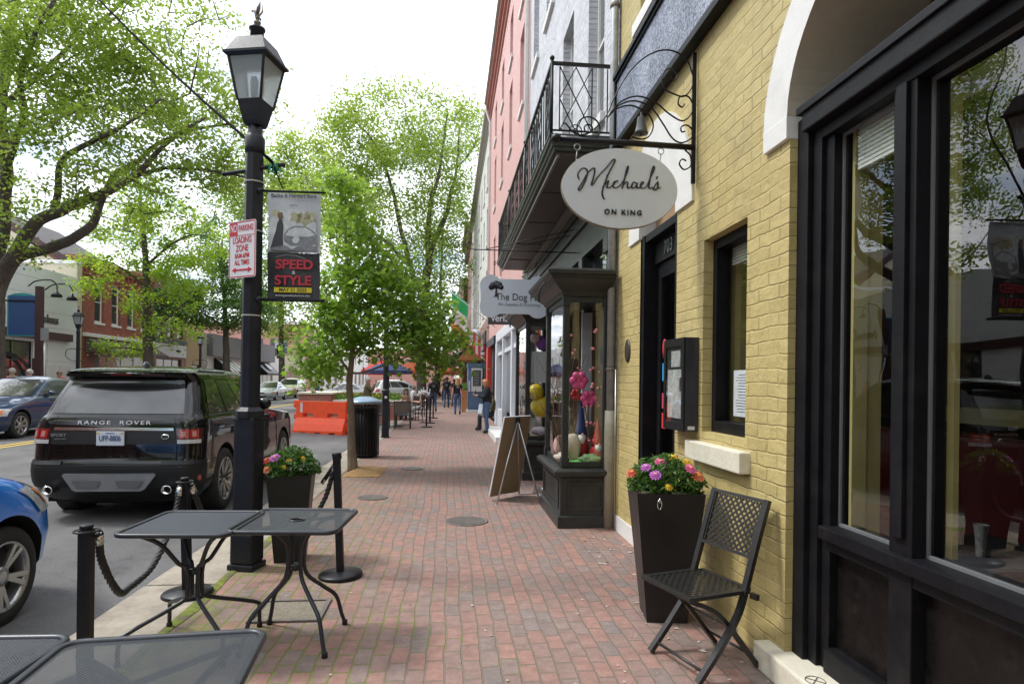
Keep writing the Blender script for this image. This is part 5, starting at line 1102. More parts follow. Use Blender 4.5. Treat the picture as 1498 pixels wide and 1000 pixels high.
for st in SCR:
    P=catmull([(CX_+.005+p[0]*1.12,SY-.026,CZ_+.03+p[1]*1.02) for p in st],6)
    rs=[]
    for i in range(len(P)):
        d=P[min(i+1,len(P)-1)]-P[max(i-1,0)]; dn=d.normalized() if d.length>0 else V(1,0,0); rs.append(.0030+.0034*max(0,-dn.z*.2+abs(dn.z)*.8))
    mb.tube(P,rs,6)
mb.ico((CX_-.092*1.12,SY-.026,CZ_+.03+.055),.006,1)
mb.build('script_lettering',pm('sign_black_letters',(.012,.012,.014),.35),sb,world=False) if 0 else mb.build('script_lettering',pm('sign_black_letters',(.012,.012,.014),.35),t,world=True)
text('ON KING',.052,.004,mat_=pm('sign_black_letters',(.012,.012,.014),.35),parent=t,loc=(CX_+.02-1.79,-.028,CZ_-.175-3.3),rot=(PI/2,0,0),sx=1.0,space=1.35,bold=.0008)
# ---------------- bistro tables
def meshmat():
    m,nt,out=newmat('perforated_steel'); co=obj_coord(nt); sp=N(nt,'ShaderNodeSeparateXYZ'); L(nt,co,sp.inputs[0])
    u=math_(nt,'MULTIPLY',math_(nt,'ADD',sp.outputs['X'],math_(nt,'MULTIPLY',sp.outputs['Y'],1.0)),110); v=math_(nt,'MULTIPLY',math_(nt,'SUBTRACT',sp.outputs['X'],sp.outputs['Y']),72)
    fu=math_(nt,'PINGPONG',u,.5); fv=math_(nt,'PINGPONG',v,.5)
    hole=math_(nt,'MULTIPLY',math_(nt,'GREATER_THAN',fu,.25),math_(nt,'GREATER_THAN',fv,.2))
    b=nt.nodes.new('ShaderNodeBsdfPrincipled'); b.inputs['Base Color'].default_value=(.030,.033,.042,1); b.inputs['Roughness'].default_value=.45
    tr=nt.nodes.new('ShaderNodeBsdfTransparent'); mx=nt.nodes.new('ShaderNodeMixShader'); L(nt,math_(nt,'MULTIPLY',hole,.5),mx.inputs[0]); L(nt,b.outputs[0],mx.inputs[1]); L(nt,tr.outputs[0],mx.inputs[2]); L(nt,mx.outputs[0],out.inputs[0]); return m
MESH=meshmat(); TBL=pm('table_black',(.026,.029,.037),.34,var=.25,scale=20,rvar=.08)
def rrect(w,r,z,n=5):
    o=[]
    for cx,cy,a in ((w-r,w-r,0),(-w+r,w-r,90),(-w+r,-w+r,180),(w-r,-w+r,270)):
        for k in range(n+1): o.append((cx+r*math.cos(R(a+k*90/n)),cy+r*math.sin(R(a+k*90/n)),z))
    return o
def table(x,y,rz,label,mesh=True,hole=False,style='curved',w=.305,h=.72):
    t=empty('bistro_table',(x,y,0),rz,label,'bistro table','black bistro tables on the sidewalk')
    a=rrect(w-.012,.05,h-.006); mb=MB()
    if hole:
        b=[(.045*math.cos(R(45-2*0+ (k)*360/len(a))),.045*math.sin(R(k*360/len(a)+0)),h-.006) for k in range(len(a))]
        n=len(a); b=[]
        for p in a: d=math.atan2(p[1],p[0]); b.append((.04*math.cos(d),.04*math.sin(d),h-.006))
        mb.add(a+b,[(i,(i+1)%n,n+(i+1)%n,n+i) for i in range(n)])
    else: mb.add(a,[tuple(range(len(a)))])
    top=mb.build('tabletop',MESH if mesh else pm('tabletop_slate',(.040,.045,.058),.5,spec=.4,var=.12,scale=9),t)
    mb=MB(); mb.tube(rrect(w-.008,.055,h-.009),.014,8,closed=True)
    if hole: mb.tube([(.043*math.cos(2*PI*k/16),.043*math.sin(2*PI*k/16),h-.004) for k in range(16)],.006,6,closed=True)
    if not mesh: mb.add([(p[0],p[1],h-.012) for p in rrect(w-.016,.05,0)],[tuple(range(24))])
    mb.build('rim',TBL,t)
    mb=MB(); mb.beam((-w*.75,-w*.75,h-.02),(w*.75,w*.75,h-.02),.022,.012); mb.beam((-w*.75,w*.75,h-.021),(w*.75,-w*.75,h-.021),.022,.012); mb.lathe([(.03,h-.3),(.03,h-.27)],12); mb.build('underframe',TBL,t)
    for k in range(4):
        c,s_=math.cos(PI/4+k*PI/2),math.sin(PI/4+k*PI/2); mb=MB(); Pq=lambda r,z:(r*c,r*s_,z)
        if style=='straight': P=[Pq(w*.95,h-.03),Pq(w*.6,h-.10),Pq(.09,h-.225),Pq(.045,h-.26),Pq(.042,h-.40),Pq(.075,h-.45),Pq(.36,.165),Pq(.385,.12),Pq(.39,.01)]; P=catmull(P,3)
        else: P=catmull([Pq(w*.9,h-.025),Pq(.16,h-.04),Pq(.07,h-.12),Pq(.05,h-.22),Pq(.07,h-.34),Pq(.18,h-.44),Pq(.27,.2),Pq(.31,.08),Pq(.335,.015)],4)
        mb.tube(P,.0125,8); mb.build('leg',TBL,t)
        mb=MB(); r=.39 if style=='straight' else .335; mb.lathe([(.017,0),(.017,.028),(.012,.032)],10,Pq(r,0)); mb.build('foot_cap',RUB,bpy.context.scene.objects[COL.objects[-1].name])
    return t
# feet belong to the leg made just before them
table(-1.45,3.74,R(-3),'black bistro table with a solid looking top beside the kerb, behind the ropes',mesh=False,style='straight')
table(-.89,3.78,R(-4),'round cornered mesh bistro table with umbrella hole, right of the solid one',hole=True)
table(-.865,1.80,R(5),'large looking nearest mesh bistro table at the bottom edge of the photo',style='straight')
table(-1.50,1.83,R(-2),'mesh bistro table cut off at the bottom left corner of the photo',style='straight')
# ---------------- rope stanchions
def stanchion(x,y,h,label,disc=.17,cap=True,lean=0,group='rope barrier posts along the kerb'):
    t=empty('rope_post',(x,y,0),0,label,'rope post',group); t.rotation_euler=(0,lean,0)
    mb=MB(); mb.lathe([(disc,0),(disc,.022),(disc*.95,.032),(disc*.25,.045),(.03,.05)],32); mb.build('base',BLKM,t)
    mb=MB(); mb.box((-.028,-.028,.045),(.028,.028,h),bev=.006); mb.build('post',BLKM,t)
    mb=MB()
    if cap:
        mb.tube([(.055*math.cos(a),.055*math.sin(a),h-.008) for a in [2*PI*k/20 for k in range(20)]],.005,6,closed=True); mb.lathe([(.026,h),(.030,h+.008),(.030,h+.02),(.02,h+.024)],16)
        for a in (0,PI/2,PI,-PI/2): mb.tube([(.02*math.cos(a),.02*math.sin(a),h-.008),(.055*math.cos(a),.055*math.sin(a),h-.008)],.004,5)
    else: mb.lathe([(.026,h-.12),(.03,h-.06),(.038,h),(.034,h+.008)],16)
    mb.build('cap',BLKM,t); return t
stanchion(-1.77,3.24,.80,'nearest rope post, at the left beside the kerb')
stanchion(-1.84,4.62,.82,'rope post behind the solid topped table, leaning slightly',lean=R(-2))
stanchion(-.83,4.98,.97,'taller rope post with flared top right of the lamp post',cap=False,lean=R(-2.5))
def rope(P,label,r=.017):
    P=catmull(P,14); t=empty('barrier_rope',tuple(P[0]),0,label,'barrier rope'); mb=MB(); n=len(P)
    for s_ in range(3):
        Q_=[]
        for i,p in enumerate(P):
            d=(P[min(i+1,n-1)]-P[max(i-1,0)]).normalized(); x=d.cross(V(.3,.9,.1)).normalized(); y=d.cross(x); a=i*1.15+s_*2*PI/3; Q_.append(p+(x*math.cos(a)+y*math.sin(a))*r*.55)
        mb.tube(Q_,r*.72,6)
    mb.build('braid',pm('rope_black',(.018,.018,.020),.55,var=.3,scale=60),t,world=True)
    for a,b in ((P[0],P[3]),(P[-1],P[-4])):
        mb=MB(); d=(b-a).normalized(); mb.tube([a,a+d*.02,a+d*.075],[.012,.021,.021],12); mb.build('metal_end',CHR,t,world=True)
    return t
rope([(-1.735,3.28,.775),(-1.77,3.38,.60),(-1.80,3.6,.37),(-1.86,3.85,.31),(-1.86,4.15,.36),(-1.87,4.45,.58),(-1.88,4.57,.79)],'thick black braided rope sagging between the two kerb posts')
rope([(-1.84,4.66,.79),(-1.80,4.78,.55),(-1.72,4.92,.42),(-1.5,4.98,.36),(-1.3,5.0,.36),(-1.1,5.02,.42),(-.97,5.02,.60),(-.88,4.99,.90)],'black braided rope running from behind the lamp post to the taller post')
rope([(-.86,5.05,.94),(-.98,5.4,.80),(-1.1,5.6,.64)],'short black rope between the taller post and the kerb planter')
# ---------------- planters
ZIN=[((.62,.10,.06),'coral'),((.55,.16,.55),'violet'),((.66,.12,.30),'pink'),((.70,.45,.03),'yellow'),((.66,.18,.08),'orange')]
def planter(x,y,rz,tw,bw,h,label,seed,fl):
    t=empty('square_planter',(x,y,0),rz,label,'planter'); q=math.sqrt(2)
    mb=MB(); mb.lathe([(bw*q,0),(tw*q,h-.02),(tw*q*1.01,h),((tw-.025)*q,h),((tw-.03)*q,h-.06)],4,rot=PI/4,smooth=False,cap=False); mb.add([(-bw,-bw,0),(bw,-bw,0),(bw,bw,0),(-bw,bw,0)],[(3,2,1,0)])
    mb.build('pot',pm('planter_plastic',(.010,.0095,.010),.42,var=.2,scale=5,dirt=.08,bmp=.0006,bscale=50),t)
    mb=MB(); mb.add([(-tw+.02,-tw+.02,h-.05),(tw-.02,-tw+.02,h-.05),(tw-.02,tw-.02,h-.05),(-tw+.02,tw-.02,h-.05)],[(0,1,2,3)]); mb.build('soil',DIRT,t)
    random.seed(seed); mb=MB(); st=MB()
    for i in range(1500):
        a=random.uniform(0,2*PI); el=math.asin(random.uniform(-.18,1)); rad=random.uniform(.72,1.0)*(1+.13*mnoise.noise(V(math.cos(a)*1.6,math.sin(a)*1.6,el*2+seed)))
        c=V(rad*math.cos(a)*math.cos(el)*(tw+.045),rad*math.sin(a)*math.cos(el)*(tw+.045),h+.03+rad*math.sin(el)*.2)
        s_=random.uniform(.010,.021); d=Euler((random.uniform(-1,1),random.uniform(-1,1),random.uniform(0,6.3))).to_matrix()
        mb.add([c+d@V(-s_*1.4,0,0),c+d@V(0,-s_*.6,s_*.2),c+d@V(s_*1.4,0,0),c+d@V(0,s_*.6,s_*.2)],[(0,1,2,3)])
    for i in range(26):
        a=random.uniform(0,2*PI); r=random.random()*tw; st.tube([(r*.4*math.cos(a),r*.4*math.sin(a),h-.05),(r*math.cos(a),r*math.sin(a),h+.17)],.004,4)
    st.build('stems',pm('stem_green',(.06,.10,.03),.7),t)
    mb.build('foliage',leafmat('bedding_leaf',(.025,.07,.012),(.05,.13,.02),(.11,.22,.04),.3),t)
    for (px_,py_,pz,s_,ci) in fl:
        f=MB(); c=V(px_,py_,h+pz); nrm=V(px_*.8,py_*.8-.25,.45).normalized(); M=nrm.to_track_quat('Z','Y').to_matrix()
        for ring,(nn,rr_,zz_) in enumerate(((12,1.0,0),(10,.72,.006),(7,.42,.011))):
            for k in range(nn):
                a=2*PI*(k+ring*.5)/nn; u=V(math.cos(a),math.sin(a),0); v_=V(-u.y,u.x,0); r0=s_*rr_
                f.add([c+M@(V(0,0,zz_)),c+M@(u*r0*.6-v_*r0*.26+V(0,0,zz_+.004)),c+M@(u*r0+V(0,0,zz_-.003+random.uniform(-.003,.004))),c+M@(u*r0*.6+v_*r0*.26+V(0,0,zz_+.004))],[(0,1,2,3)])
        col,nm=ZIN[ci]; fo=f.build('flower',pm('petal_'+nm,col,.6,var=.15,scale=30),t)
        fc=MB(); fc.ico(c+M@V(0,0,.012),s_*.2,1,(1,1,1)); fc.build('flower_centre',pm('petal_yellow',ZIN[3][0],.6),fo)
    return t
planter(1.45,4.0,R(-8),.215,.13,.85,'tall tapered black planter of flowers against the yellow wall',4,[(-.22,-.05,.11,.045,0),(-.10,-.2,.12,.042,1),(-.05,-.1,.19,.042,2),(.13,-.17,.16,.042,2),(.18,-.16,.11,.05,4),(.05,-.02,.21,.04,3),(.13,-.08,.19,.035,3),(-.02,-.23,.05,.03,3),(-.15,-.14,.16,.038,1)])
planter(-1.34,5.5,R(6),.18,.12,.74,'black tapered planter of flowers beside the foreground lamp post',9,[(-.2,-.05,.12,.045,0),(-.12,-.12,.15,.05,1),(-.18,-.1,.05,.05,4),(.0,-.18,.13,.028,3),(.10,-.1,.14,.028,3),(-.04,-.2,.08,.024,3)])
# clip ornament on the front planter
mb=MB(); mb.tube([(1.335+.014*math.cos(a),3.765,.79+.03*math.sin(a)) for a in [2*PI*k/14 for k in range(14)]],.004,5,closed=True); mb.tube([(1.335,3.762,.83),(1.335,3.762,.80)],.005,5)
tag(mb.build('ring_clip',CHR,loc=(1.335,3.765,.8),world=True),'small chrome ring clipped on the front of the tall planter','ring')
# ---------------- folding chair
def chair():
    t=empty('folding_chair',(1.40,3.30,0),R(0),'black folding metal chair with lattice back against the yellow wall','chair')
    CB=pm('chair_black',(.020,.019,.018),.36,var=.25,scale=25)
    # local: x = backwards(+)/front(-), y width. rotate to face the street
    t.rotation_euler=(0,0,R(17)); W=.205
    def lattice(mb,P0,ux,uy,w_,h_,pitch,bw_,th):
        """two crossed sets of diagonal strips clipped to a rectangle"""
        nrm=ux.cross(uy).normalized()
        for sgn in (1,-1):
            k=-h_
            while k<w_+h_:
                # line x = k + sgn*y  (sgn=1) ; for sgn=-1 x = k+h_-y... parametrise
                pts=[]
                for y in (0,h_):
                    x=k+(y if sgn>0 else h_-y); pts.append((x,y))
                (xa,ya),(xb,yb)=pts
                def clip(x0,y0,x1,y1):
                    t0,t1=0,1; dx=x1-x0
                    for p,q in ((-dx,x0),(dx,w_-x0)):
                        if abs(p)<1e-9:
                            if q<0: return None
                        else:
                            r_=q/p
                            if p<0: t0=max(t0,r_)
                            else: t1=min(t1,r_)
                    return (t0,t1) if t1-t0>.02 else None
                c=clip(xa,ya,xb,yb)
                if c:
                    A=(xa+(xb-xa)*c[0],ya+(yb-ya)*c[0]); Bq=(xa+(xb-xa)*c[1],ya+(yb-ya)*c[1])
                    o=nrm*(.0012*sgn); mb.beam(P0+ux*A[0]+uy*A[1]+o,P0+ux*Bq[0]+uy*Bq[1]+o,bw_,th,up=nrm)
                k+=pitch
    # side rails: back upright that curves forward to the front foot
    for s_ in (-1,1):
        P=catmull([(.29,s_*W,.925),(.215,s_*W,.70),(.145,s_*W,.48),(.09,s_*W,.33),(-.03,s_*W,.17),(-.17,s_*W,.012)],6); mb=MB()
        for a,b in zip(P,P[1:]): mb.beam(a,b,.026,.034,up=(0,1,0))
        mb.build('back_leg_rail',CB,t)
        P=catmull([(-.20,s_*(W-.035),.425),(-.05,s_*(W-.035),.36),(.06,s_*(W-.035),.26),(.17,s_*(W-.035),.13),(.27,s_*(W-.035),.012)],6); mb=MB()
        for a,b in zip(P,P[1:]): mb.beam(a,b,.022,.032,up=(0,1,0))
        mb.build('cross_leg',CB,t)
    mb=MB(); mb.tube([(-.13,-W,.06),(-.13,W,.06)],.008,8); mb.build('stretcher',CB,t)
    mb=MB(); mb.tube([(.21,-W+.03,.09),(.21,W-.03,.09)],.008,8); mb.tube([(.07,-W-.01,.255),(.07,W+.01,.255)],.006,8); mb.build('stretcher',CB,t)
    # seat
    mb=MB(); zs=.447
    for a,b in (((-.235,-W-.01,zs-.012),(-.20,W+.01,zs+.012)),((.165,-W+.015,zs-.012),(.195,W-.015,zs+.012)),((-.20,-W-.01,zs-.012),(.165,-W+.025,zs+.010)),((-.20,W-.025,zs-.012),(.165,W+.01,zs+.010))): mb.box(a,b,bev=.005)
    mb.build('seat_frame',CB,t)
    mb=MB(); lattice(mb,V(-.20,-W+.02,zs+.003),V(1,0,0),V(0,1,0),.365,2*W-.04,.044,.014,.004); mb.build('seat_lattice',CB,t)
    mb=MB(); mb.box((.19,-W-.03,.40),(.21,-W+.02,.43)); mb.box((.19,W-.02,.40),(.21,W+.03,.43)); mb.build('hinge_bracket',CB,t)
    # backrest
    a=V(.192,0,.62); b=V(.287,0,.915); up=(b-a).normalized()
    mb=MB()
    for p in (a,b): mb.beam(p+V(0,-W,0),p+V(0,W,0),.03,.018,up=tuple(up))
    mb.build('back_rail',CB,t)
    mb=MB(); lattice(mb,a+V(0,-W+.03,0)+up*.012,V(0,1,0),up,2*W-.06,(b-a).length-.024,.042,.0115,.004)
    for s_ in (-1,1): mb.beam(a+V(0,s_*(W-.022),0),b+V(0,s_*(W-.022),0),.018,.012,up=(0,1,0))
    mb.build('back_lattice',CB,t)
    mb=MB()
    for s_ in (-1,1):
        for p in ((.07,.255),(.02,.20)): mb.ico((p[0],s_*(W+.014),p[1]),.007,1)
    mb.build('rivets',STEEL,t)
chair()
# ---------------- A frame sign seen from behind
t=empty('a_frame_sign',(.85,7.95,0),0,'plain brown board sign on metal easel legs seen from behind','easel sign')
mb=MB(); P=[V(.60,7.78,.05),V(.86,8.18,.05),V(1.07,8.35,1.08),V(.80,7.95,1.08)]
# board facing away up the street, leaning
bl,br_,tr_,tl=V(.55,8.02,.06),V(.98,8.42,.06),V(1.10,8.22,1.10),V(.72,7.85,1.10)
nb=(br_-bl).cross(tl-bl).normalized()
mb.prism([bl,br_,tr_,tl],nb*.012); mb.build('board',pm('hardboard',(.33,.24,.14),.7,var=.08,scale=12),t,world=True)
mb=MB()
for a,b in ((bl,br_),(br_,tr_),(tr_,tl),(tl,bl)): mb.beam(a,b,.014,.02,up=tuple(nb))
mb.build('edge_trim',WHTS,t,world=True)
mb=MB(); top=(tl+tr_)/2+V(0,-.03,-.05); EA=pm('easel_metal',(.50,.50,.50),.35,.8,var=.1)
for f in ((.62,7.72,0),(1.19,7.80,0)): mb.tube([top,f],.011,8); mb.ico(f,.015,1)
mb.tube([top,(.98,8.35,.02)],.009,8); mb.tube([(.66,7.76,.13),(1.13,7.80,.13)],.006,6); mb.build('easel_legs',EA,t,world=True)
mb=MB(); mb.box(tuple(top-V(.03,.015,.04)),tuple(top+V(.03,.02,.05)),bev=.006); mb.build('easel_clamp',BLK,t,world=True)
t=empty('pet_bowl',(1.32,8.55,0),0,'steel pet water bowl on the bricks behind the easel sign','bowl')
mb=MB(); mb.lathe([(.13,0),(.11,.06),(.115,.065),(.10,.06),(.09,.02),(.0,.02)],24,cap=False); mb.build('bowl',STEEL,t)
mb=MB(); mb.lathe([(.088,.045),(.001,.045)],24,cap=False); mb.build('water',glassmat('water',dark=(.05,.06,.06)),t)
# ---------------- litter bin
t=empty('litter_bin',(-1.68,12.75,0),0,'black slatted round litter bin with a pale blue grey dome lid','litter bin')
mb=MB(); mb.lathe([(.25,.03),(.26,.03),(.27,1.0),(.25,1.0)],28); mb.build('liner',pm('bin_liner',(.015,.015,.017),.6),t)
for k in range(30):
    if k: c_=sl0.copy(); COL.objects.link(c_); c_.rotation_euler=(0,0,2*PI*k/30); c_.parent=t; continue
    mb=MB(); P=[(.285,0,.04),(.285,0,.9),(.295,0,.98),(.33,0,1.05)]
    for a,b in zip(P,P[1:]): mb.beam(a,b,.034,.008,up=(1,0,0))
    sl0=mb.build('slat',BLKM,t)
mb=MB()
for z,r in ((.06,.278),(.9,.278),(1.04,.322)): mb.tube([(r*math.cos(2*PI*k/32),r*math.sin(2*PI*k/32),z) for k in range(32)],.012,6,closed=True)
mb.build('hoops',BLKM,t)
mb=MB(); mb.lathe([(.34,1.09),(.345,1.12),(.30,1.15),(.2,1.20),(.1,1.225),(.001,1.23)],32,cap=False)
for a in (0,PI/2,PI,-PI/2): mb.tube([(.30*math.cos(a),.30*math.sin(a),1.03),(.31*math.cos(a),.31*math.sin(a),1.11)],.012,6)
mb.build('dome_lid',pm('lid_blue_grey',(.24,.34,.44),.35,.3,var=.1),t)
# ---------------- orange water barrier
t=empty('orange_barrier',(-3.8,19.2,-.1),R(-22),'orange plastic water filled barrier standing on the road','traffic barrier')
OR=pm('barrier_orange',(.92,.10,.03),.45,var=.08,dirt=.12)
def prf(w0,w1,w2,z1,z2,h): return [(-w0,0),(w0,0),(w0,.12),(w1,z1),(w2,z2),(w2,h),(-w2,h),(-w2,z2),(-w1,z1),(-w0,.12)]
mb=MB(); pr_=prf(.28,.2,.11,.32,.5,1.0)
mb.prism([(-.85,p[0],p[1]) for p in pr_],(1.7,0,0)); 
bo=mb.build('barrier_body',OR,t,fixn=True)
cut=MB()
for x in (-.42,.42): cut.box((x-.18,-.4,.53),(x+.18,.4,.64))
for x in (-.5,0,.5): cut.box((x-.1,-.5,-.1),(x+.1,.5,.07))
co=cut.build('cutter',OR,t); md=bo.modifiers.new('b','BOOLEAN'); md.object=co; md.solver='EXACT'
def apply_mods(o):
    dg=bpy.context.evaluated_depsgraph_get(); dg.update(); me=bpy.data.meshes.new_from_object(o.evaluated_get(dg)); o.modifiers.clear(); o.data=me
bpy.context.view_layer.update(); apply_mods(bo); bpy.data.objects.remove(co)
mb=MB()
for x in (-.85,.85):
    for z0,z1 in ((.08,.3),(.45,.62),(.8,1.02)): mb.lathe([(.075,z0),(.08,z0+.01),(.08,z1-.01),(.075,z1)],14,(x+(.06 if x>0 else -.06),0,0))
mb.build('hinge_knuckles',OR,t)
mb=MB(); mb.box((-.7,-.115,.66),(-.62,-.109,.96)); mb.build('white_sticker',WHTS,t)
# ---------------- brick planter wall with flowers
t=empty('brick_flower_bed',(-3.8,25,-.1),0,'low raised brick flower bed with pale coping built out into the street','flower bed')
RBX=brickmat('parklet_brick',(.27,.09,.06),(.42,.15,.10),(.42,.34,.28),plane='XZ',bmp=.006)
mb=MB(); mb.box((-5.7,24.3,-.1),(-4.5,27.5,1.0)); mb.box((-4.5,24.4,-.1),(-1.9,27,.72)); mb.build('brick_wall',RBX,t,world=True)
mb=MB(); mb.box((-5.76,24.24,1.0),(-4.44,27.56,1.07),bev=.01); mb.box((-4.439,24.34,.72),(-1.84,27.06,.79),bev=.01); mb.build('coping',CREAM,t,world=True)
mb=MB(); random.seed(8); cols=[]
for i in range(1400):
    c=V(random.uniform(-4.4,-1.9),random.uniform(24.45,26),.8+random.random()*.24); s_=.05; a=random.uniform(0,6.28)
    isf=random.random()<.22 and c.z>.92
    mb.add([c+V(math.cos(a)*s_,0,math.sin(a)*s_),c+V(-math.sin(a)*s_*.6,.02,math.cos(a)*s_*.6),c-V(math.cos(a)*s_,0,math.sin(a)*s_),c+V(math.sin(a)*s_*.6,.02,-math.cos(a)*s_*.6)],[(0,1,2,3)],mi=(random.choice((1,1,2)) if c.x<-3.2 else random.choice((1,2,2))) if isf else 0)
mb.build('flowers',[leafmat('bed_leaf',(.04,.10,.02),(.08,.18,.03),(.14,.26,.05),.3),pm('bed_red',(.6,.04,.04),.6),pm('bed_yellow',(.75,.5,.03),.6)],t,world=True)
# ---------------- terrace behind: tables, chairs, rope posts, umbrella, canopies
FR=pm('terrace_frame',(.03,.03,.032),.5,var=.2); SLG=pm('sling_brown',(.10,.075,.06),.8,var=.2)
def tchair(x,y,rz,label):
    t=empty('terrace_chair',(x,y,0),rz,label,'chair','dark terrace chairs on the sidewalk'); 
    mb=MB(); mb.box((-.23,-.23,.42),(.23,.23,.46),bev=.01); mb.build('seat',FR,t)
    for sx in (-1,1):
        mb=MB(); mb.beam((sx*.25,-.25,.9),(sx*.25,-.22,.0),.03); mb.build('leg',FR,t)
        mb=MB(); mb.beam((sx*.25,.23,.66),(sx*.25,.23,.0),.03); mb.build('leg',FR,t)
        mb=MB(); mb.beam((sx*.25,-.25,.66),(sx*.25,.25,.67),.045,.02); mb.build('armrest',FR,t)
    mb=MB(); mb.box((-.235,-.262,.52),(.235,-.248,.86)); mb.build('backrest',SLG,t)
    mb=MB(); mb.beam((-.26,-.255,.88),(.26,-.255,.88),.03); mb.beam((-.25,-.25,.5),(.25,-.25,.5),.025); mb.beam((-.25,-.22,.12),(.25,-.22,.12),.02); mb.beam((-.25,.23,.12),(.25,.23,.12),.02); mb.build('back_frame',FR,t)
    return t
tchair(-1.47,20.3,R(0),'nearest dark terrace chair turned away, right of the lamp post'); tchair(-2.15,20.4,R(4),'dark terrace chair half hidden by the lamp post'); tchair(-1.0,24.6,R(80),'dark terrace chair with a seated woman facing the street'); tchair(-1.35,27.5,R(20),'dark terrace chair farthest back by the tree trunks')
def ttable(x,y,label):
    t=empty('terrace_table',(x,y,0),0,label,'table','dark tables of the sidewalk terrace')
    mb=MB(); mb.box((-.4,-.4,.71),(.4,.4,.74),bev=.008); mb.build('table_top',FR,t)
    mb=MB(); mb.lathe([(.25,0),(.25,.02),(.035,.04),(.035,.71)],14); mb.build('pedestal',FR,t)
ttable(-1.75,21.2,'dark terrace table behind the nearest terrace chair'); ttable(-1.85,24.8,'dark terrace table before the seated women')
for x,y,l in ((-.72,20.9,'rope post at the near corner of the terrace with white flowers'),(-.66,23.0,'rope post second in the row along the terrace'),(-.62,26,'rope post third in the row along the terrace')): stanchion(x,y,.98,l,disc=.2,cap=False,group='rope posts along the terrace')
rope([(-.74,20.9,.93),(-1.0,20.95,.62),(-1.3,21.0,.5)],'dark rope hanging from the near terrace corner post')
t=empty('flower_vase',(-.95,23.2,.0),0,'bunch of white flowers on a slim dark stand by the terrace posts','flower stand')
mb=MB(); mb.lathe([(.12,0),(.12,.02),(.02,.04),(.02,.85),(.07,.9),(.08,1.02)],12); mb.build('stand',FR,t)
mb=MB(); random.seed(4)
for i in range(70): mb.ico((random.gauss(0,.1),random.gauss(0,.1),1.12+random.gauss(0,.05)),.03,1)
mb.build('blossoms',WHT,t)
def umbrella(x,y,zb,zt,r,m,label,n=8):
    t=empty('patio_umbrella',(x,y,0),0,label,'umbrella'); mb=MB(); mb.lathe([(.03,0),(.03,zt)],8); mb.lathe([(.28,0),(.28,.06),(.03,.08)],14); mb.build('pole',FR,t)
    mb=MB(); mb.lathe([(r,zb-.16),(r,zb),(r*.5,(zb+zt)/2+.06),(.03,zt)],n,smooth=False,cap=False); mb.build('canopy',m,t)
umbrella(-2.9,30.5,2.05,2.5,1.15,pm('navy_canvas',(.03,.045,.13),.8,var=.1),'navy blue patio umbrella behind the young tree')
def popup(x,y,w_,z,m,label):
    t=empty('pop_up_canopy',(x,y,0),0,label,'canopy tent','red topped canopy tents down the street')
    for sx in (-1,1):
        for sy in (-1,1): mb=MB(); mb.beam((sx*w_,sy*w_,0),(sx*w_,sy*w_,z),.05); mb.build('leg',WHTS,t)
    mb=MB(); mb.lathe([(w_*1.414,z-.35),(w_*1.414,z),(.05,z+.9)],4,rot=PI/4,smooth=False,cap=False); mb.build('canopy',m,t)
RC=pm('red_canvas',(.65,.05,.04),.8,var=.08); OC=pm('orange_tent',(.72,.16,.06),.8,var=.08)
popup(-5.5,52,1.5,2.4,RC,'red canopy tent left of the twin tree trunks'); popup(-3.6,60,1.6,2.6,OC,'orange canopy tent beyond the red one'); popup(.2,66,1.4,2.6,RC,'red canopy tent at the far end of the sidewalk')
# far side signs
t=empty('blue_pole_sign',(-16.8,27.2,0),0,'blue sign panel with teal edge hung on a dark square post across the street','pole sign')
mb=MB(); mb.box((-16.9,27.1,0),(-16.66,27.3,5.25)); mb.box((-16.96,27.05,0),(-16.6,27.36,2.3),bev=.02); mb.build('post',MAR,t,world=True)
mb=MB(); zz=[(-18.05,3.2),(-16.92,3.2),(-16.92,4.85),(-17.2,4.95),(-17.48,4.98),(-17.78,4.95),(-18.05,4.85)]
mb.prism([(x,27.25,z) for x,z in zz],(0,.1,0)); mb.build('sign_edge',pm('teal',(.03,.30,.32),.5),t,world=True,fixn=True)
mb=MB(); mb.box((-17.99,27.24,3.25),(-16.98,27.249,4.86)); mb.build('sign_face',pm('royal_blue',(.03,.08,.24),.5,var=.05),t,world=True)
mb=MB(); mb.box((-18.12,27.2,4.62),(-16.7,27.24,4.68)); mb.build('cross_bar',BLK,t,world=True)
t=empty('parking_meter_post',(-16.2,26.6,0),0,'slim grey sign post in front of the blue pole sign','sign post')
mb=MB(); mb.tube([(-16.2,26.6,0),(-16.2,26.6,2.9)],.035,8); mb.build('post',STEEL,t,world=True)
mb=MB(); mb.box((-16.35,26.57,3.0),(-16.05,26.6,3.5)); mb.build('sign_plate',STEEL,t,world=True)
t=empty('traffic_signal_pole',(-16.2,62,0),0,'dark traffic signal pole on the far corner','signal pole')
mb=MB(); mb.tube([(-16.2,62,0),(-16.2,62,8.5)],.16,10); mb.build('pole',LAMPB,t,world=True)
mb=MB(); mb.box((-16.6,61.7,3.6),(-16.2,62.05,4.9),bev=.03); mb.build('signal_head',BLK,t,world=True)
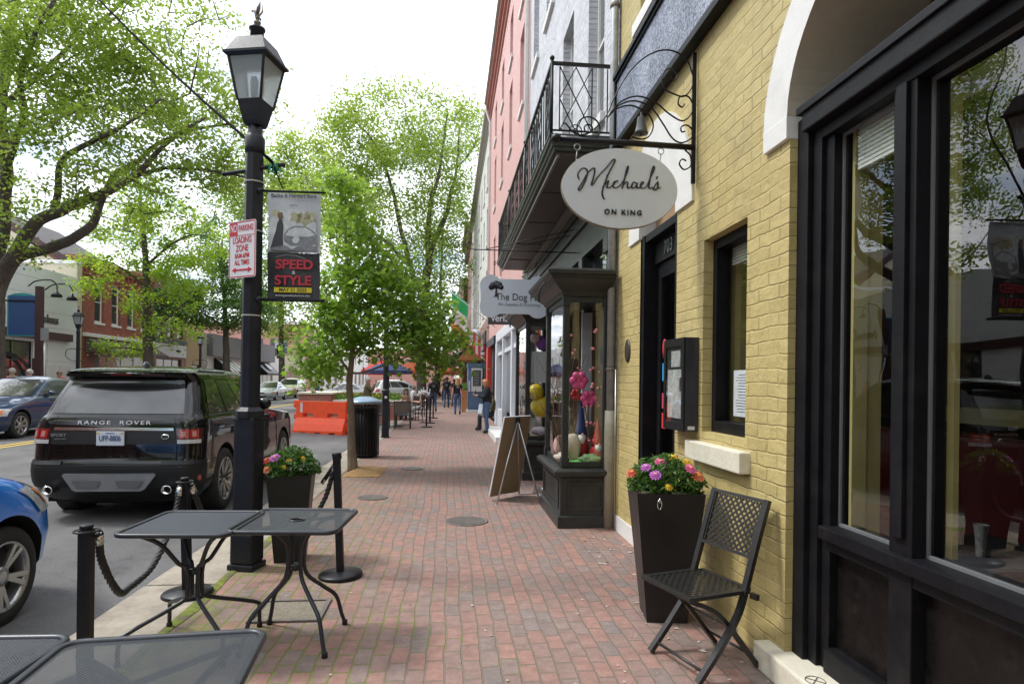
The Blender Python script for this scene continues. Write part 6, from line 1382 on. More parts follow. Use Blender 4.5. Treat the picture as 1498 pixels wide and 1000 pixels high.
TR={'T1':{'base':(-15.35,22.5),'limbs':[([(-15.38,22.5,-0.54),(-15.36,22.5,1.31),(-15.38,22.5,3.16),(-15.31,22.5,4.55)],0.52,0.42),([(-15.35,22.5,4.32),(-15.21,22.67,6.68),(-15.23,22.83,8.36),(-15.49,23.0,10.3),(-15.54,23.17,12.27),(-15.36,23.33,14.53),(-15.27,23.5,16.82)],0.34,0.12),([(-15.01,22.5,8.26),(-14.39,22.0,9.37),(-13.81,21.5,10.1),(-13.6,21.0,10.87),(-12.94,20.5,11.94),(-12.02,20.0,12.97)],0.16,0.07),([(-15.31,22.5,4.55),(-14.6,22.31,5.64),(-13.64,22.12,6.78),(-12.57,21.94,7.21),(-11.51,21.75,7.66),(-10.78,21.56,7.97),(-10.16,21.38,8.34),(-9.34,21.19,9.17),(-8.0,21.0,10.06)],0.3,0.06),([(-15.26,22.5,3.97),(-15.02,22.7,5.17),(-14.76,22.9,5.71),(-13.89,23.1,6.07),(-13.0,23.3,6.68),(-12.66,23.5,7.23),(-12.54,23.7,8.03),(-12.24,23.9,8.98),(-11.67,24.1,9.45),(-11.01,24.3,10.27),(-9.7,24.5,10.99),(-8.27,24.7,11.41)],0.29,0.05),([(-13.24,22.1,7.18),(-12.86,21.77,7.8),(-12.61,21.43,8.58),(-11.81,21.1,8.94),(-10.87,20.77,9.27),(-10.04,20.43,9.57),(-8.98,20.1,10.19)],0.15,0.05),([(-11.05,23.0,8.68),(-10.04,22.8,8.93),(-9.16,22.6,8.88),(-8.06,22.4,8.74),(-6.96,22.2,8.49),(-6.09,22.0,7.8)],0.09,0.03),([(-15.33,23.0,11.02),(-14.54,23.5,12.26),(-13.71,24.0,13.81),(-12.8,24.5,15.17),(-11.84,25.0,16.59)],0.12,0.05)],'clouds':[((-13.32,21.5,12.46),(2.19,3.0,1.71),70),((-11.74,22.5,11.94),(2.04,3.0,1.53),60),((-10.15,23.5,12.04),(1.86,3.0,1.33),45),((-11.75,21.0,9.23),(2.14,3.0,1.07),30),((-9.69,22.5,9.46),(2.04,3.0,1.02),28),((-8.46,23.5,10.15),(1.46,3.0,1.6),26),((-10.88,22.5,14.83),(3.06,3.0,1.4),50),((-15.04,23.5,16.35),(2.93,3.0,1.6),45),((-13.46,20.5,10.0),(1.39,3.0,1.39),30),((-12.56,22.5,7.2),(1.53,3.0,0.64),10),((-10.32,21.5,7.59),(1.71,3.0,0.54),12),((-14.51,22.5,6.2),(0.89,3.0,0.64),8),((-7.97,23.5,8.67),(1.33,3.0,0.67),8),((-17.13,22.5,11.83),(2.81,3.0,2.81),50),((-16.67,22.5,8.19),(2.04,3.0,1.28),20),((-7.44,22.5,11.98),(0.89,3.0,1.02),8)]},'T4':{'limbs':[([(-1.59,10.64,-0.02),(-1.62,10.64,0.46),(-1.64,10.64,1.04),(-1.67,10.64,1.5),(-1.64,10.64,1.91),(-1.6,10.64,2.32),(-1.65,10.64,2.78),(-1.72,10.64,3.35),(-1.76,10.64,4.05),(-1.77,10.64,4.62),(-1.78,10.64,5.09)],0.088,0.012),([(-1.67,10.64,1.68),(-1.77,10.51,1.85),(-1.89,10.37,2.01),(-1.99,10.24,2.17)],0.035,0.012),([(-1.64,10.64,1.91),(-1.48,10.77,2.15),(-1.26,10.89,2.4),(-1.02,11.02,2.6),(-0.7,11.14,2.8)],0.045,0.012),([(-1.62,10.64,2.14),(-1.76,10.74,2.44),(-1.9,10.84,2.74),(-2.0,10.94,3.1)],0.035,0.012),([(-1.66,10.64,1.68),(-1.44,10.52,1.68),(-1.09,10.39,1.8),(-0.63,10.27,1.97),(-0.19,10.14,2.14)],0.028,0.008),([(-1.65,10.64,2.78),(-1.4,10.51,3.11),(-1.16,10.37,3.38),(-0.93,10.24,3.76)],0.03,0.01),([(-1.68,10.64,3.12),(-1.93,10.79,3.55),(-2.08,10.94,3.99)],0.025,0.008)],'clouds':[((-1.78,10.64,4.86),(0.17,0.95,0.43),26),((-1.71,10.64,4.22),(0.36,0.95,0.36),28),((-1.42,10.64,3.65),(0.58,0.95,0.39),44),((-1.76,10.64,3.24),(0.41,0.95,0.43),34),((-1.02,10.64,3.2),(0.75,0.95,0.39),56),((-1.13,10.64,2.73),(0.9,0.95,0.39),60),((-0.49,10.64,2.86),(0.48,0.95,0.36),34),((-0.2,10.64,2.46),(0.53,0.95,0.31),40),((-1.81,10.64,2.6),(0.46,0.95,0.43),36),((-2.05,10.64,2.13),(0.36,0.95,0.31),24),((-2.19,10.64,1.84),(0.27,0.95,0.27),16),((-2.36,10.64,2.01),(0.17,0.95,0.22),8),((-0.89,10.64,2.35),(0.75,0.95,0.27),30),((-0.02,10.64,2.05),(0.27,0.95,0.22),8),((-1.48,10.64,3.94),(0.41,0.95,0.43),22),((-0.54,10.64,1.99),(0.6,0.95,0.17),10)]},'T2':{'limbs':[([(-15.06,32.9,1.29),(-15.18,32.9,3.37),(-15.27,32.9,5.44),(-15.32,32.9,6.83),(-15.4,32.9,8.55),(-15.55,32.9,9.93),(-15.66,32.9,11.31)],0.26,0.05),([(-15.18,32.9,3.54),(-14.71,33.23,4.27),(-13.96,33.57,5.21),(-13.15,33.9,5.99)],0.09,0.03),([(-15.31,32.9,6.13),(-15.91,32.57,6.75),(-16.55,32.23,7.18),(-17.0,31.9,7.27)],0.07,0.02),([(-15.32,32.9,7.17),(-14.3,32.57,8.0),(-13.03,32.23,8.66),(-12.08,31.9,8.61)],0.08,0.02),([(-15.17,32.9,2.85),(-15.73,32.63,3.0),(-16.41,32.37,3.04),(-16.9,32.1,2.95)],0.05,0.015)],'clouds':[((-15.46,32.9,10.63),(1.86,1.8,1.04),24),((-16.42,32.9,9.21),(1.57,1.8,0.97),26),((-14.13,32.9,9.29),(1.68,1.8,1.12),24),((-17.05,32.9,7.12),(1.42,1.8,0.75),16),((-14.93,32.9,7.7),(1.86,1.8,0.93),20),((-13.11,32.9,6.89),(1.68,1.8,1.04),24),((-14.57,32.9,5.11),(1.49,1.8,1.04),24),((-14.06,32.9,3.74),(1.12,1.8,0.75),8),((-16.35,32.9,3.0),(1.42,1.8,0.37),12),((-17.36,32.9,6.08),(0.75,1.8,0.52),6),((-12.46,32.9,8.66),(1.12,1.8,0.89),10)]},'T3':{'limbs':[([(-15.33,44.5,1.26),(-15.35,44.5,3.16),(-15.42,44.5,5.05),(-15.53,44.5,6.95),(-15.69,44.5,8.84),(-15.72,44.5,11.21)],0.26,0.05),([(-15.42,44.5,4.82),(-14.68,45.0,5.83),(-14.15,45.5,6.63)],0.1,0.03),([(-15.42,44.5,5.05),(-16.6,44.0,5.92),(-17.52,43.5,6.07)],0.1,0.03)],'clouds':[((-15.67,44.5,6.47),(2.93,2.4,1.41),60),((-16.82,44.5,8.1),(2.27,2.4,1.77),40),((-14.55,44.5,8.64),(2.02,2.4,2.02),34),((-15.72,44.5,10.73),(2.02,2.4,1.77),26),((-17.92,44.5,6.18),(1.71,2.4,1.11),22),((-13.61,44.5,6.04),(1.31,2.4,1.31),16),((-15.52,44.5,13.59),(1.51,2.4,1.51),14)]},'T5':{'limbs':[([(-1.87,44.0,0.46),(-1.94,44.0,2.39),(-1.88,44.0,5.3),(-1.71,44.0,7.72),(-1.54,44.0,9.67)],0.36,0.3),([(-1.54,44.0,9.67),(-1.24,44.4,11.22),(-0.34,44.8,13.56),(0.03,45.2,15.43),(0.41,45.6,17.29),(0.58,46.0,20.29)],0.24,0.06),([(-1.54,44.0,9.67),(-1.51,43.6,12.18),(-1.34,43.2,14.33),(-0.88,42.8,15.65),(-0.48,42.4,18.3),(-0.27,42.0,20.0)],0.22,0.05),([(-1.8,44.0,7.24),(-2.78,43.8,9.59),(-3.51,43.6,12.4),(-4.13,43.4,15.12),(-5.22,43.2,17.84),(-6.59,43.0,19.28)],0.22,0.05),([(-2.79,44.0,9.63),(-4.79,44.67,11.64),(-6.81,45.33,12.71),(-8.87,46.0,13.29)],0.14,0.04),([(0.41,45.0,17.08),(1.5,45.5,18.62),(2.01,46.0,20.36)],0.08,0.03)],'clouds':[((-4.7,43,18.78),(3.9,4.2,1.95),60),((-6.82,45,18.01),(2.55,4.2,2.04),34),((-0.98,44,18.9),(2.99,4.2,2.49),56),((-2.87,44,15.9),(4.49,4.2,2.09),56),((-7.75,45,15.03),(3.57,4.2,1.79),44),((-9.65,44,13.21),(2.24,4.2,1.75),26),((-0.94,45,13.84),(3.06,4.2,2.3),36),((-4.16,43,12.22),(3.9,4.2,1.95),40),((-0.87,44,9.69),(2.74,4.2,1.99),28),((1.46,45,20.43),(1.33,4.2,1.43),12),((1.01,44,14.13),(1.2,4.2,1.99),8),((-2.77,44,7.69),(2.99,4.2,1.5),20),((-3.4,44,20.7),(4.49,4.2,1.0),14),((-5.63,44,9.06),(2.99,4.2,1.99),14)]},'T6':{'limbs':[([(-16.03,61.5,-0.11),(-16.08,61.5,3.86),(-16.26,61.5,7.82),(-16.17,61.5,11.79),(-15.72,61.5,16.44),(-15.44,61.5,20.42)],0.32,0.06),([(-16.29,61.5,10.46),(-18.2,62.5,13.24),(-19.83,63.5,15.43)],0.14,0.04),([(-16.17,61.5,11.79),(-14.18,60.5,14.29),(-12.4,59.5,16.06)],0.14,0.04)],'clouds':[((-15.15,61.5,22.42),(4.18,4.5,2.65),44),((-17.0,61.5,17.05),(4.18,4.5,3.48),50),((-13.14,61.5,16.54),(3.48,4.5,3.14),40),((-16.93,61.5,10.45),(3.48,4.5,2.44),34),((-14.35,61.5,9.19),(2.79,4.5,2.79),26),((-18.32,61.5,20.29),(2.79,4.5,2.79),20),((-16.88,61.5,6.82),(3.48,4.5,0.98),14)]},'T7':{'limbs':[([(-1.04,60.0,0.07),(-1.08,60.0,3.38),(-0.98,60.0,6.69),(-0.85,60.0,11.99),(-0.6,60.0,18.63)],0.32,0.06)],'clouds':[((-1.1,60,5.37),(2.72,3.5,1.77),26),((0.15,60,10.7),(2.72,3.5,2.72),30),((-2.51,60,13.26),(2.72,3.5,3.4),26),((-0.59,60,17.3),(2.72,3.5,4.08),30),((0.57,60,3.41),(1.63,3.5,0.95),8)]}}
# ================================================================= trees
def barkmat(name,c1,c2):
    m,nt,out=newmat(name); p=obj_coord(nt); mp=N(nt,'ShaderNodeMapping'); L(nt,p,mp.inputs[0]); mp.inputs['Scale'].default_value=(1,1,.25)
    n=noise(nt,mp.outputs[0],18,6,.7); n2=noise(nt,p,2,3); r=ramp(nt,math_(nt,'ADD',math_(nt,'MULTIPLY',n.outputs[0],.7),math_(nt,'MULTIPLY',n2.outputs[0],.3)),[(.35,c1),(.65,c2)])
    b=bsdf(nt,out,r.outputs[0],.9,spec=.2); bump(nt,b,n.outputs[0],.03); return m
BARK=barkmat('bark_dark',(.055,.048,.042),(.14,.12,.10)); BARK2=barkmat('bark_young',(.16,.12,.085),(.30,.24,.17))
def tree(key,name,label,leafm,ls,per,cr,bark=BARK,shape='kite',step=.5,seed=1,group=None,droop=.3,twig=.012):
    D=TR[key]; rnd=random.Random(seed); base=V(*D['limbs'][0][0][0]); base.z=0
    t=empty(name,base,0,label,'tree',group)
    nodes=[];rad=[]; tr=MB(); k=0
    for pts,r0,r1 in D['limbs']:
        P=catmull([V(*p)-base for p in pts],5); n=len(P); rs=[]
        for i,p in enumerate(P):
            f=i/(n-1); r=r0*(1-f)+r1*f; 
            if k==0 and p.z<1: r*=1+.35*max(0,1-p.z/1.0)**2
            rs.append(r*(.8 if key in ('T1','T4') else 1)); j=V(mnoise.noise(p*1.3),mnoise.noise(p*1.3+V(9,0,0)),0)*min(.12,r*.6)*(0 if i==0 else 1); P[i]=p+j; 
            if k>0 or f>.45: nodes.append(P[i])
        tr.tube(P,rs,10); k+=1
    
    # clump centres, joined to the nearest branch
    C=[]
    for c,r,n in D['clouds']:
        for i in range(int(n*(.72 if key=='T4' else 1))):
            while 1:
                q=V(rnd.uniform(-1,1),rnd.uniform(-1,1),rnd.uniform(-1,1))
                if q.length<1: break
            q=q.normalized()*(q.length**.45); C.append(V(c[0]+q.x*r[0],c[1]+q.y*r[1],c[2]+q.z*r[2]-(.14 if key=='T4' else 0))-base)
    C.sort(key=lambda c:min((c-n_).length_squared for n_ in nodes))
    NB=nodes[:]; tw=tr
    for c in C:
        b=min(NB,key=lambda n_:(c-n_).length_squared*(1 if n_.z<c.z+.3 else 1.8)); d=c-b; Ld=d.length
        if Ld<.05: continue
        m=max(2,int(Ld/step)); P=[b]
        for i in range(1,m+1):
            f=i/m; p=b+d*f+V(0,0,Ld*.12*math.sin(PI*f)); 
            if i<m: p+=V(rnd.uniform(-1,1),rnd.uniform(-1,1),rnd.uniform(-1,1))*Ld*.05
            P.append(p); NB.append(p)
        r0=min(.05,twig*1.0+Ld*.010); tw.tube(P,[r0*(1-.7*i/m)+.003 for i in range(m+1)],5,cap=False)
    tw.build('trunk',bark,t)
    lf=MB()
    vs=lf.v;fs=lf.f
    for c in C:
        nn=int(per*rnd.uniform(.5,1.5))
        for i in range(nn):
            q=V(rnd.gauss(0,1),rnd.gauss(0,1),rnd.gauss(0,.62))*cr*.5; p=c+q
            s_=ls*rnd.uniform(.6,1.25); E_=Euler((rnd.uniform(-.9,.9),rnd.uniform(-.9,.9)-.2,rnd.uniform(0,6.283))).to_matrix(); X=E_@V(1,0,0); Yv=E_@V(0,1,0); Z=E_@V(0,0,1)
            X=(X-V(0,0,droop)).normalized(); b0=len(vs)
            if shape=='kite':
                vs+=[p,p+X*s_*.5+Yv*s_*.33,p+X*s_*1.05,p+X*s_*.45-Yv*s_*.33]; fs.append((b0,b0+1,b0+2,b0+3))
            else:
                st=[(0,.04),(.22,.12),(.2,.42),(.42,.22),(.52,.52),(.66,.2),(1.05,0),(.66,-.2),(.52,-.52),(.42,-.22),(.2,-.42),(.22,-.12),(0,-.04)]
                vs+=[p+X*s_*a+Yv*s_*b_+Z*(-abs(b_)*s_*.25) for a,b_ in st]; fs.append(tuple(range(b0,b0+len(st))))
    lf.m=[0]*len(fs); lf.sm=[False]*len(fs)
    lf.build('crown',leafm,t); return t
LM1=leafmat('honey_locust_leaf',(.13,.215,.035),(.20,.30,.052),(.29,.375,.085),.58)
LM4=leafmat('maple_leaf',(.095,.19,.028),(.155,.285,.045),(.26,.39,.075),.6)
LM2=leafmat('lime_leaf',(.17,.30,.03),(.25,.40,.04),(.34,.46,.06),.55)
LM3=leafmat('dark_leaf',(.07,.15,.04),(.11,.21,.06),(.16,.27,.07),.45)
G_='trees along the far sidewalk'
tree('T1','spreading_tree','big spreading tree at the left edge with heavy forked dark limbs over the street',LM1,.15,96,.66,step=.6,seed=3)
tree('T4','young_maple','young street maple in the near sidewalk with a slim trunk and dense star shaped leaves',LM4,.115,27,.27,bark=BARK2,shape='star',step=.25,seed=5,droop=.7,twig=.006)
tree('T2','lime_green_tree','bright lime green tree before the red brick shop across the street',LM2,.17,70,.6,seed=6,group=G_)
tree('T3','dusky_green_tree','duller green tree across the street beyond the lime green one',LM3,.20,95,.8,seed=7,group=G_)
tree('T5','tall_street_tree','tallest light green tree rising behind the young maple over the terrace',LM1,.22,82,1.15,step=.9,seed=8)
tree('T6','distant_corner_tree','far tree on the opposite corner behind the banner',LM1,.33,100,1.5,step=1.2,seed=9,group=G_)
tree('T7','rear_sidewalk_tree','tree with dark trunk farther down the near sidewalk behind the tallest one',LM3,.28,60,1.4,step=1.2,seed=10)
# ================================================================= vehicles
def carpaint(name,col,flake=.0,rough=.32):
    if name in _mc: return _mc[name]
    m,nt,out=newmat(name); co=obj_coord(nt); n=noise(nt,co,3,4,.6); lo=tuple(c*.92 for c in col); hi=tuple(min(1,c*1.08+.002) for c in col)
    r=ramp(nt,n.outputs[0],[(.3,lo),(.7,hi)]); b=bsdf(nt,out,r.outputs[0],rough,flake,.5 if col[2]>.02 else .05,1.0,.02); _mc[name]=m; return m
CG=glassmat('car_glass',dark=(.006,.007,.008),refl=-.025); CG2=glassmat('car_glass_clear',tint=(.35,.38,.37),refl=.12)
TRIM=pm('car_black_trim',(.015,.015,.016),.45,var=.15); DK=pm('car_dark',(.006,.006,.006),.9,var=.1)
ALU=pm('alloy_silver',(.42,.43,.44),.3,.8,var=.08); ALU2=pm('alloy_dark',(.03,.03,.032),.35,.3,var=.1)
class Body:
    """car body as stacked plan outlines; +y is forward, x to the right"""
    def __init__(s,levels,nr=10,nc=8,ns=26): s.L=levels; s.nr,s.nc,s.ns=nr,nc,ns
    def lev(s,z):
        Lv=s.L; 
        if z<=Lv[0][0]: return Lv[0][1:]
        for a,b in zip(Lv,Lv[1:]):
            if z<=b[0]:
                f=(z-a[0])/(b[0]-a[0]); return tuple(p*(1-f)+q*f for p,q in zip(a[1:],b[1:]))
        return Lv[-1][1:]
    def pt(s,u,z):
        """u 0..1 : rear centre, rear corner .25-.35, side, front corner .65-.75, front centre (right half)"""
        yr,yf,w,cr,cf,cam,camf=s.lev(z); 
        def rearcam(x): return yr+cam*(x/w)**2
        def frontcam(x): return yf-camf*(x/w)**2
        cr=min(cr,w*.9); cf=min(cf,w*.9)
        if u<.22: x=u/.22*(w-cr); return V(x,rearcam(x),z)
        if u<.34:
            a=(u-.22)/.12*PI/2; x=w-cr+cr*math.sin(a); y0=rearcam(w-cr); return V(x,y0+cr*(1-math.cos(a)),z)
        if u<.66:
            f=(u-.34)/.32; y0=rearcam(w-cr)+cr; y1=frontcam(w-cf)-cf; return V(w,y0+(y1-y0)*f,z)
        if u<.78:
            a=(u-.66)/.12*PI/2; x=w-cf+cf*math.cos(a); y1=frontcam(w-cf)-cf; return V(x,y1+cf*math.sin(a),z)
        f=(u-.78)/.22; x=(1-f)*(w-cf); return V(x,frontcam(x),z)
    def P(s,u,z,side=1,off=0):
        p=s.pt(u,z)
        if off:
            du=s.pt(min(u+.004,1),z)-s.pt(max(u-.004,0),z); dz=s.pt(u,z+.01)-s.pt(u,z-.01); n=du.cross(dz)
            if n.length>1e-9:
                n.normalize(); p=p+n*off
        return V(p.x*side,p.y,p.z)
    def us(s):
        return [i/s.nr*.22 for i in range(s.nr)]+[.22+i/s.nc*.12 for i in range(s.nc)]+[.34+i/s.ns*.32 for i in range(s.ns)]+[.66+i/s.nc*.12 for i in range(s.nc)]+[.78+i/s.nr*.22 for i in range(s.nr+1)]
    def mesh(s,zs):
        us=s.us(); mb=MB(); n=len(us); ring=2*(n-1)
        for z in zs:
            for u in us: mb.v.append(s.P(u,z,1))
            for u in us[-2:0:-1]: mb.v.append(s.P(u,z,-1))
        for j in range(len(zs)-1):
            for i in range(ring): mb.f.append([j*ring+i,j*ring+(i+1)%ring,(j+1)*ring+(i+1)%ring,(j+1)*ring+i])
        mb.f.append(list(range(ring-1,-1,-1))); mb.f.append([(len(zs)-1)*ring+i for i in range(ring)])
        mb.m=[0]*len(mb.f); mb.sm=[True]*len(mb.f); mb.sm[-1]=True; mb.sm[-2]=False
        return mb
    def patch(s,u0,u1,z0,z1,side,off=.006,nu=10,nz=6,mb=None,mi=None):
        """u0,u1 may be functions of f(0..1 upward)"""
        g=lambda q,f:q(f) if callable(q) else q
        mb=mb or MB()
        def fn(a,b):
            z=z0+(z1-z0)*b; return s.P(g(u0,b)+(g(u1,b)-g(u0,b))*a,z,side,off)
        mb.grid(fn,nu,nz,flip=side<0,mi=mi); return mb
def wheel(par,x,y,r,w_,spokes=5,rim=ALU,side=1,label=None,two=True,inset=.0):
    mb=MB(); M=Matrix.Translation((x,y,r))@Matrix.Rotation(side*PI/2,4,'Y')
    mb.lathe([(r*.66,-w_/2),(r*.9,-w_/2),(r*.985,-w_*.42),(r,-w_*.3),(r,w_*.3),(r*.985,w_*.42),(r*.9,w_/2),(r*.72,w_/2+.003),(r*.68,w_/2-.01),(r*.66,-w_/2)],36,M=M,cap=False)
    wh=mb.build('wheel',RUB,par)
    mb=MB(); mb.lathe([(r*.665,-w_*.3),(r*.665,w_/2-.02),(r*.68,w_/2-.004),(r*.70,w_/2),(r*.665,w_/2+.004),(r*.62,w_/2-.03),(r*.62,-w_*.3)],36,M=M,cap=False)
    n=spokes*(2 if two else 1)
    for k in range(spokes):
        for dd in ((-.16,.16) if two else (0,)):
            a=2*PI*k/spokes; d0=a+dd*.4; d1=a+dd*1.0
            p0=M@V(.05*math.cos(d0),.05*math.sin(d0),w_/2-.035); p1=M@V(r*.66*math.cos(d1),r*.66*math.sin(d1),w_/2-.012); ax=(M.to_3x3()@V(0,0,1))
            mb.beam(p0,p1,.03 if two else .055,.02,up=tuple(ax))
    mb.lathe([(.065,w_/2-.05),(.065,w_/2-.025),(.03,w_/2-.018),(.001,w_/2-.018)],18,M=M); mb.build('rim',rim,wh)
    mb=MB(); mb.lathe([(r*.6,w_*.1),(.001,w_*.1)],24,M=M,cap=False); mb.build('brake_disc',pm('brake_dark',(.05,.05,.05),.5,.5),wh)  # flat dark grey disc behind the spokes
    return wh
def boolean(o,cuts):
    for c in cuts:
        md=o.modifiers.new('b','BOOLEAN'); md.object=c; md.solver='EXACT'; md.operation='DIFFERENCE'
    bpy.context.view_layer.update(); apply_mods(o)
    for c in cuts: bpy.data.objects.remove(c)
def carbody(t,B_,zs,paint,axles,r,hw,archr=None):
    mb=B_.mesh(zs); o=mb.build('body',[paint,DK,TRIM],t); cuts=[]; ar=archr or r*1.14
    for y in axles:
        for s_ in (-1,1):
            c=MB(); c.lathe([(ar,-.17),(ar,.30)],40,M=Matrix.Translation((s_*(hw-.13),y,r+.02))@Matrix.Rotation(s_*PI/2,4,'Y')); cuts.append(c.build('cut',DK,None))
            cuts[-1].parent=t
    boolean(o,cuts)
    me=o.data
    while len(me.materials)<3: me.materials.append(TRIM)
    for p in me.polygons:
        c=p.center
        if p.material_index not in (0,): pass
        inside=False
        for y in axles:
            if (c.y-y)**2+(c.z-r-.02)**2<(ar*1.01)**2 and abs(c.x)<hw-.012 and c.z<r+ar+.05 and abs(p.normal.x)<.999: inside=True
            if (c.y-y)**2+(c.z-r-.02)**2<(ar*.97)**2 and abs(c.x)<hw-.2: inside=True
        p.material_index=1 if inside else 0
        if inside: p.use_smooth=False
    me.set_sharp_from_angle(angle=R(38)); return o
def seams(B_,t,specs,mat_=DK,name='panel_gaps'):
    mb=MB()
    for s_ in specs:
        pts=s_; mb.tube(pts,.004,4)
    return mb.build(name,mat_,t)
# ------------- black SUV seen from behind
t=empty('black_suv',(-3.69,9.42,-.085),R(0),'glossy black luxury SUV parked at the kerb, seen from behind','car')
SUV=Body([ # z, yr, yf, w, cr, cf, rear camber, front camber
 (.26,-2.22,2.30,.88,.20,.35,.03,.12),(.36,-2.32,2.38,.955,.22,.40,.04,.14),(.50,-2.40,2.42,.985,.24,.42,.05,.16),(.64,-2.415,2.43,.99,.25,.42,.05,.16),(.70,-2.37,2.42,.985,.24,.42,.05,.16),(.80,-2.355,2.42,.985,.24,.42,.05,.16),(.96,-2.345,2.36,.985,.25,.42,.05,.18),(1.06,-2.33,2.22,.98,.26,.42,.05,.2),(1.12,-2.315,1.55,.97,.26,.40,.05,.2),
 (1.165,-2.295,1.02,.955,.26,.30,.05,.14),(1.20,-2.27,.96,.925,.25,.28,.055,.14),(1.40,-2.13,.56,.855,.20,.25,.06,.14),(1.58,-1.99,.20,.79,.17,.22,.06,.12),(1.64,-2.06,.08,.775,.16,.2,.07,.12),(1.685,-2.10,-.02,.755,.15,.2,.07,.1),(1.715,-2.0,-.2,.70,.18,.2,.06,.1),(1.745,-1.7,-.45,.58,.3,.3,.05,.1),(1.765,-1.3,-.65,.38,.25,.25,.03,.05),(1.772,-1.05,-.8,.12,.08,.08,.01,.01)])
t.scale=(.93,.93,1.01)
SUVP=carpaint('paint_black_suv',(.003,.003,.004))
zs=[.26,.31,.36,.43,.50,.57,.64,.67,.70,.75,.80,.88,.96,1.01,1.06,1.09,1.12,1.145,1.165,1.18,1.20,1.26,1.33,1.40,1.46,1.52,1.58,1.61,1.64,1.665,1.685,1.70,1.715,1.73,1.745,1.755,1.765,1.772]
carbody(t,SUV,zs,SUVP,(-1.46,1.46),.385,.985,.43)
for y in (-1.46,1.46):
    for s_ in (-1,1): wheel(t,s_*.855,y,.385,.27,7,ALU,s_)
# rear window, side windows, windscreen
mb=MB()
for s_ in (-1,1): SUV.patch(0,lambda f:.245-.01*f,1.215,1.60,s_,.007,10,8,mb)
mb.build('rear_window',CG,t)
mb=MB()
for s_ in (-1,1): SUV.patch(0,.2,1.585,1.615,s_,.012,8,2,mb)
mb.build('window_top_band',DK,t)  # dark band across the top of the rear window
for s_ in (-1,1):
    for (a,b) in ((.352,.425),(.43,.505),(.51,lambda f:.62-.075*f)):
        mb=SUV.patch(a,b,1.215,1.60,s_,.006,8,6); mb.build('side_window',CG,t)
    mb=SUV.patch(.345,.66,1.178,1.205,s_,.008,14,2); mb.build('window_trim',TRIM,t)
mb=MB()
for s_ in (-1,1): SUV.patch(lambda f:.70,1,1.215,1.62,s_,.007,12,6,mb)
mb.build('windscreen',CG,t)
# roof spoiler lip, washer/antenna fin
mb=MB(); 
def spo(u,v): x=(u*2-1)*.70; return V(x,-2.16+.11*(x/.7)**2+.30*v,1.668+.055*v-.012*(x/.7)**2)
mb.grid(spo,16,4); mb.grid(lambda u,v:spo(u,v)-V(0,0,.03),16,4,flip=True); mb.grid(lambda u,v:spo(u,0)-V(0,0,.03*v),16,1); mb.build('spoiler',SUVP,t)
mb=MB(); mb.grid(lambda u,v:V((u*2-1)*.12,-2.178+.002*0,1.645+.014*v),2,1); mb.build('brake_light_bar',pm('dark_red_lens',(.12,.01,.01),.2),t)
mb=MB(); mb.lathe([(.045,0),(.04,.03),(.015,.07),(.0,.075)],10,(0,-1.55,1.745),sy=2.0,cap=False); mb.build('antenna_fin',TRIM,t)
# chrome strip, lettering, tail lamps
mb=MB()
for s_ in (-1,1): SUV.patch(0,.205,1.035,1.065,s_,.016,10,2,mb)
mb.build('tailgate_strip',CHR,t)
cur=lambda x:-2.33+.05*(x/.97)**2
o=text('RANGE  ROVER',.060,.003,mat_=WHTS,parent=t,loc=(0,-2.322,1.12),rot=(PI/2+R(-14),0,0),sx=1.6,space=1.3,bold=.0004)
text('SPORT',.045,.002,mat_=ALU,parent=t,loc=(-.60,-2.362,.985),rot=(PI/2,0,R(-2)),sx=1.3,bold=.0005)
text('SUPERCHARGED',.018,.002,mat_=ALU,parent=t,loc=(-.58,-2.362,.945),rot=(PI/2,0,R(-2)),sx=1.0)
mb=MB(); mb.lathe([(.045,0),(.05,.006),(.045,.01),(.001,.01)],20,sy=.6,M=Matrix.Translation((.59,-2.345,.97))@Matrix.Rotation(PI/2,4,'X')); o=mb.build('oval_badge',CHR,t)
mb=MB(); mb.lathe([(.038,.0105),(.001,.0115)],20,sy=.55,M=Matrix.Translation((.59,-2.345,.97))@Matrix.Rotation(PI/2,4,'X'),cap=False); mb.build('badge_face',pm('badge_green',(.02,.06,.03),.3),o)
for s_ in (-1,1):
    mb=MB(); SUV.patch(.213,.305,.89,1.06,s_,.012,8,4,mb); lh=mb.build('tail_lamp',pm('lamp_housing',(.05,.015,.015),.12,coat=1),t)
    for q,(c0,c1) in enumerate(((.222,.252),(.256,.286))):
        mb=SUV.patch(c0,c1,.945,1.045,s_,.016,4,3); mb.build('red_lens',pm('red_lens',(.35,.02,.02),.12,coat=1),lh)
        mb=SUV.patch(c0+.008,c1-.008,.965,1.025,s_,.019,4,3); mb.build('inner_lens',pm('inner_lens',(.45,.20,.18),.2,coat=1),lh)
    mb=SUV.patch(.215,.295,.892,.935,s_,.016,6,2); mb.build('clear_lens',pm('clear_lens',(.5,.5,.5),.15,coat=1),lh)
    mb=SUV.patch(.29,.305,.48,.54,s_,.01,3,2); mb.build('bumper_reflector',pm('red_lens',(.35,.02,.02),.12),t)
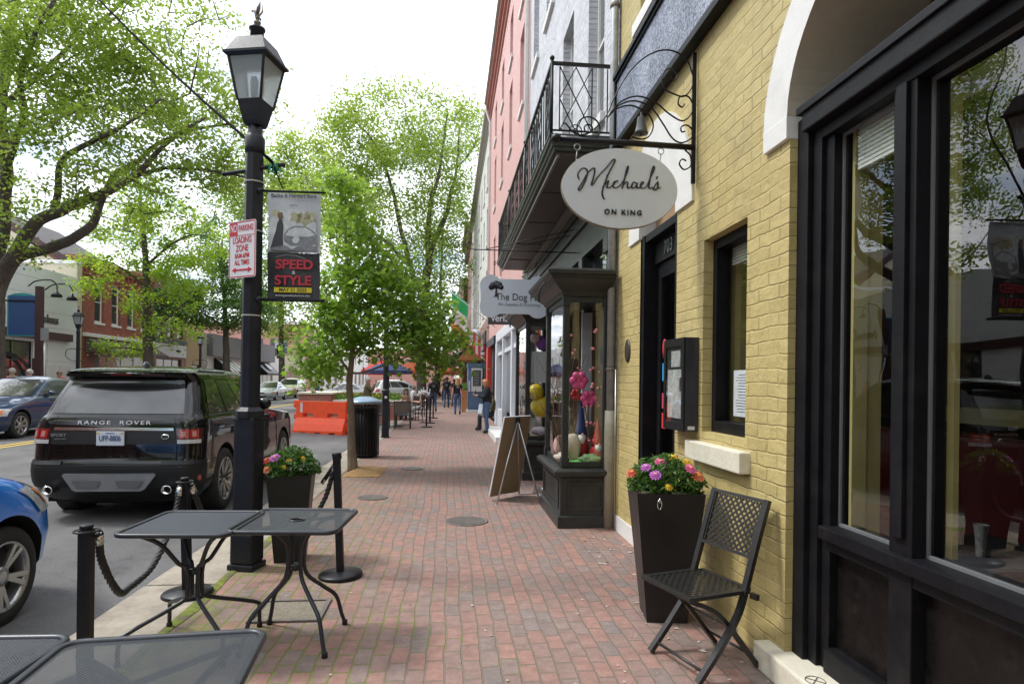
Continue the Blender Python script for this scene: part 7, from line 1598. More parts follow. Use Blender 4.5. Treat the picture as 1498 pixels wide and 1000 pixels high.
# plate recess, plate
mb=MB()
for s_ in (-1,1): SUV.patch(0,.21,.885,1.03,s_,.004,8,2,mb)
mb.build('plate_panel',TRIM,t)
pl=MB(); pl.box((-.17,-2.385,.875),(.14,-2.365,1.03),bev=.004); po=pl.build('number_plate',pm('plate_pale',(.60,.64,.72),.4,var=.04),t)
text('UFP-8806',.085,.001,mat_=pm('plate_navy',(.02,.035,.14),.5),parent=po,loc=(-.015,-2.387,.95),rot=(PI/2,0,0),sx=.72,bold=.0015)
text('VIRGINIA',.024,.0005,mat_=pm('plate_navy',(.02,.035,.14),.5),parent=po,loc=(-.015,-2.387,1.008),rot=(PI/2,0,0),sx=1.0)
mb=MB(); mb.box((-.165,-2.387,1.0),(-.135,-2.3855,1.022)); mb.box((.105,-2.387,1.0),(.135,-2.3855,1.022)); mb.build('plate_stickers',pm('plate_sticker',(.55,.45,.1),.5),po)
# bumper cladding and silver skid
mb=MB()
for s_ in (-1,1):
    SUV.patch(0,.34,.42,.66,s_,.012,14,4,mb); SUV.patch(.165,.335,.66,.705,s_,.014,8,1,mb)
mb.build('bumper_cladding',pm('grey_black_plastic',(.014,.014,.015),.5,var=.15,spec=.3),t)
mb=MB(); prf_=[(-.52,.555),(-.50,.575),(.50,.575),(.52,.555),(.40,.40),(.36,.385),(-.36,.385),(-.40,.40)]
mb.prism([(x,-2.425+.03*(x/.6)**2,z) for x,z in prf_],(0,-.03,0)); sk=mb.build('skid_plate',pm('skid_silver',(.22,.225,.235),.45,.4),t,fixn=True)
mb=MB()
for s_ in (-1,1): mb.prism([(s_*.08,-2.457,.50),(s_*.40,-2.457,.50),(s_*.34,-2.457,.425),(s_*.12,-2.457,.425)],(0,-.001,0))
mb.build('skid_recess',pm('skid_dark',(.14,.145,.15),.5,.4),sk)
for s_ in (-1,1):
    mb=MB(); M=Matrix.Translation((s_*.66,-2.36,.40))@Matrix.Rotation(PI/2,4,'X'); mb.lathe([(.055,-.05),(.058,.10),(.062,.105),(.05,.108),(.045,.02),(.001,.02)],20,M=M,sy=.8,cap=False); ex=mb.build('exhaust_tip',CHR,t); mb=MB(); mb.lathe([(.047,.06),(.001,.06)],16,M=M,sy=.8,cap=False); mb.build('exhaust_bore',DK,ex)
mb=MB(); mb.box((-.8,-2.2,.24),(.8,2.1,.30)); mb.box((-.5,-2.1,.2),(.5,-1.7,.25)); mb.build('underbody',DK,t)
# tailgate and door shut lines
mb=MB()
for s_ in (-1,1):
    mb.tube([SUV.P(.212,z,s_,.003) for z in (.68,.8,.9,1.0,1.1,1.18)],.004,4); mb.tube([SUV.P(u,.675,s_,.003) for u in (0,.05,.1,.15,.21)],.004,4)
    for u,z0,z1 in ((.428,.55,1.6),(.508,.45,1.6),(.585,.45,1.15)): mb.tube([SUV.P(u,z0+(z1-z0)*k/8,s_,.003) for k in range(9)],.004,4)
mb.build('shut_lines',DK,t)
for s_ in (-1,1):
    for u in (.445,.53): mb=MB(); a,b=SUV.P(u,1.02,s_,.03),SUV.P(u+.03,1.02,s_,.03); mb.beam(a,b,.03,.02); mb.build('door_handle',SUVP,t)
    mb=MB(); c=SUV.P(.60,1.2,s_,.12); mb.ico(c,.11,2,(1,.55,.8)); mb.tube([SUV.P(.60,1.15,s_,0),c],.03,6); mb.build('wing_mirror',SUVP,t)
    mb=SUV.patch(.36,.64,.37,.44,s_,.01,14,2); mb.build('sill_cladding',TRIM,t)
mb=MB(); mb.tube([SUV.P(u,1.70,1,.006) for u in [.36+.02*k for k in range(11)]],.012,5); mb.build('roof_rail',TRIM,t)
# ------------- generic sedan / hatch
def car(name,loc,rz,label,lv,zs,paint,wb,r,hw,glass,group=None,rear=False,head=(.50,.66,.675,.80),wheels=(ALU,5,False),details=True):
    t=empty(name,loc,rz,label,'car',group); B_=Body(lv); carbody(t,B_,zs,paint,(-wb/2,wb/2),r,hw)
    for y in (-wb/2,wb/2):
        for s_ in (-1,1): wheel(t,s_*(hw-.12),y,r,.21,wheels[1],wheels[0],s_,two=wheels[2])
    zb,zt=glass
    mb=MB()
    for s_ in (-1,1): B_.patch(.71,1,zb,zt,s_,.008,12,6,mb)
    mb.build('windscreen',CG,t)
    mb=MB()
    for s_ in (-1,1): B_.patch(0,.25,zb,zt,s_,.008,10,6,mb)
    mb.build('rear_window',CG,t)
    for s_ in (-1,1):
        for a,b in ((.36,.425),(.432,.53),(.537,lambda f:.655-.05*f)): mb=B_.patch(a,b,zb,zt,s_,.006,8,5); mb.build('side_window',CG,t)
        mb=MB(); B_.patch(head[2],head[3],head[0],head[1],s_,.010,8,4,mb); hl=mb.build('headlight',pm('headlamp_lens',(.45,.46,.46),.12,var=.35,scale=25,coat=1),t)
        mb=B_.patch(head[2]+.02,head[2]+.055,head[0]+.03,head[1]-.03,s_,.014,4,3); mb.build('indicator_lens',pm('amber_lens',(.6,.2,.03),.2),hl)
        mb=MB(); B_.patch(.23,.31,head[0]+.1,head[1]+.14,s_,.010,5,4,mb); mb.build('tail_lamp',pm('red_lens',(.35,.02,.02),.12),t)
        mb=MB(); c=B_.P(.60,zb+.03,s_,.10); mb.ico(c,.085,2,(1,.6,.75)); mb.tube([B_.P(.60,zb-.02,s_,0),c],.02,6); mb.build('wing_mirror',paint,t)
        if details:
            for u in (.455,.55): mb=MB(); mb.beam(B_.P(u,zb-.1,s_,.02),B_.P(u+.03,zb-.1,s_,.02),.025,.02); mb.build('door_handle',paint,t)
    mb=MB()
    for s_ in (-1,1): B_.patch(.86,1,head[0]-.02,head[1]-.08,s_,.010,8,3,mb)
    mb.build('grille',TRIM,t)
    mb=MB()
    for s_ in (-1,1): B_.patch(.80,1,.24,.36,s_,.010,8,3,mb)
    mb.build('lower_intake',DK,t)
    mb=MB()
    for s_ in (-1,1):
        for u in (.355,.43,.535,.62): mb.tube([B_.P(u,.35+(zb-.38)*k/6,s_,.003) for k in range(7)],.004,4)
        mb.tube([B_.P(.68+.04*k,zb-.12+.01*k,s_,.004) for k in range(6)],.004,4)
    mb.build('shut_lines',DK,t)
    mb=MB(); mb.box((-hw+.3,-wb/2-.35,.17),(hw-.3,wb/2+.3,.22)); mb.build('underbody',DK,t)
    p=B_.pt(1,.42); mb=MB(); mb.box((-.16,p.y+.012,.38),(.16,p.y+.022,.50)); mb.build('number_plate',WHTS,t)
    return t,B_
sedan=[(.20,-2.1,2.12,.76,.3,.45,.1,.2),(.32,-2.2,2.22,.83,.32,.5,.1,.22),(.50,-2.25,2.26,.85,.34,.55,.1,.24),(.62,-2.26,2.22,.855,.34,.55,.1,.25),(.72,-2.25,2.05,.85,.34,.55,.1,.25),(.80,-2.22,1.78,.84,.34,.5,.1,.22),(.87,-2.16,1.38,.83,.32,.4,.1,.16),(.92,-2.0,1.12,.81,.28,.35,.1,.14),(.96,-1.72,.98,.77,.2,.25,.08,.14),(1.20,-1.30,.48,.66,.16,.2,.08,.12),(1.36,-.98,.10,.58,.16,.18,.07,.1),(1.42,-.78,-.15,.48,.2,.2,.05,.08),(1.455,-.62,-.32,.28,.15,.15,.02,.03),(1.465,-.52,-.42,.08,.05,.05,0,0)]
zsed=[.20,.26,.32,.41,.50,.56,.62,.67,.72,.76,.80,.835,.87,.895,.92,.94,.96,1.02,1.08,1.14,1.20,1.26,1.31,1.36,1.39,1.42,1.44,1.455,1.465]
hatch=[(.20,-1.9,2.0,.78,.3,.5,.1,.2),(.32,-2.0,2.1,.85,.32,.55,.1,.26),(.50,-2.03,2.14,.88,.34,.6,.1,.30),(.66,-2.03,2.12,.885,.34,.62,.1,.32),(.78,-2.0,2.0,.88,.34,.6,.1,.32),(.88,-1.97,1.78,.875,.32,.55,.1,.3),(.96,-1.92,1.45,.86,.3,.45,.1,.2),(1.03,-1.88,1.15,.83,.26,.3,.08,.16),(1.06,-1.85,1.05,.80,.24,.26,.08,.16),(1.30,-1.72,.55,.70,.2,.2,.08,.12),(1.48,-1.6,.15,.62,.18,.18,.07,.1),(1.54,-1.45,-.1,.52,.2,.2,.05,.08),(1.575,-1.2,-.3,.34,.2,.2,.03,.05),(1.585,-1.0,-.5,.1,.06,.06,0,0)]
zhat=[.20,.26,.32,.41,.50,.58,.66,.72,.78,.83,.88,.92,.96,.995,1.03,1.045,1.06,1.12,1.18,1.24,1.30,1.36,1.42,1.48,1.51,1.54,1.56,1.575,1.585]
bc_,_=car('bright_blue_car',(-3.78,3.0,-.10),0,'bright blue car cut off at the left edge, only front wheel and headlight showing',hatch,zhat,carpaint('paint_bright_blue',(.01,.21,.78),.1),2.60,.315,.875,(1.07,1.49),head=(.66,.84,.675,.79),wheels=(ALU,5,True))
bc_.scale=(1.05,1.05,1.05)
ns_,_=car('navy_sedan',(-11.6,18.1,-.01),PI,'dark blue compact sedan driving towards the camera on the far lane',sedan,zsed,carpaint('paint_navy',(.005,.026,.085),.0),2.6,.31,.855,(.97,1.37),head=(.54,.70,.675,.79),wheels=(ALU,7,False))
ns_.scale=(1.08,1.08,1.08)
car('silver_sedan',(-13.9,50,-.06),PI,'silver sedan parked facing the camera on the far kerb',sedan,zsed,carpaint('paint_silver',(.42,.45,.48),.5),2.6,.31,.855,(.97,1.37),head=(.54,.70,.675,.79),group='cars parked on the far side',details=False)
def sc(t,f): t.scale=(f,f,f); return t
t_,_=car('lime_suv',(-14.0,56.5,-.06),PI,'lime green small SUV behind the silver sedan',hatch,zhat,carpaint('paint_lime',(.36,.42,.16),.3),2.60,.315,.875,(1.07,1.49),head=(.66,.84,.675,.79),group='cars parked on the far side',details=False); sc(t_,1.1)
t_,_=car('grey_suv',(-12.3,36,-.03),PI,'silver grey SUV half hidden behind the black SUV and lamp post',hatch,zhat,carpaint('paint_grey',(.30,.32,.34),.5),2.60,.315,.875,(1.07,1.49),head=(.66,.84,.675,.79),group='cars on the far lane',details=False); sc(t_,1.12)
t_,_=car('white_suv',(-3.4,46,-.1),R(-70),'white SUV parked crosswise behind the terrace',hatch,zhat,carpaint('paint_white',(.62,.62,.62)),2.60,.315,.875,(1.07,1.49),head=(.66,.84,.675,.79),group='white cars behind the terrace',details=False); sc(t_,1.1)
car('white_sedan',(-7.5,44,-.05),R(100),'white sedan behind the flower bed and tree trunk',sedan,zsed,carpaint('paint_white',(.62,.62,.62)),2.6,.31,.855,(.97,1.37),head=(.54,.70,.675,.79),group='white cars behind the terrace',details=False)
# ================================================================= people
SKIN=pm('skin',(.48,.27,.19),.55,var=.08); SKIN2=pm('skin_dark',(.30,.17,.11),.55,var=.08)
def person(loc,rz,label,cloth,pose,hair=None,hairc=(.1,.06,.03),h=1.7,group=None,skin=SKIN,sleeve='long',female=False):
    """cloth = dict(top,legs,shoes) materials; pose = dict of joint positions overriding the defaults (x right, y forward, metres at 1.7)"""
    t=empty('person',loc,rz,label,'person',group); k=h/1.7
    J=dict(pelvis=(0,0,.93),waist=(0,0,1.06),chest=(0,.0,1.27),neckb=(0,0,1.42),neck=(0,.01,1.47),head=(0,.02,1.57),top=(0,.01,1.655),
      shl=(-.165,0,1.38),shr=(.165,0,1.38),ell=(-.22,-.02,1.12),elr=(.22,-.02,1.12),wrl=(-.23,.06,.88),wrr=(.23,.06,.88),
      hipl=(-.085,0,.88),hipr=(.085,0,.88),knl=(-.10,.02,.49),knr=(.10,.02,.49),anl=(-.10,-.02,.09),anr=(.10,-.02,.09),tol=(-.12,.13,.035),tor=(.12,.13,.035),hel=(-.10,-.05,.04),her=(.10,-.05,.04))
    J.update(pose)
    Rd=dict(pelvis=.15,waist=.125,chest=.145,neckb=.09,neck=.052,head=.098,top=.055,shl=.068,shr=.068,ell=.043,elr=.043,wrl=.027,wrr=.027,hipl=.098,hipr=.098,knl=.062,knr=.062,anl=.042,anr=.042,tol=.032,tor=.032,hel=.035,her=.035)
    if female: Rd.update(waist=.105,chest=.125,shl=.055,shr=.055,pelvis=.155)
    if sleeve=='coat': Rd.update(chest=.17,waist=.16,pelvis=.175,shl=.085,shr=.085,ell=.062,elr=.062)
    E=[('pelvis','waist'),('waist','chest'),('chest','neckb'),('neckb','neck'),('neck','head'),('head','top'),('chest','shl'),('chest','shr'),('shl','ell'),('shr','elr'),('ell','wrl'),('elr','wrr'),('pelvis','hipl'),('pelvis','hipr'),('hipl','knl'),('hipr','knr'),('knl','anl'),('knr','anr'),('anl','tol'),('anr','tor'),('anl','hel'),('anr','her')]
    Rd={a:b*1.12 for a,b in Rd.items()}
    names=list(J.keys()); vs=[V(*J[n])*k for n in names]; rs=[Rd[n]*k for n in names]; es=[(names.index(a),names.index(b)) for a,b in E]; kind=[]
    for a,b in E:
        if a in('neck','head') : kind.append('skin')
        elif b in ('wrl','wrr'): kind.append('fore')
        elif a in ('shl','shr'): kind.append('top')
        elif b in ('knl','knr','anl','anr'): kind.append('legs')
        elif b in ('tol','tor','hel','her'): kind.append('shoes')
        elif b in ('hipl','hipr'): kind.append('legs')
        elif a=='neckb': kind.append('skin')
        else: kind.append('top')
    for wn,en,s_ in (('wrl','ell',-1),('wrr','elr',1)):    # palm and five fingers
        w_=V(*J[wn])*k; d=(w_-V(*J[en])*k).normalized(); side=d.cross(V(0,0,1) if abs(d.z)<.9 else V(0,1,0)).normalized(); nn=side.cross(d); wi=names.index(wn)
        pi=len(vs); vs.append(w_+d*.07*k); rs.append(.026*k); es.append((wi,pi)); kind.append('skin')
        for q,(o,ln) in enumerate(((-.03,.065),(-.01,.078),(.01,.074),(.03,.058))):
            a=len(vs); vs.append(w_+d*.105*k+side*o*k); rs.append(.010*k); es.append((pi,a)); kind.append('skin')
            vs.append(w_+(d*(.105+ln)+side*o+nn*.02)*k); rs.append(.008*k); es.append((a,a+1)); kind.append('skin')
        a=len(vs); vs.append(w_+(d*.05+side*(-.045))*k); rs.append(.011*k); es.append((wi,a)); kind.append('skin')
        vs.append(w_+(d*.10+side*(-.06))*k); rs.append(.009*k); es.append((a,a+1)); kind.append('skin')
    me=bpy.data.meshes.new('body'); me.from_pydata([tuple(v) for v in vs],es,[]); o=bpy.data.objects.new('body',me); COL.objects.link(o)
    sm=o.modifiers.new('s','SKIN'); sm.use_smooth_shade=True
    lay=me.skin_vertices[0].data if me.skin_vertices else None
    if lay is None:
        bm=bmesh.new(); bm.from_mesh(me); bm.verts.layers.skin.verify(); bm.to_mesh(me); bm.free(); lay=me.skin_vertices[0].data
    for i,r in enumerate(rs): lay[i].radius=(r,r*(.72 if i in (0,1,2) and sleeve!='coat' else 1)); lay[i].use_root=(i==0)
    sb=o.modifiers.new('ss','SUBSURF'); sb.levels=1; sb.render_levels=1
    dg=bpy.context.evaluated_depsgraph_get(); m2=bpy.data.meshes.new_from_object(o.evaluated_get(dg)); bpy.data.objects.remove(o)
    for m_ in (skin,cloth['top'],cloth['legs'],cloth['shoes']): m2.materials.append(m_)
    idx={'skin':0,'top':1,'legs':2,'shoes':3,'fore':1 if sleeve!='short' else 0}
    for p in m2.polygons:
        c=p.center; best=None;bd=9
        for (a,b),kd in zip(es,kind):
            A,Bv=vs[a],vs[b]; d=Bv-A; f=max(0,min(1,(c-A).dot(d)/max(d.length_squared,1e-9))); q=(c-(A+d*f)).length-.5*(rs[a]*(1-f)+rs[b]*f)
            if q<bd: bd=q;best=(kd,f)
        mi=idx[best[0]]
        if best[0]=='top' and sleeve=='short' and best[1]>.6 and abs(c.x)>.19*k: mi=0
        p.material_index=mi; p.use_smooth=True
    ob=bpy.data.objects.new('body',m2); COL.objects.link(ob); ob.parent=t
    hd=V(*J['head'])*k; up=(V(*J['top'])*k-V(*J['neck'])*k).normalized()
    # face
    f=MB(); fw=V(0,1,0); f.tube([hd+fw*.098*k+up*.01,hd+fw*.118*k-up*.012*k],[.008*k,.013*k],6)
    for s_ in (-1,1): f.ico(hd+V(s_*.1*k,0,0),.02*k,1,(.5,.8,1.2))
    f.build('nose_and_ears',skin,ob)
    e=MB(); 
    for s_ in (-1,1): e.ico(hd+V(s_*.034,.094,.014)*k,.008*k,1)
    e.build('eyes',BLK,ob)
    e=MB(); e.beam(hd+V(-.02,.098,-.045)*k,hd+V(.02,.098,-.045)*k,.006*k); e.build('mouth',pm('lip',(.35,.12,.10),.5),ob)
    if hair:
        hb=MB(); rr=random.Random(int(loc[0]*100)); L_=dict(short=.0,bob=.09,long=.22)[hair]
        def hf(u,v):
            a=u*2*PI; e_=PI/2-v*(PI*.62); front=max(0,math.sin(a)); e2=max(e_,.35*front) if front>0 else e_
            p=V(math.cos(a)*math.cos(e2),math.sin(a)*math.cos(e2),math.sin(e2))
            r_=.113*(1+.07*mnoise.noise(p*4+V(loc[0],0,0))); q=V(p.x*r_,p.y*r_-.012,p.z*r_*1.08+.022)
            if v>.7 and front<=.2: q.z-=L_*(v-.7)/.3; q.x*=1+.0*v
            return hd+q*k
        hb.grid(hf,20,12); hb.build('hair',pm('hair%.2f%.2f'%(hairc[0],hairc[1]),hairc,.6,var=.3,scale=30,bmp=.004,bscale=60),t)
    return t
def M_(n,c,**k): return pm('cloth_'+n,c,.85,var=.15,scale=10,bmp=.003,bscale=40,**k)
JE=M_('denim',(.07,.12,.22)); JE2=M_('dark_denim',(.04,.07,.14)); TB=M_('black',(.012,.012,.016)); BT=M_('boot',(.03,.025,.02)); OL=M_('olive',(.11,.095,.045)); PK=M_('pink',(.62,.18,.17)); TAN=M_('tan',(.35,.24,.16)); WT=M_('white',(.5,.5,.5))
walk=dict(knl=(-.10,.16,.50),anl=(-.10,.16,.10),tol=(-.11,.30,.05),hel=(-.10,.12,.05),knr=(.10,-.04,.50),anr=(.10,-.30,.17),tor=(.11,-.20,.05),her=(.10,-.36,.16),wrl=(-.25,-.04,.88),wrr=(.25,.10,.88))
walk2=dict(knr=(.10,.14,.50),anr=(.10,.14,.10),tor=(.11,.28,.05),her=(.10,.10,.05),knl=(-.10,-.04,.50),anl=(-.10,-.26,.16),tol=(-.11,-.16,.05),hel=(-.10,-.32,.14),wrr=(.25,-.05,.88),wrl=(-.25,.08,.88))
W1=person((.43,28.4,0),0,'blonde woman in black tee shirt and blue jeans walking away down the sidewalk',dict(top=TB,legs=JE,shoes=BT),walk,'long',(.42,.26,.10),1.72,sleeve='short',female=True)
text('STAFF',.01,.0005,mat_=WHTS,parent=W1,loc=(0,-.13,1.3),rot=(PI/2,0,0)) if False else None
W2=person((-.10,35.5,0),0,'man in black printed tee shirt walking away, middle of the walking group',dict(top=TB,legs=JE2,shoes=BT),walk2,'short',(.03,.02,.02),1.82,sleeve='short')
W3=person((-.75,30.8,0),R(10),'man in dark jacket with white print walking away beside the terrace posts',dict(top=TB,legs=JE2,shoes=BT),walk,'short',(.03,.02,.015),1.76)
W4=person((.35,38,0),0,'partly hidden dark haired person walking ahead of the blonde woman',dict(top=TB,legs=JE2,shoes=BT),walk2,'short',(.05,.03,.02),1.72)
for w_,z in ((W1,1.30),(W2,1.36),(W3,1.33)):
    mb=MB()
    for q in range(5): mb.box((-.085+q*.035,-.155,z),(-.062+q*.035,-.150,z+.022))
    mb.box((-.05,-.155,z-.05),(.05,-.150,z-.035)); mb.build('back_print',WT,w_)
# ginger haired woman reading her phone, facing left
W=person((1.16,18.5,0),R(90),'ginger haired woman in a black jacket looking down at her phone by the white doorway',dict(top=TB,legs=JE,shoes=BT),
  dict(head=(0,.07,1.555),top=(0,.06,1.645),neck=(0,.03,1.465),ell=(-.20,.08,1.12),elr=(.20,.08,1.12),wrl=(-.06,.30,1.18),wrr=(.06,.30,1.20),anl=(-.09,.0,.09),anr=(.09,-.06,.09),tor=(.10,.08,.035),her=(.09,-.09,.04)),'bob',(.48,.20,.07),1.64,female=True,sleeve='coat')
mb=MB(); mb.box((-.045,.335,1.17),(.045,.352,1.33),bev=.004); tag(mb.build('phone',BLK,loc=(1.16,18.5,0),rz=R(90)),'black phone held up by the ginger haired woman','phone')
mb=MB(); mb.box((-.16,.0,.58),(.16,.14,.90),bev=.02); o=mb.build('handbag',pm('bag_grey_blue',(.48,.55,.62),.6,var=.1),loc=(.98,18.3,0),rz=R(60)); o.rotation_euler=(0,R(18),R(60)); tag(o,'pale grey blue shoulder bag hanging at the ginger haired woman','bag')
mb=MB(); mb.tube([(1.05,18.36,.84),(1.12,18.34,1.1),(1.2,18.42,1.38),(1.2,18.58,1.38),(1.15,18.6,1.1),(1.1,18.5,.86)],.008,5); mb.build('strap',BT,o,world=False) if 0 else tag(mb.build('bag_strap',BT,loc=(1.05,18.36,.84),world=True),'thin dark strap of the grey blue shoulder bag','bag strap')
sit=dict(pelvis=(0,0,.50),waist=(0,0,.64),chest=(0,.02,.86),neckb=(0,.04,1.0),neck=(0,.05,1.05),head=(0,.08,1.15),top=(0,.07,1.235),shl=(-.165,.02,.97),shr=(.165,.02,.97),ell=(-.20,.08,.72),elr=(.20,.08,.72),wrl=(-.10,.30,.76),wrr=(.10,.30,.76),hipl=(-.09,.06,.50),hipr=(.09,.06,.50),knl=(-.10,.42,.50),knr=(.10,.42,.50),anl=(-.10,.42,.10),anr=(.10,.42,.10),tol=(-.11,.56,.035),tor=(.11,.56,.035),hel=(-.10,.38,.04),her=(.10,.38,.04))
person((1.42,19.6,0),R(95),'seated person in olive and dark clothes behind the ginger haired woman',dict(top=OL,legs=TB,shoes=BT),sit,'short',(.06,.04,.03),1.7)
person((-1.0,24.6,0),R(85),'dark haired woman in a tan top seated at the terrace, right one',dict(top=TAN,legs=WT,shoes=BT),sit,'long',(.015,.012,.01),1.66,female=True,sleeve='short',skin=SKIN)
person((-1.75,25.6,0),R(-160),'long black haired woman seated at the terrace, left one',dict(top=TAN,legs=TB,shoes=BT),sit,'long',(.015,.012,.01),1.66,female=True,sleeve='short')
person((-3.0,23.4,-.1),R(-80),'grey haired man in an olive jacket lifting both hands to his face behind the bin',dict(top=OL,legs=OL,shoes=BT),dict(ell=(-.2,.16,1.2),elr=(.2,.16,1.2),wrl=(-.05,.26,1.46),wrr=(.05,.26,1.46)),'short',(.45,.42,.40),1.78,sleeve='coat')
person((-15.9,66,.02),PI,'pedestrian in a pink shirt far across the intersection',dict(top=PK,legs=TB,shoes=BT),{},'short',(.2,.15,.1),1.75)
person((-13.9,68,.0),PI*.9,'pedestrian in dark clothes next to the pink shirted one',dict(top=TB,legs=JE2,shoes=BT),walk,'short',(.05,.04,.03),1.78)
FH='people across the street behind the navy sedan'
person((-16.0,24,.02),R(-100),'person with red top and light hair, leftmost across the street',dict(top=PK,legs=JE2,shoes=BT),{},'short',(.45,.3,.2),1.80,group=FH)
person((-16.35,25,.02),R(80),'grey haired person, second from left across the street',dict(top=TAN,legs=JE2,shoes=BT),{},'short',(.4,.38,.34),1.83,group=FH)
person((-15.92,25.3,.02),R(100),'white haired person, third from left across the street',dict(top=WT,legs=JE2,shoes=BT),{},'short',(.5,.48,.44),1.80,group=FH)
person((-17.04,29,.02),R(180),'person in a pink shirt before the poster frames across the street',dict(top=PK,legs=JE2,shoes=BT),{},'short',(.35,.2,.1),1.78,group=FH)
# interior things behind the restaurant window
RDS=pm('red_booth',(.11,.010,.012),.35,var=.2); t=empty('red_booth_bench',(3.3,3.0,0),0,'long dark red booth bench along the restaurant interior','booth')
mb=MB(); mb.box((3.5,1.0,.5),(3.7,5.0,1.22),bev=.03); mb.build('backrest',RDS,t,world=True)
mb=MB(); mb.box((3.1,1.0,.2),(3.5,5.0,.5),bev=.03); mb.build('seat',RDS,t,world=True)
for i,(y,l) in enumerate(((1.75,'near black table with napkins inside the right restaurant window'),(2.75,'black table inside the left restaurant window'))):
    t=empty('restaurant_table',(2.65,y,0),0,l,'table','black tables inside the restaurant'); mb=MB(); mb.box((-.3,-.32,.05),(.3,.32,.76),bev=.03); mb.build('tablecloth',TB,t)
    for k,(dx,dy) in enumerate(((-.15,-.1),(-.05,.15))):
        g=empty('napkin_glass',(2.65+dx,y+dy,.76),0,('front','rear')[k]+' patterned napkin in a glass on the '+('near','left')[i]+' interior table','glass')
        mb=MB(); mb.lathe([(.02,0),(.025,.09),(.032,.15)],12,cap=False); mb.build('tumbler',pm('napkin_grey',(.14,.145,.14),.4,var=.8,scale=60),g)
t=empty('interior_flowers',(2.45,1.95,.76),0,'magenta flower bunch on the near interior table','flowers'); mb=MB(); random.seed(6)
for k in range(40): mb.ico((random.gauss(0,.06),random.gauss(0,.09),.24+random.gauss(0,.03)),.02,1)
mb.build('blossoms',pm('magenta_petal',(.45,.06,.25),.6),t); mb=MB()
for k in range(60): a=V(random.gauss(0,.07),random.gauss(0,.1),random.uniform(.05,.22)); mb.add([a,a+V(.03,.01,.01),a+V(.01,.03,.02)],[(0,1,2)])
mb.build('leaves',LEAFG,t)

person((-1.9,33.5,0),R(-60),'diner in a white top seated at the farthest terrace table',dict(top=WT,legs=JE2,shoes=BT),sit,'short',(.12,.08,.05),1.7)
person((-2.6,27.2,-.1),R(70),'diner in a pink top seated beside the flower bed',dict(top=PK,legs=JE,shoes=BT),sit,'bob',(.3,.2,.1),1.66,female=True)
person((-.35,47,0),R(175),'pedestrian in tan jacket walking towards the camera far along the sidewalk',dict(top=TAN,legs=JE,shoes=BT),walk,'short',(.1,.07,.04),1.75)
person((.1,52,0),R(5),'distant pedestrian in a white top near the black awning',dict(top=WT,legs=JE2,shoes=BT),walk2,'long',(.3,.2,.1),1.68,female=True)
person((-17.3,35,.02),R(90),'person in dark clothes standing before the red brick shop across the street',dict(top=TB,legs=JE,shoes=BT),{},'short',(.1,.07,.04),1.78)
person((-17.0,47,.02),R(180),'person in a white shirt walking past the tan building across the street',dict(top=WT,legs=JE,shoes=BT),walk,'short',(.1,.07,.04),1.75)
person((-15.0,72,.0),R(180),'pedestrian in a tan coat crossing at the far corner',dict(top=TAN,legs=TB,shoes=BT),walk,'short',(.1,.07,.04),1.75)
# ================================================================= unseen street added behind the camera, darkens reflections in paint and glass
rowhouse('unseen_white_rowhouse',-16,-2.05,9.5,WB,'unseen white painted row building added on the near side behind the viewpoint',[(-14.5+i*2.8,-13.5+i*2.8) for i in range(5)],[(1.0,3.0),(5,7)],[(.05,0),(.12,0),(.2,0)])
rowhouse('unseen_brick_rowhouse',-50,-16.1,11,RB2,'unseen long dark brick row added on the near side behind the viewpoint',[(-48+i*3.2,-46.8+i*3.2) for i in range(10)],[(1.0,3.0),(4.6,6.6),(8,9.6)],[(.05,0),(.15,0),(.3,0)])
B=empty('unseen_left_brick_row',(-19.5,-30,0),0,'unseen long brick row added across the street behind the viewpoint','building')
mb=MB(); G.wall(mb,-60,-8.1,0,10,[(-58+i*3.4,-56.6+i*3.4,z0,z1) for i in range(15) for z0,z1 in ((1,3),(5,7))],.2); G.body(mb,-60,-8.1,0,10); mb.build('wall',RB,B,world=True)
for i in range(15):
    for z0,z1 in ((1,3),(5,7)): window(G,B,-58+i*3.4,-56.6+i*3.4,z0,z1,.1,WHT)
B=empty('unseen_cross_street_block',(-8,-75,0),0,'unseen added brick block closing the street behind the viewpoint','building')
mb=MB(); mb.box((-35,-90,-.2),(20,-75,12)); mb.build('wall',PKB,B,world=True)
T1o=bpy.data.objects['spreading_tree']; T5o=bpy.data.objects['tall_street_tree']; T4o=bpy.data.objects['young_maple']
for src,x,y,rz,l in ((T1o,-16.5,-3,2.1,'unseen spreading tree added across the street just behind the viewpoint'),(T1o,-16,-24,.9,'unseen spreading tree added across the street well behind the viewpoint'),(T5o,-2.6,-17,1.0,'unseen tall tree added at the near kerb behind the viewpoint'),(T5o,-2.4,-38,2.6,'unseen tall tree added at the near kerb far behind the viewpoint'),(T4o,-1.7,-5.5,1.5,'unseen young maple added at the near kerb behind the viewpoint')):
    c=copy_tree(src); c.location=(x,y,0); c.rotation_euler=(0,0,rz); c['label']=l
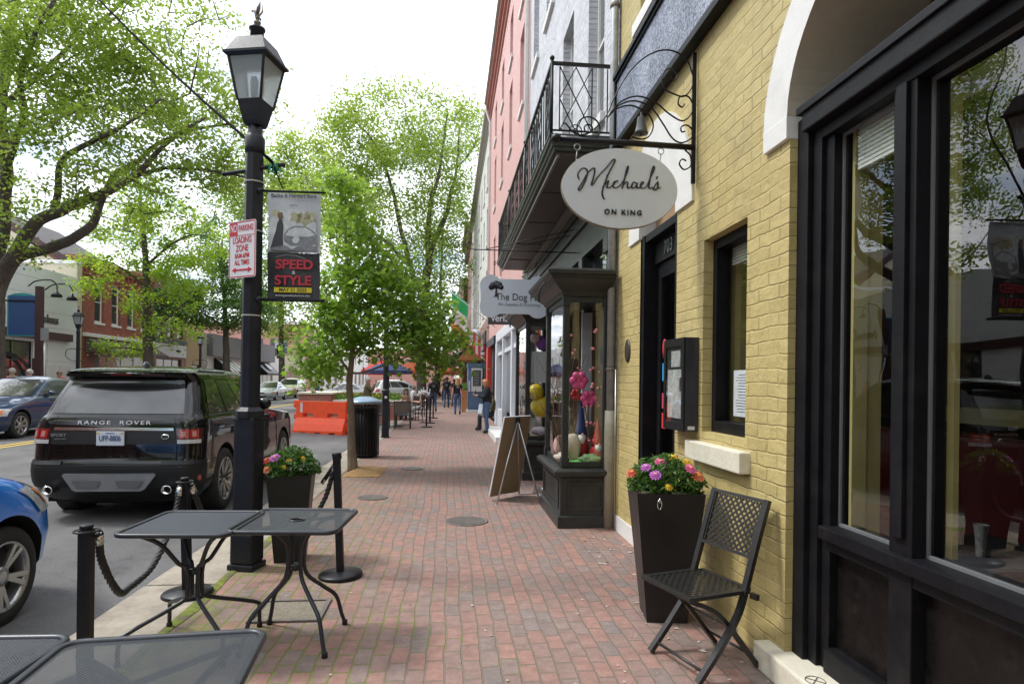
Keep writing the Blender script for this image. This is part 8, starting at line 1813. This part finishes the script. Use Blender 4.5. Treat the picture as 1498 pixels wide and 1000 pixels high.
# ================================================================= one mesh per separate piece for the parts that come in several
def split_loose(o):
    me=o.data; n=len(me.vertices); par_=list(range(n))
    def fd(a):
        while par_[a]!=a: par_[a]=par_[par_[a]]; a=par_[a]
        return a
    for p in me.polygons:
        vs=p.vertices; a=fd(vs[0])
        for b in vs[1:]:
            b=fd(b)
            if a!=b: par_[b]=a
    grp={}
    for p in me.polygons: grp.setdefault(fd(p.vertices[0]),[]).append(p)
    # pieces whose boxes touch stay together
    G_=[]
    for ps in grp.values():
        vi={v for p in ps for v in p.vertices}; cs=[me.vertices[v].co for v in vi]
        lo=V(min(c.x for c in cs),min(c.y for c in cs),min(c.z for c in cs)); hi=V(max(c.x for c in cs),max(c.y for c in cs),max(c.z for c in cs))
        G_.append([lo,hi,list(ps)])
    ch=True
    while ch:
        ch=False
        for i in range(len(G_)):
            for j in range(i+1,len(G_)):
                a,b=G_[i],G_[j]
                if all(a[0][k]<=b[1][k]+.003 and b[0][k]<=a[1][k]+.003 for k in range(3)):
                    G_[i]=[V(*[min(a[0][k],b[0][k]) for k in range(3)]),V(*[max(a[1][k],b[1][k]) for k in range(3)]),a[2]+b[2]]; del G_[j]; ch=True; break
            if ch: break
    if len(G_)<2 or len(G_)>60: return
    kids=list(o.children)
    for gi,(lo,hi,ps) in enumerate(G_):
        m=MB(); mp={}
        for p in ps:
            f=[]
            for v in p.vertices:
                if v not in mp: mp[v]=len(m.v); m.v.append(me.vertices[v].co.copy())
                f.append(mp[v])
            m.f.append(f); m.m.append(p.material_index); m.sm.append(p.use_smooth)
        q=m.build(o.name.split('.')[0],list(me.materials),o.parent); q.location=o.location; q.rotation_euler=o.rotation_euler
        for k_ in o.keys(): q[k_]=o[k_]
        if gi==0:
            for c in kids: c.parent=q
    bpy.data.objects.remove(o)
SPL={'rail','banner_arms','back_rail','hoops','cornice_brackets','strap_bands','pipe_band','arch_moulding','interior_jamb','interior_rail','stretcher','hinge_bracket','rivets','hinge_knuckles','easel_legs','bracket','eyes','plate_stickers','skid_recess','soffit_moulding','shop_pane','indicator_lens','panel_moulding','coping','back_frame','shut_lines'}
for o in [o for o in bpy.data.objects if o.type=='MESH' and o.name.split('.')[0] in SPL and o.parent]: split_loose(o)
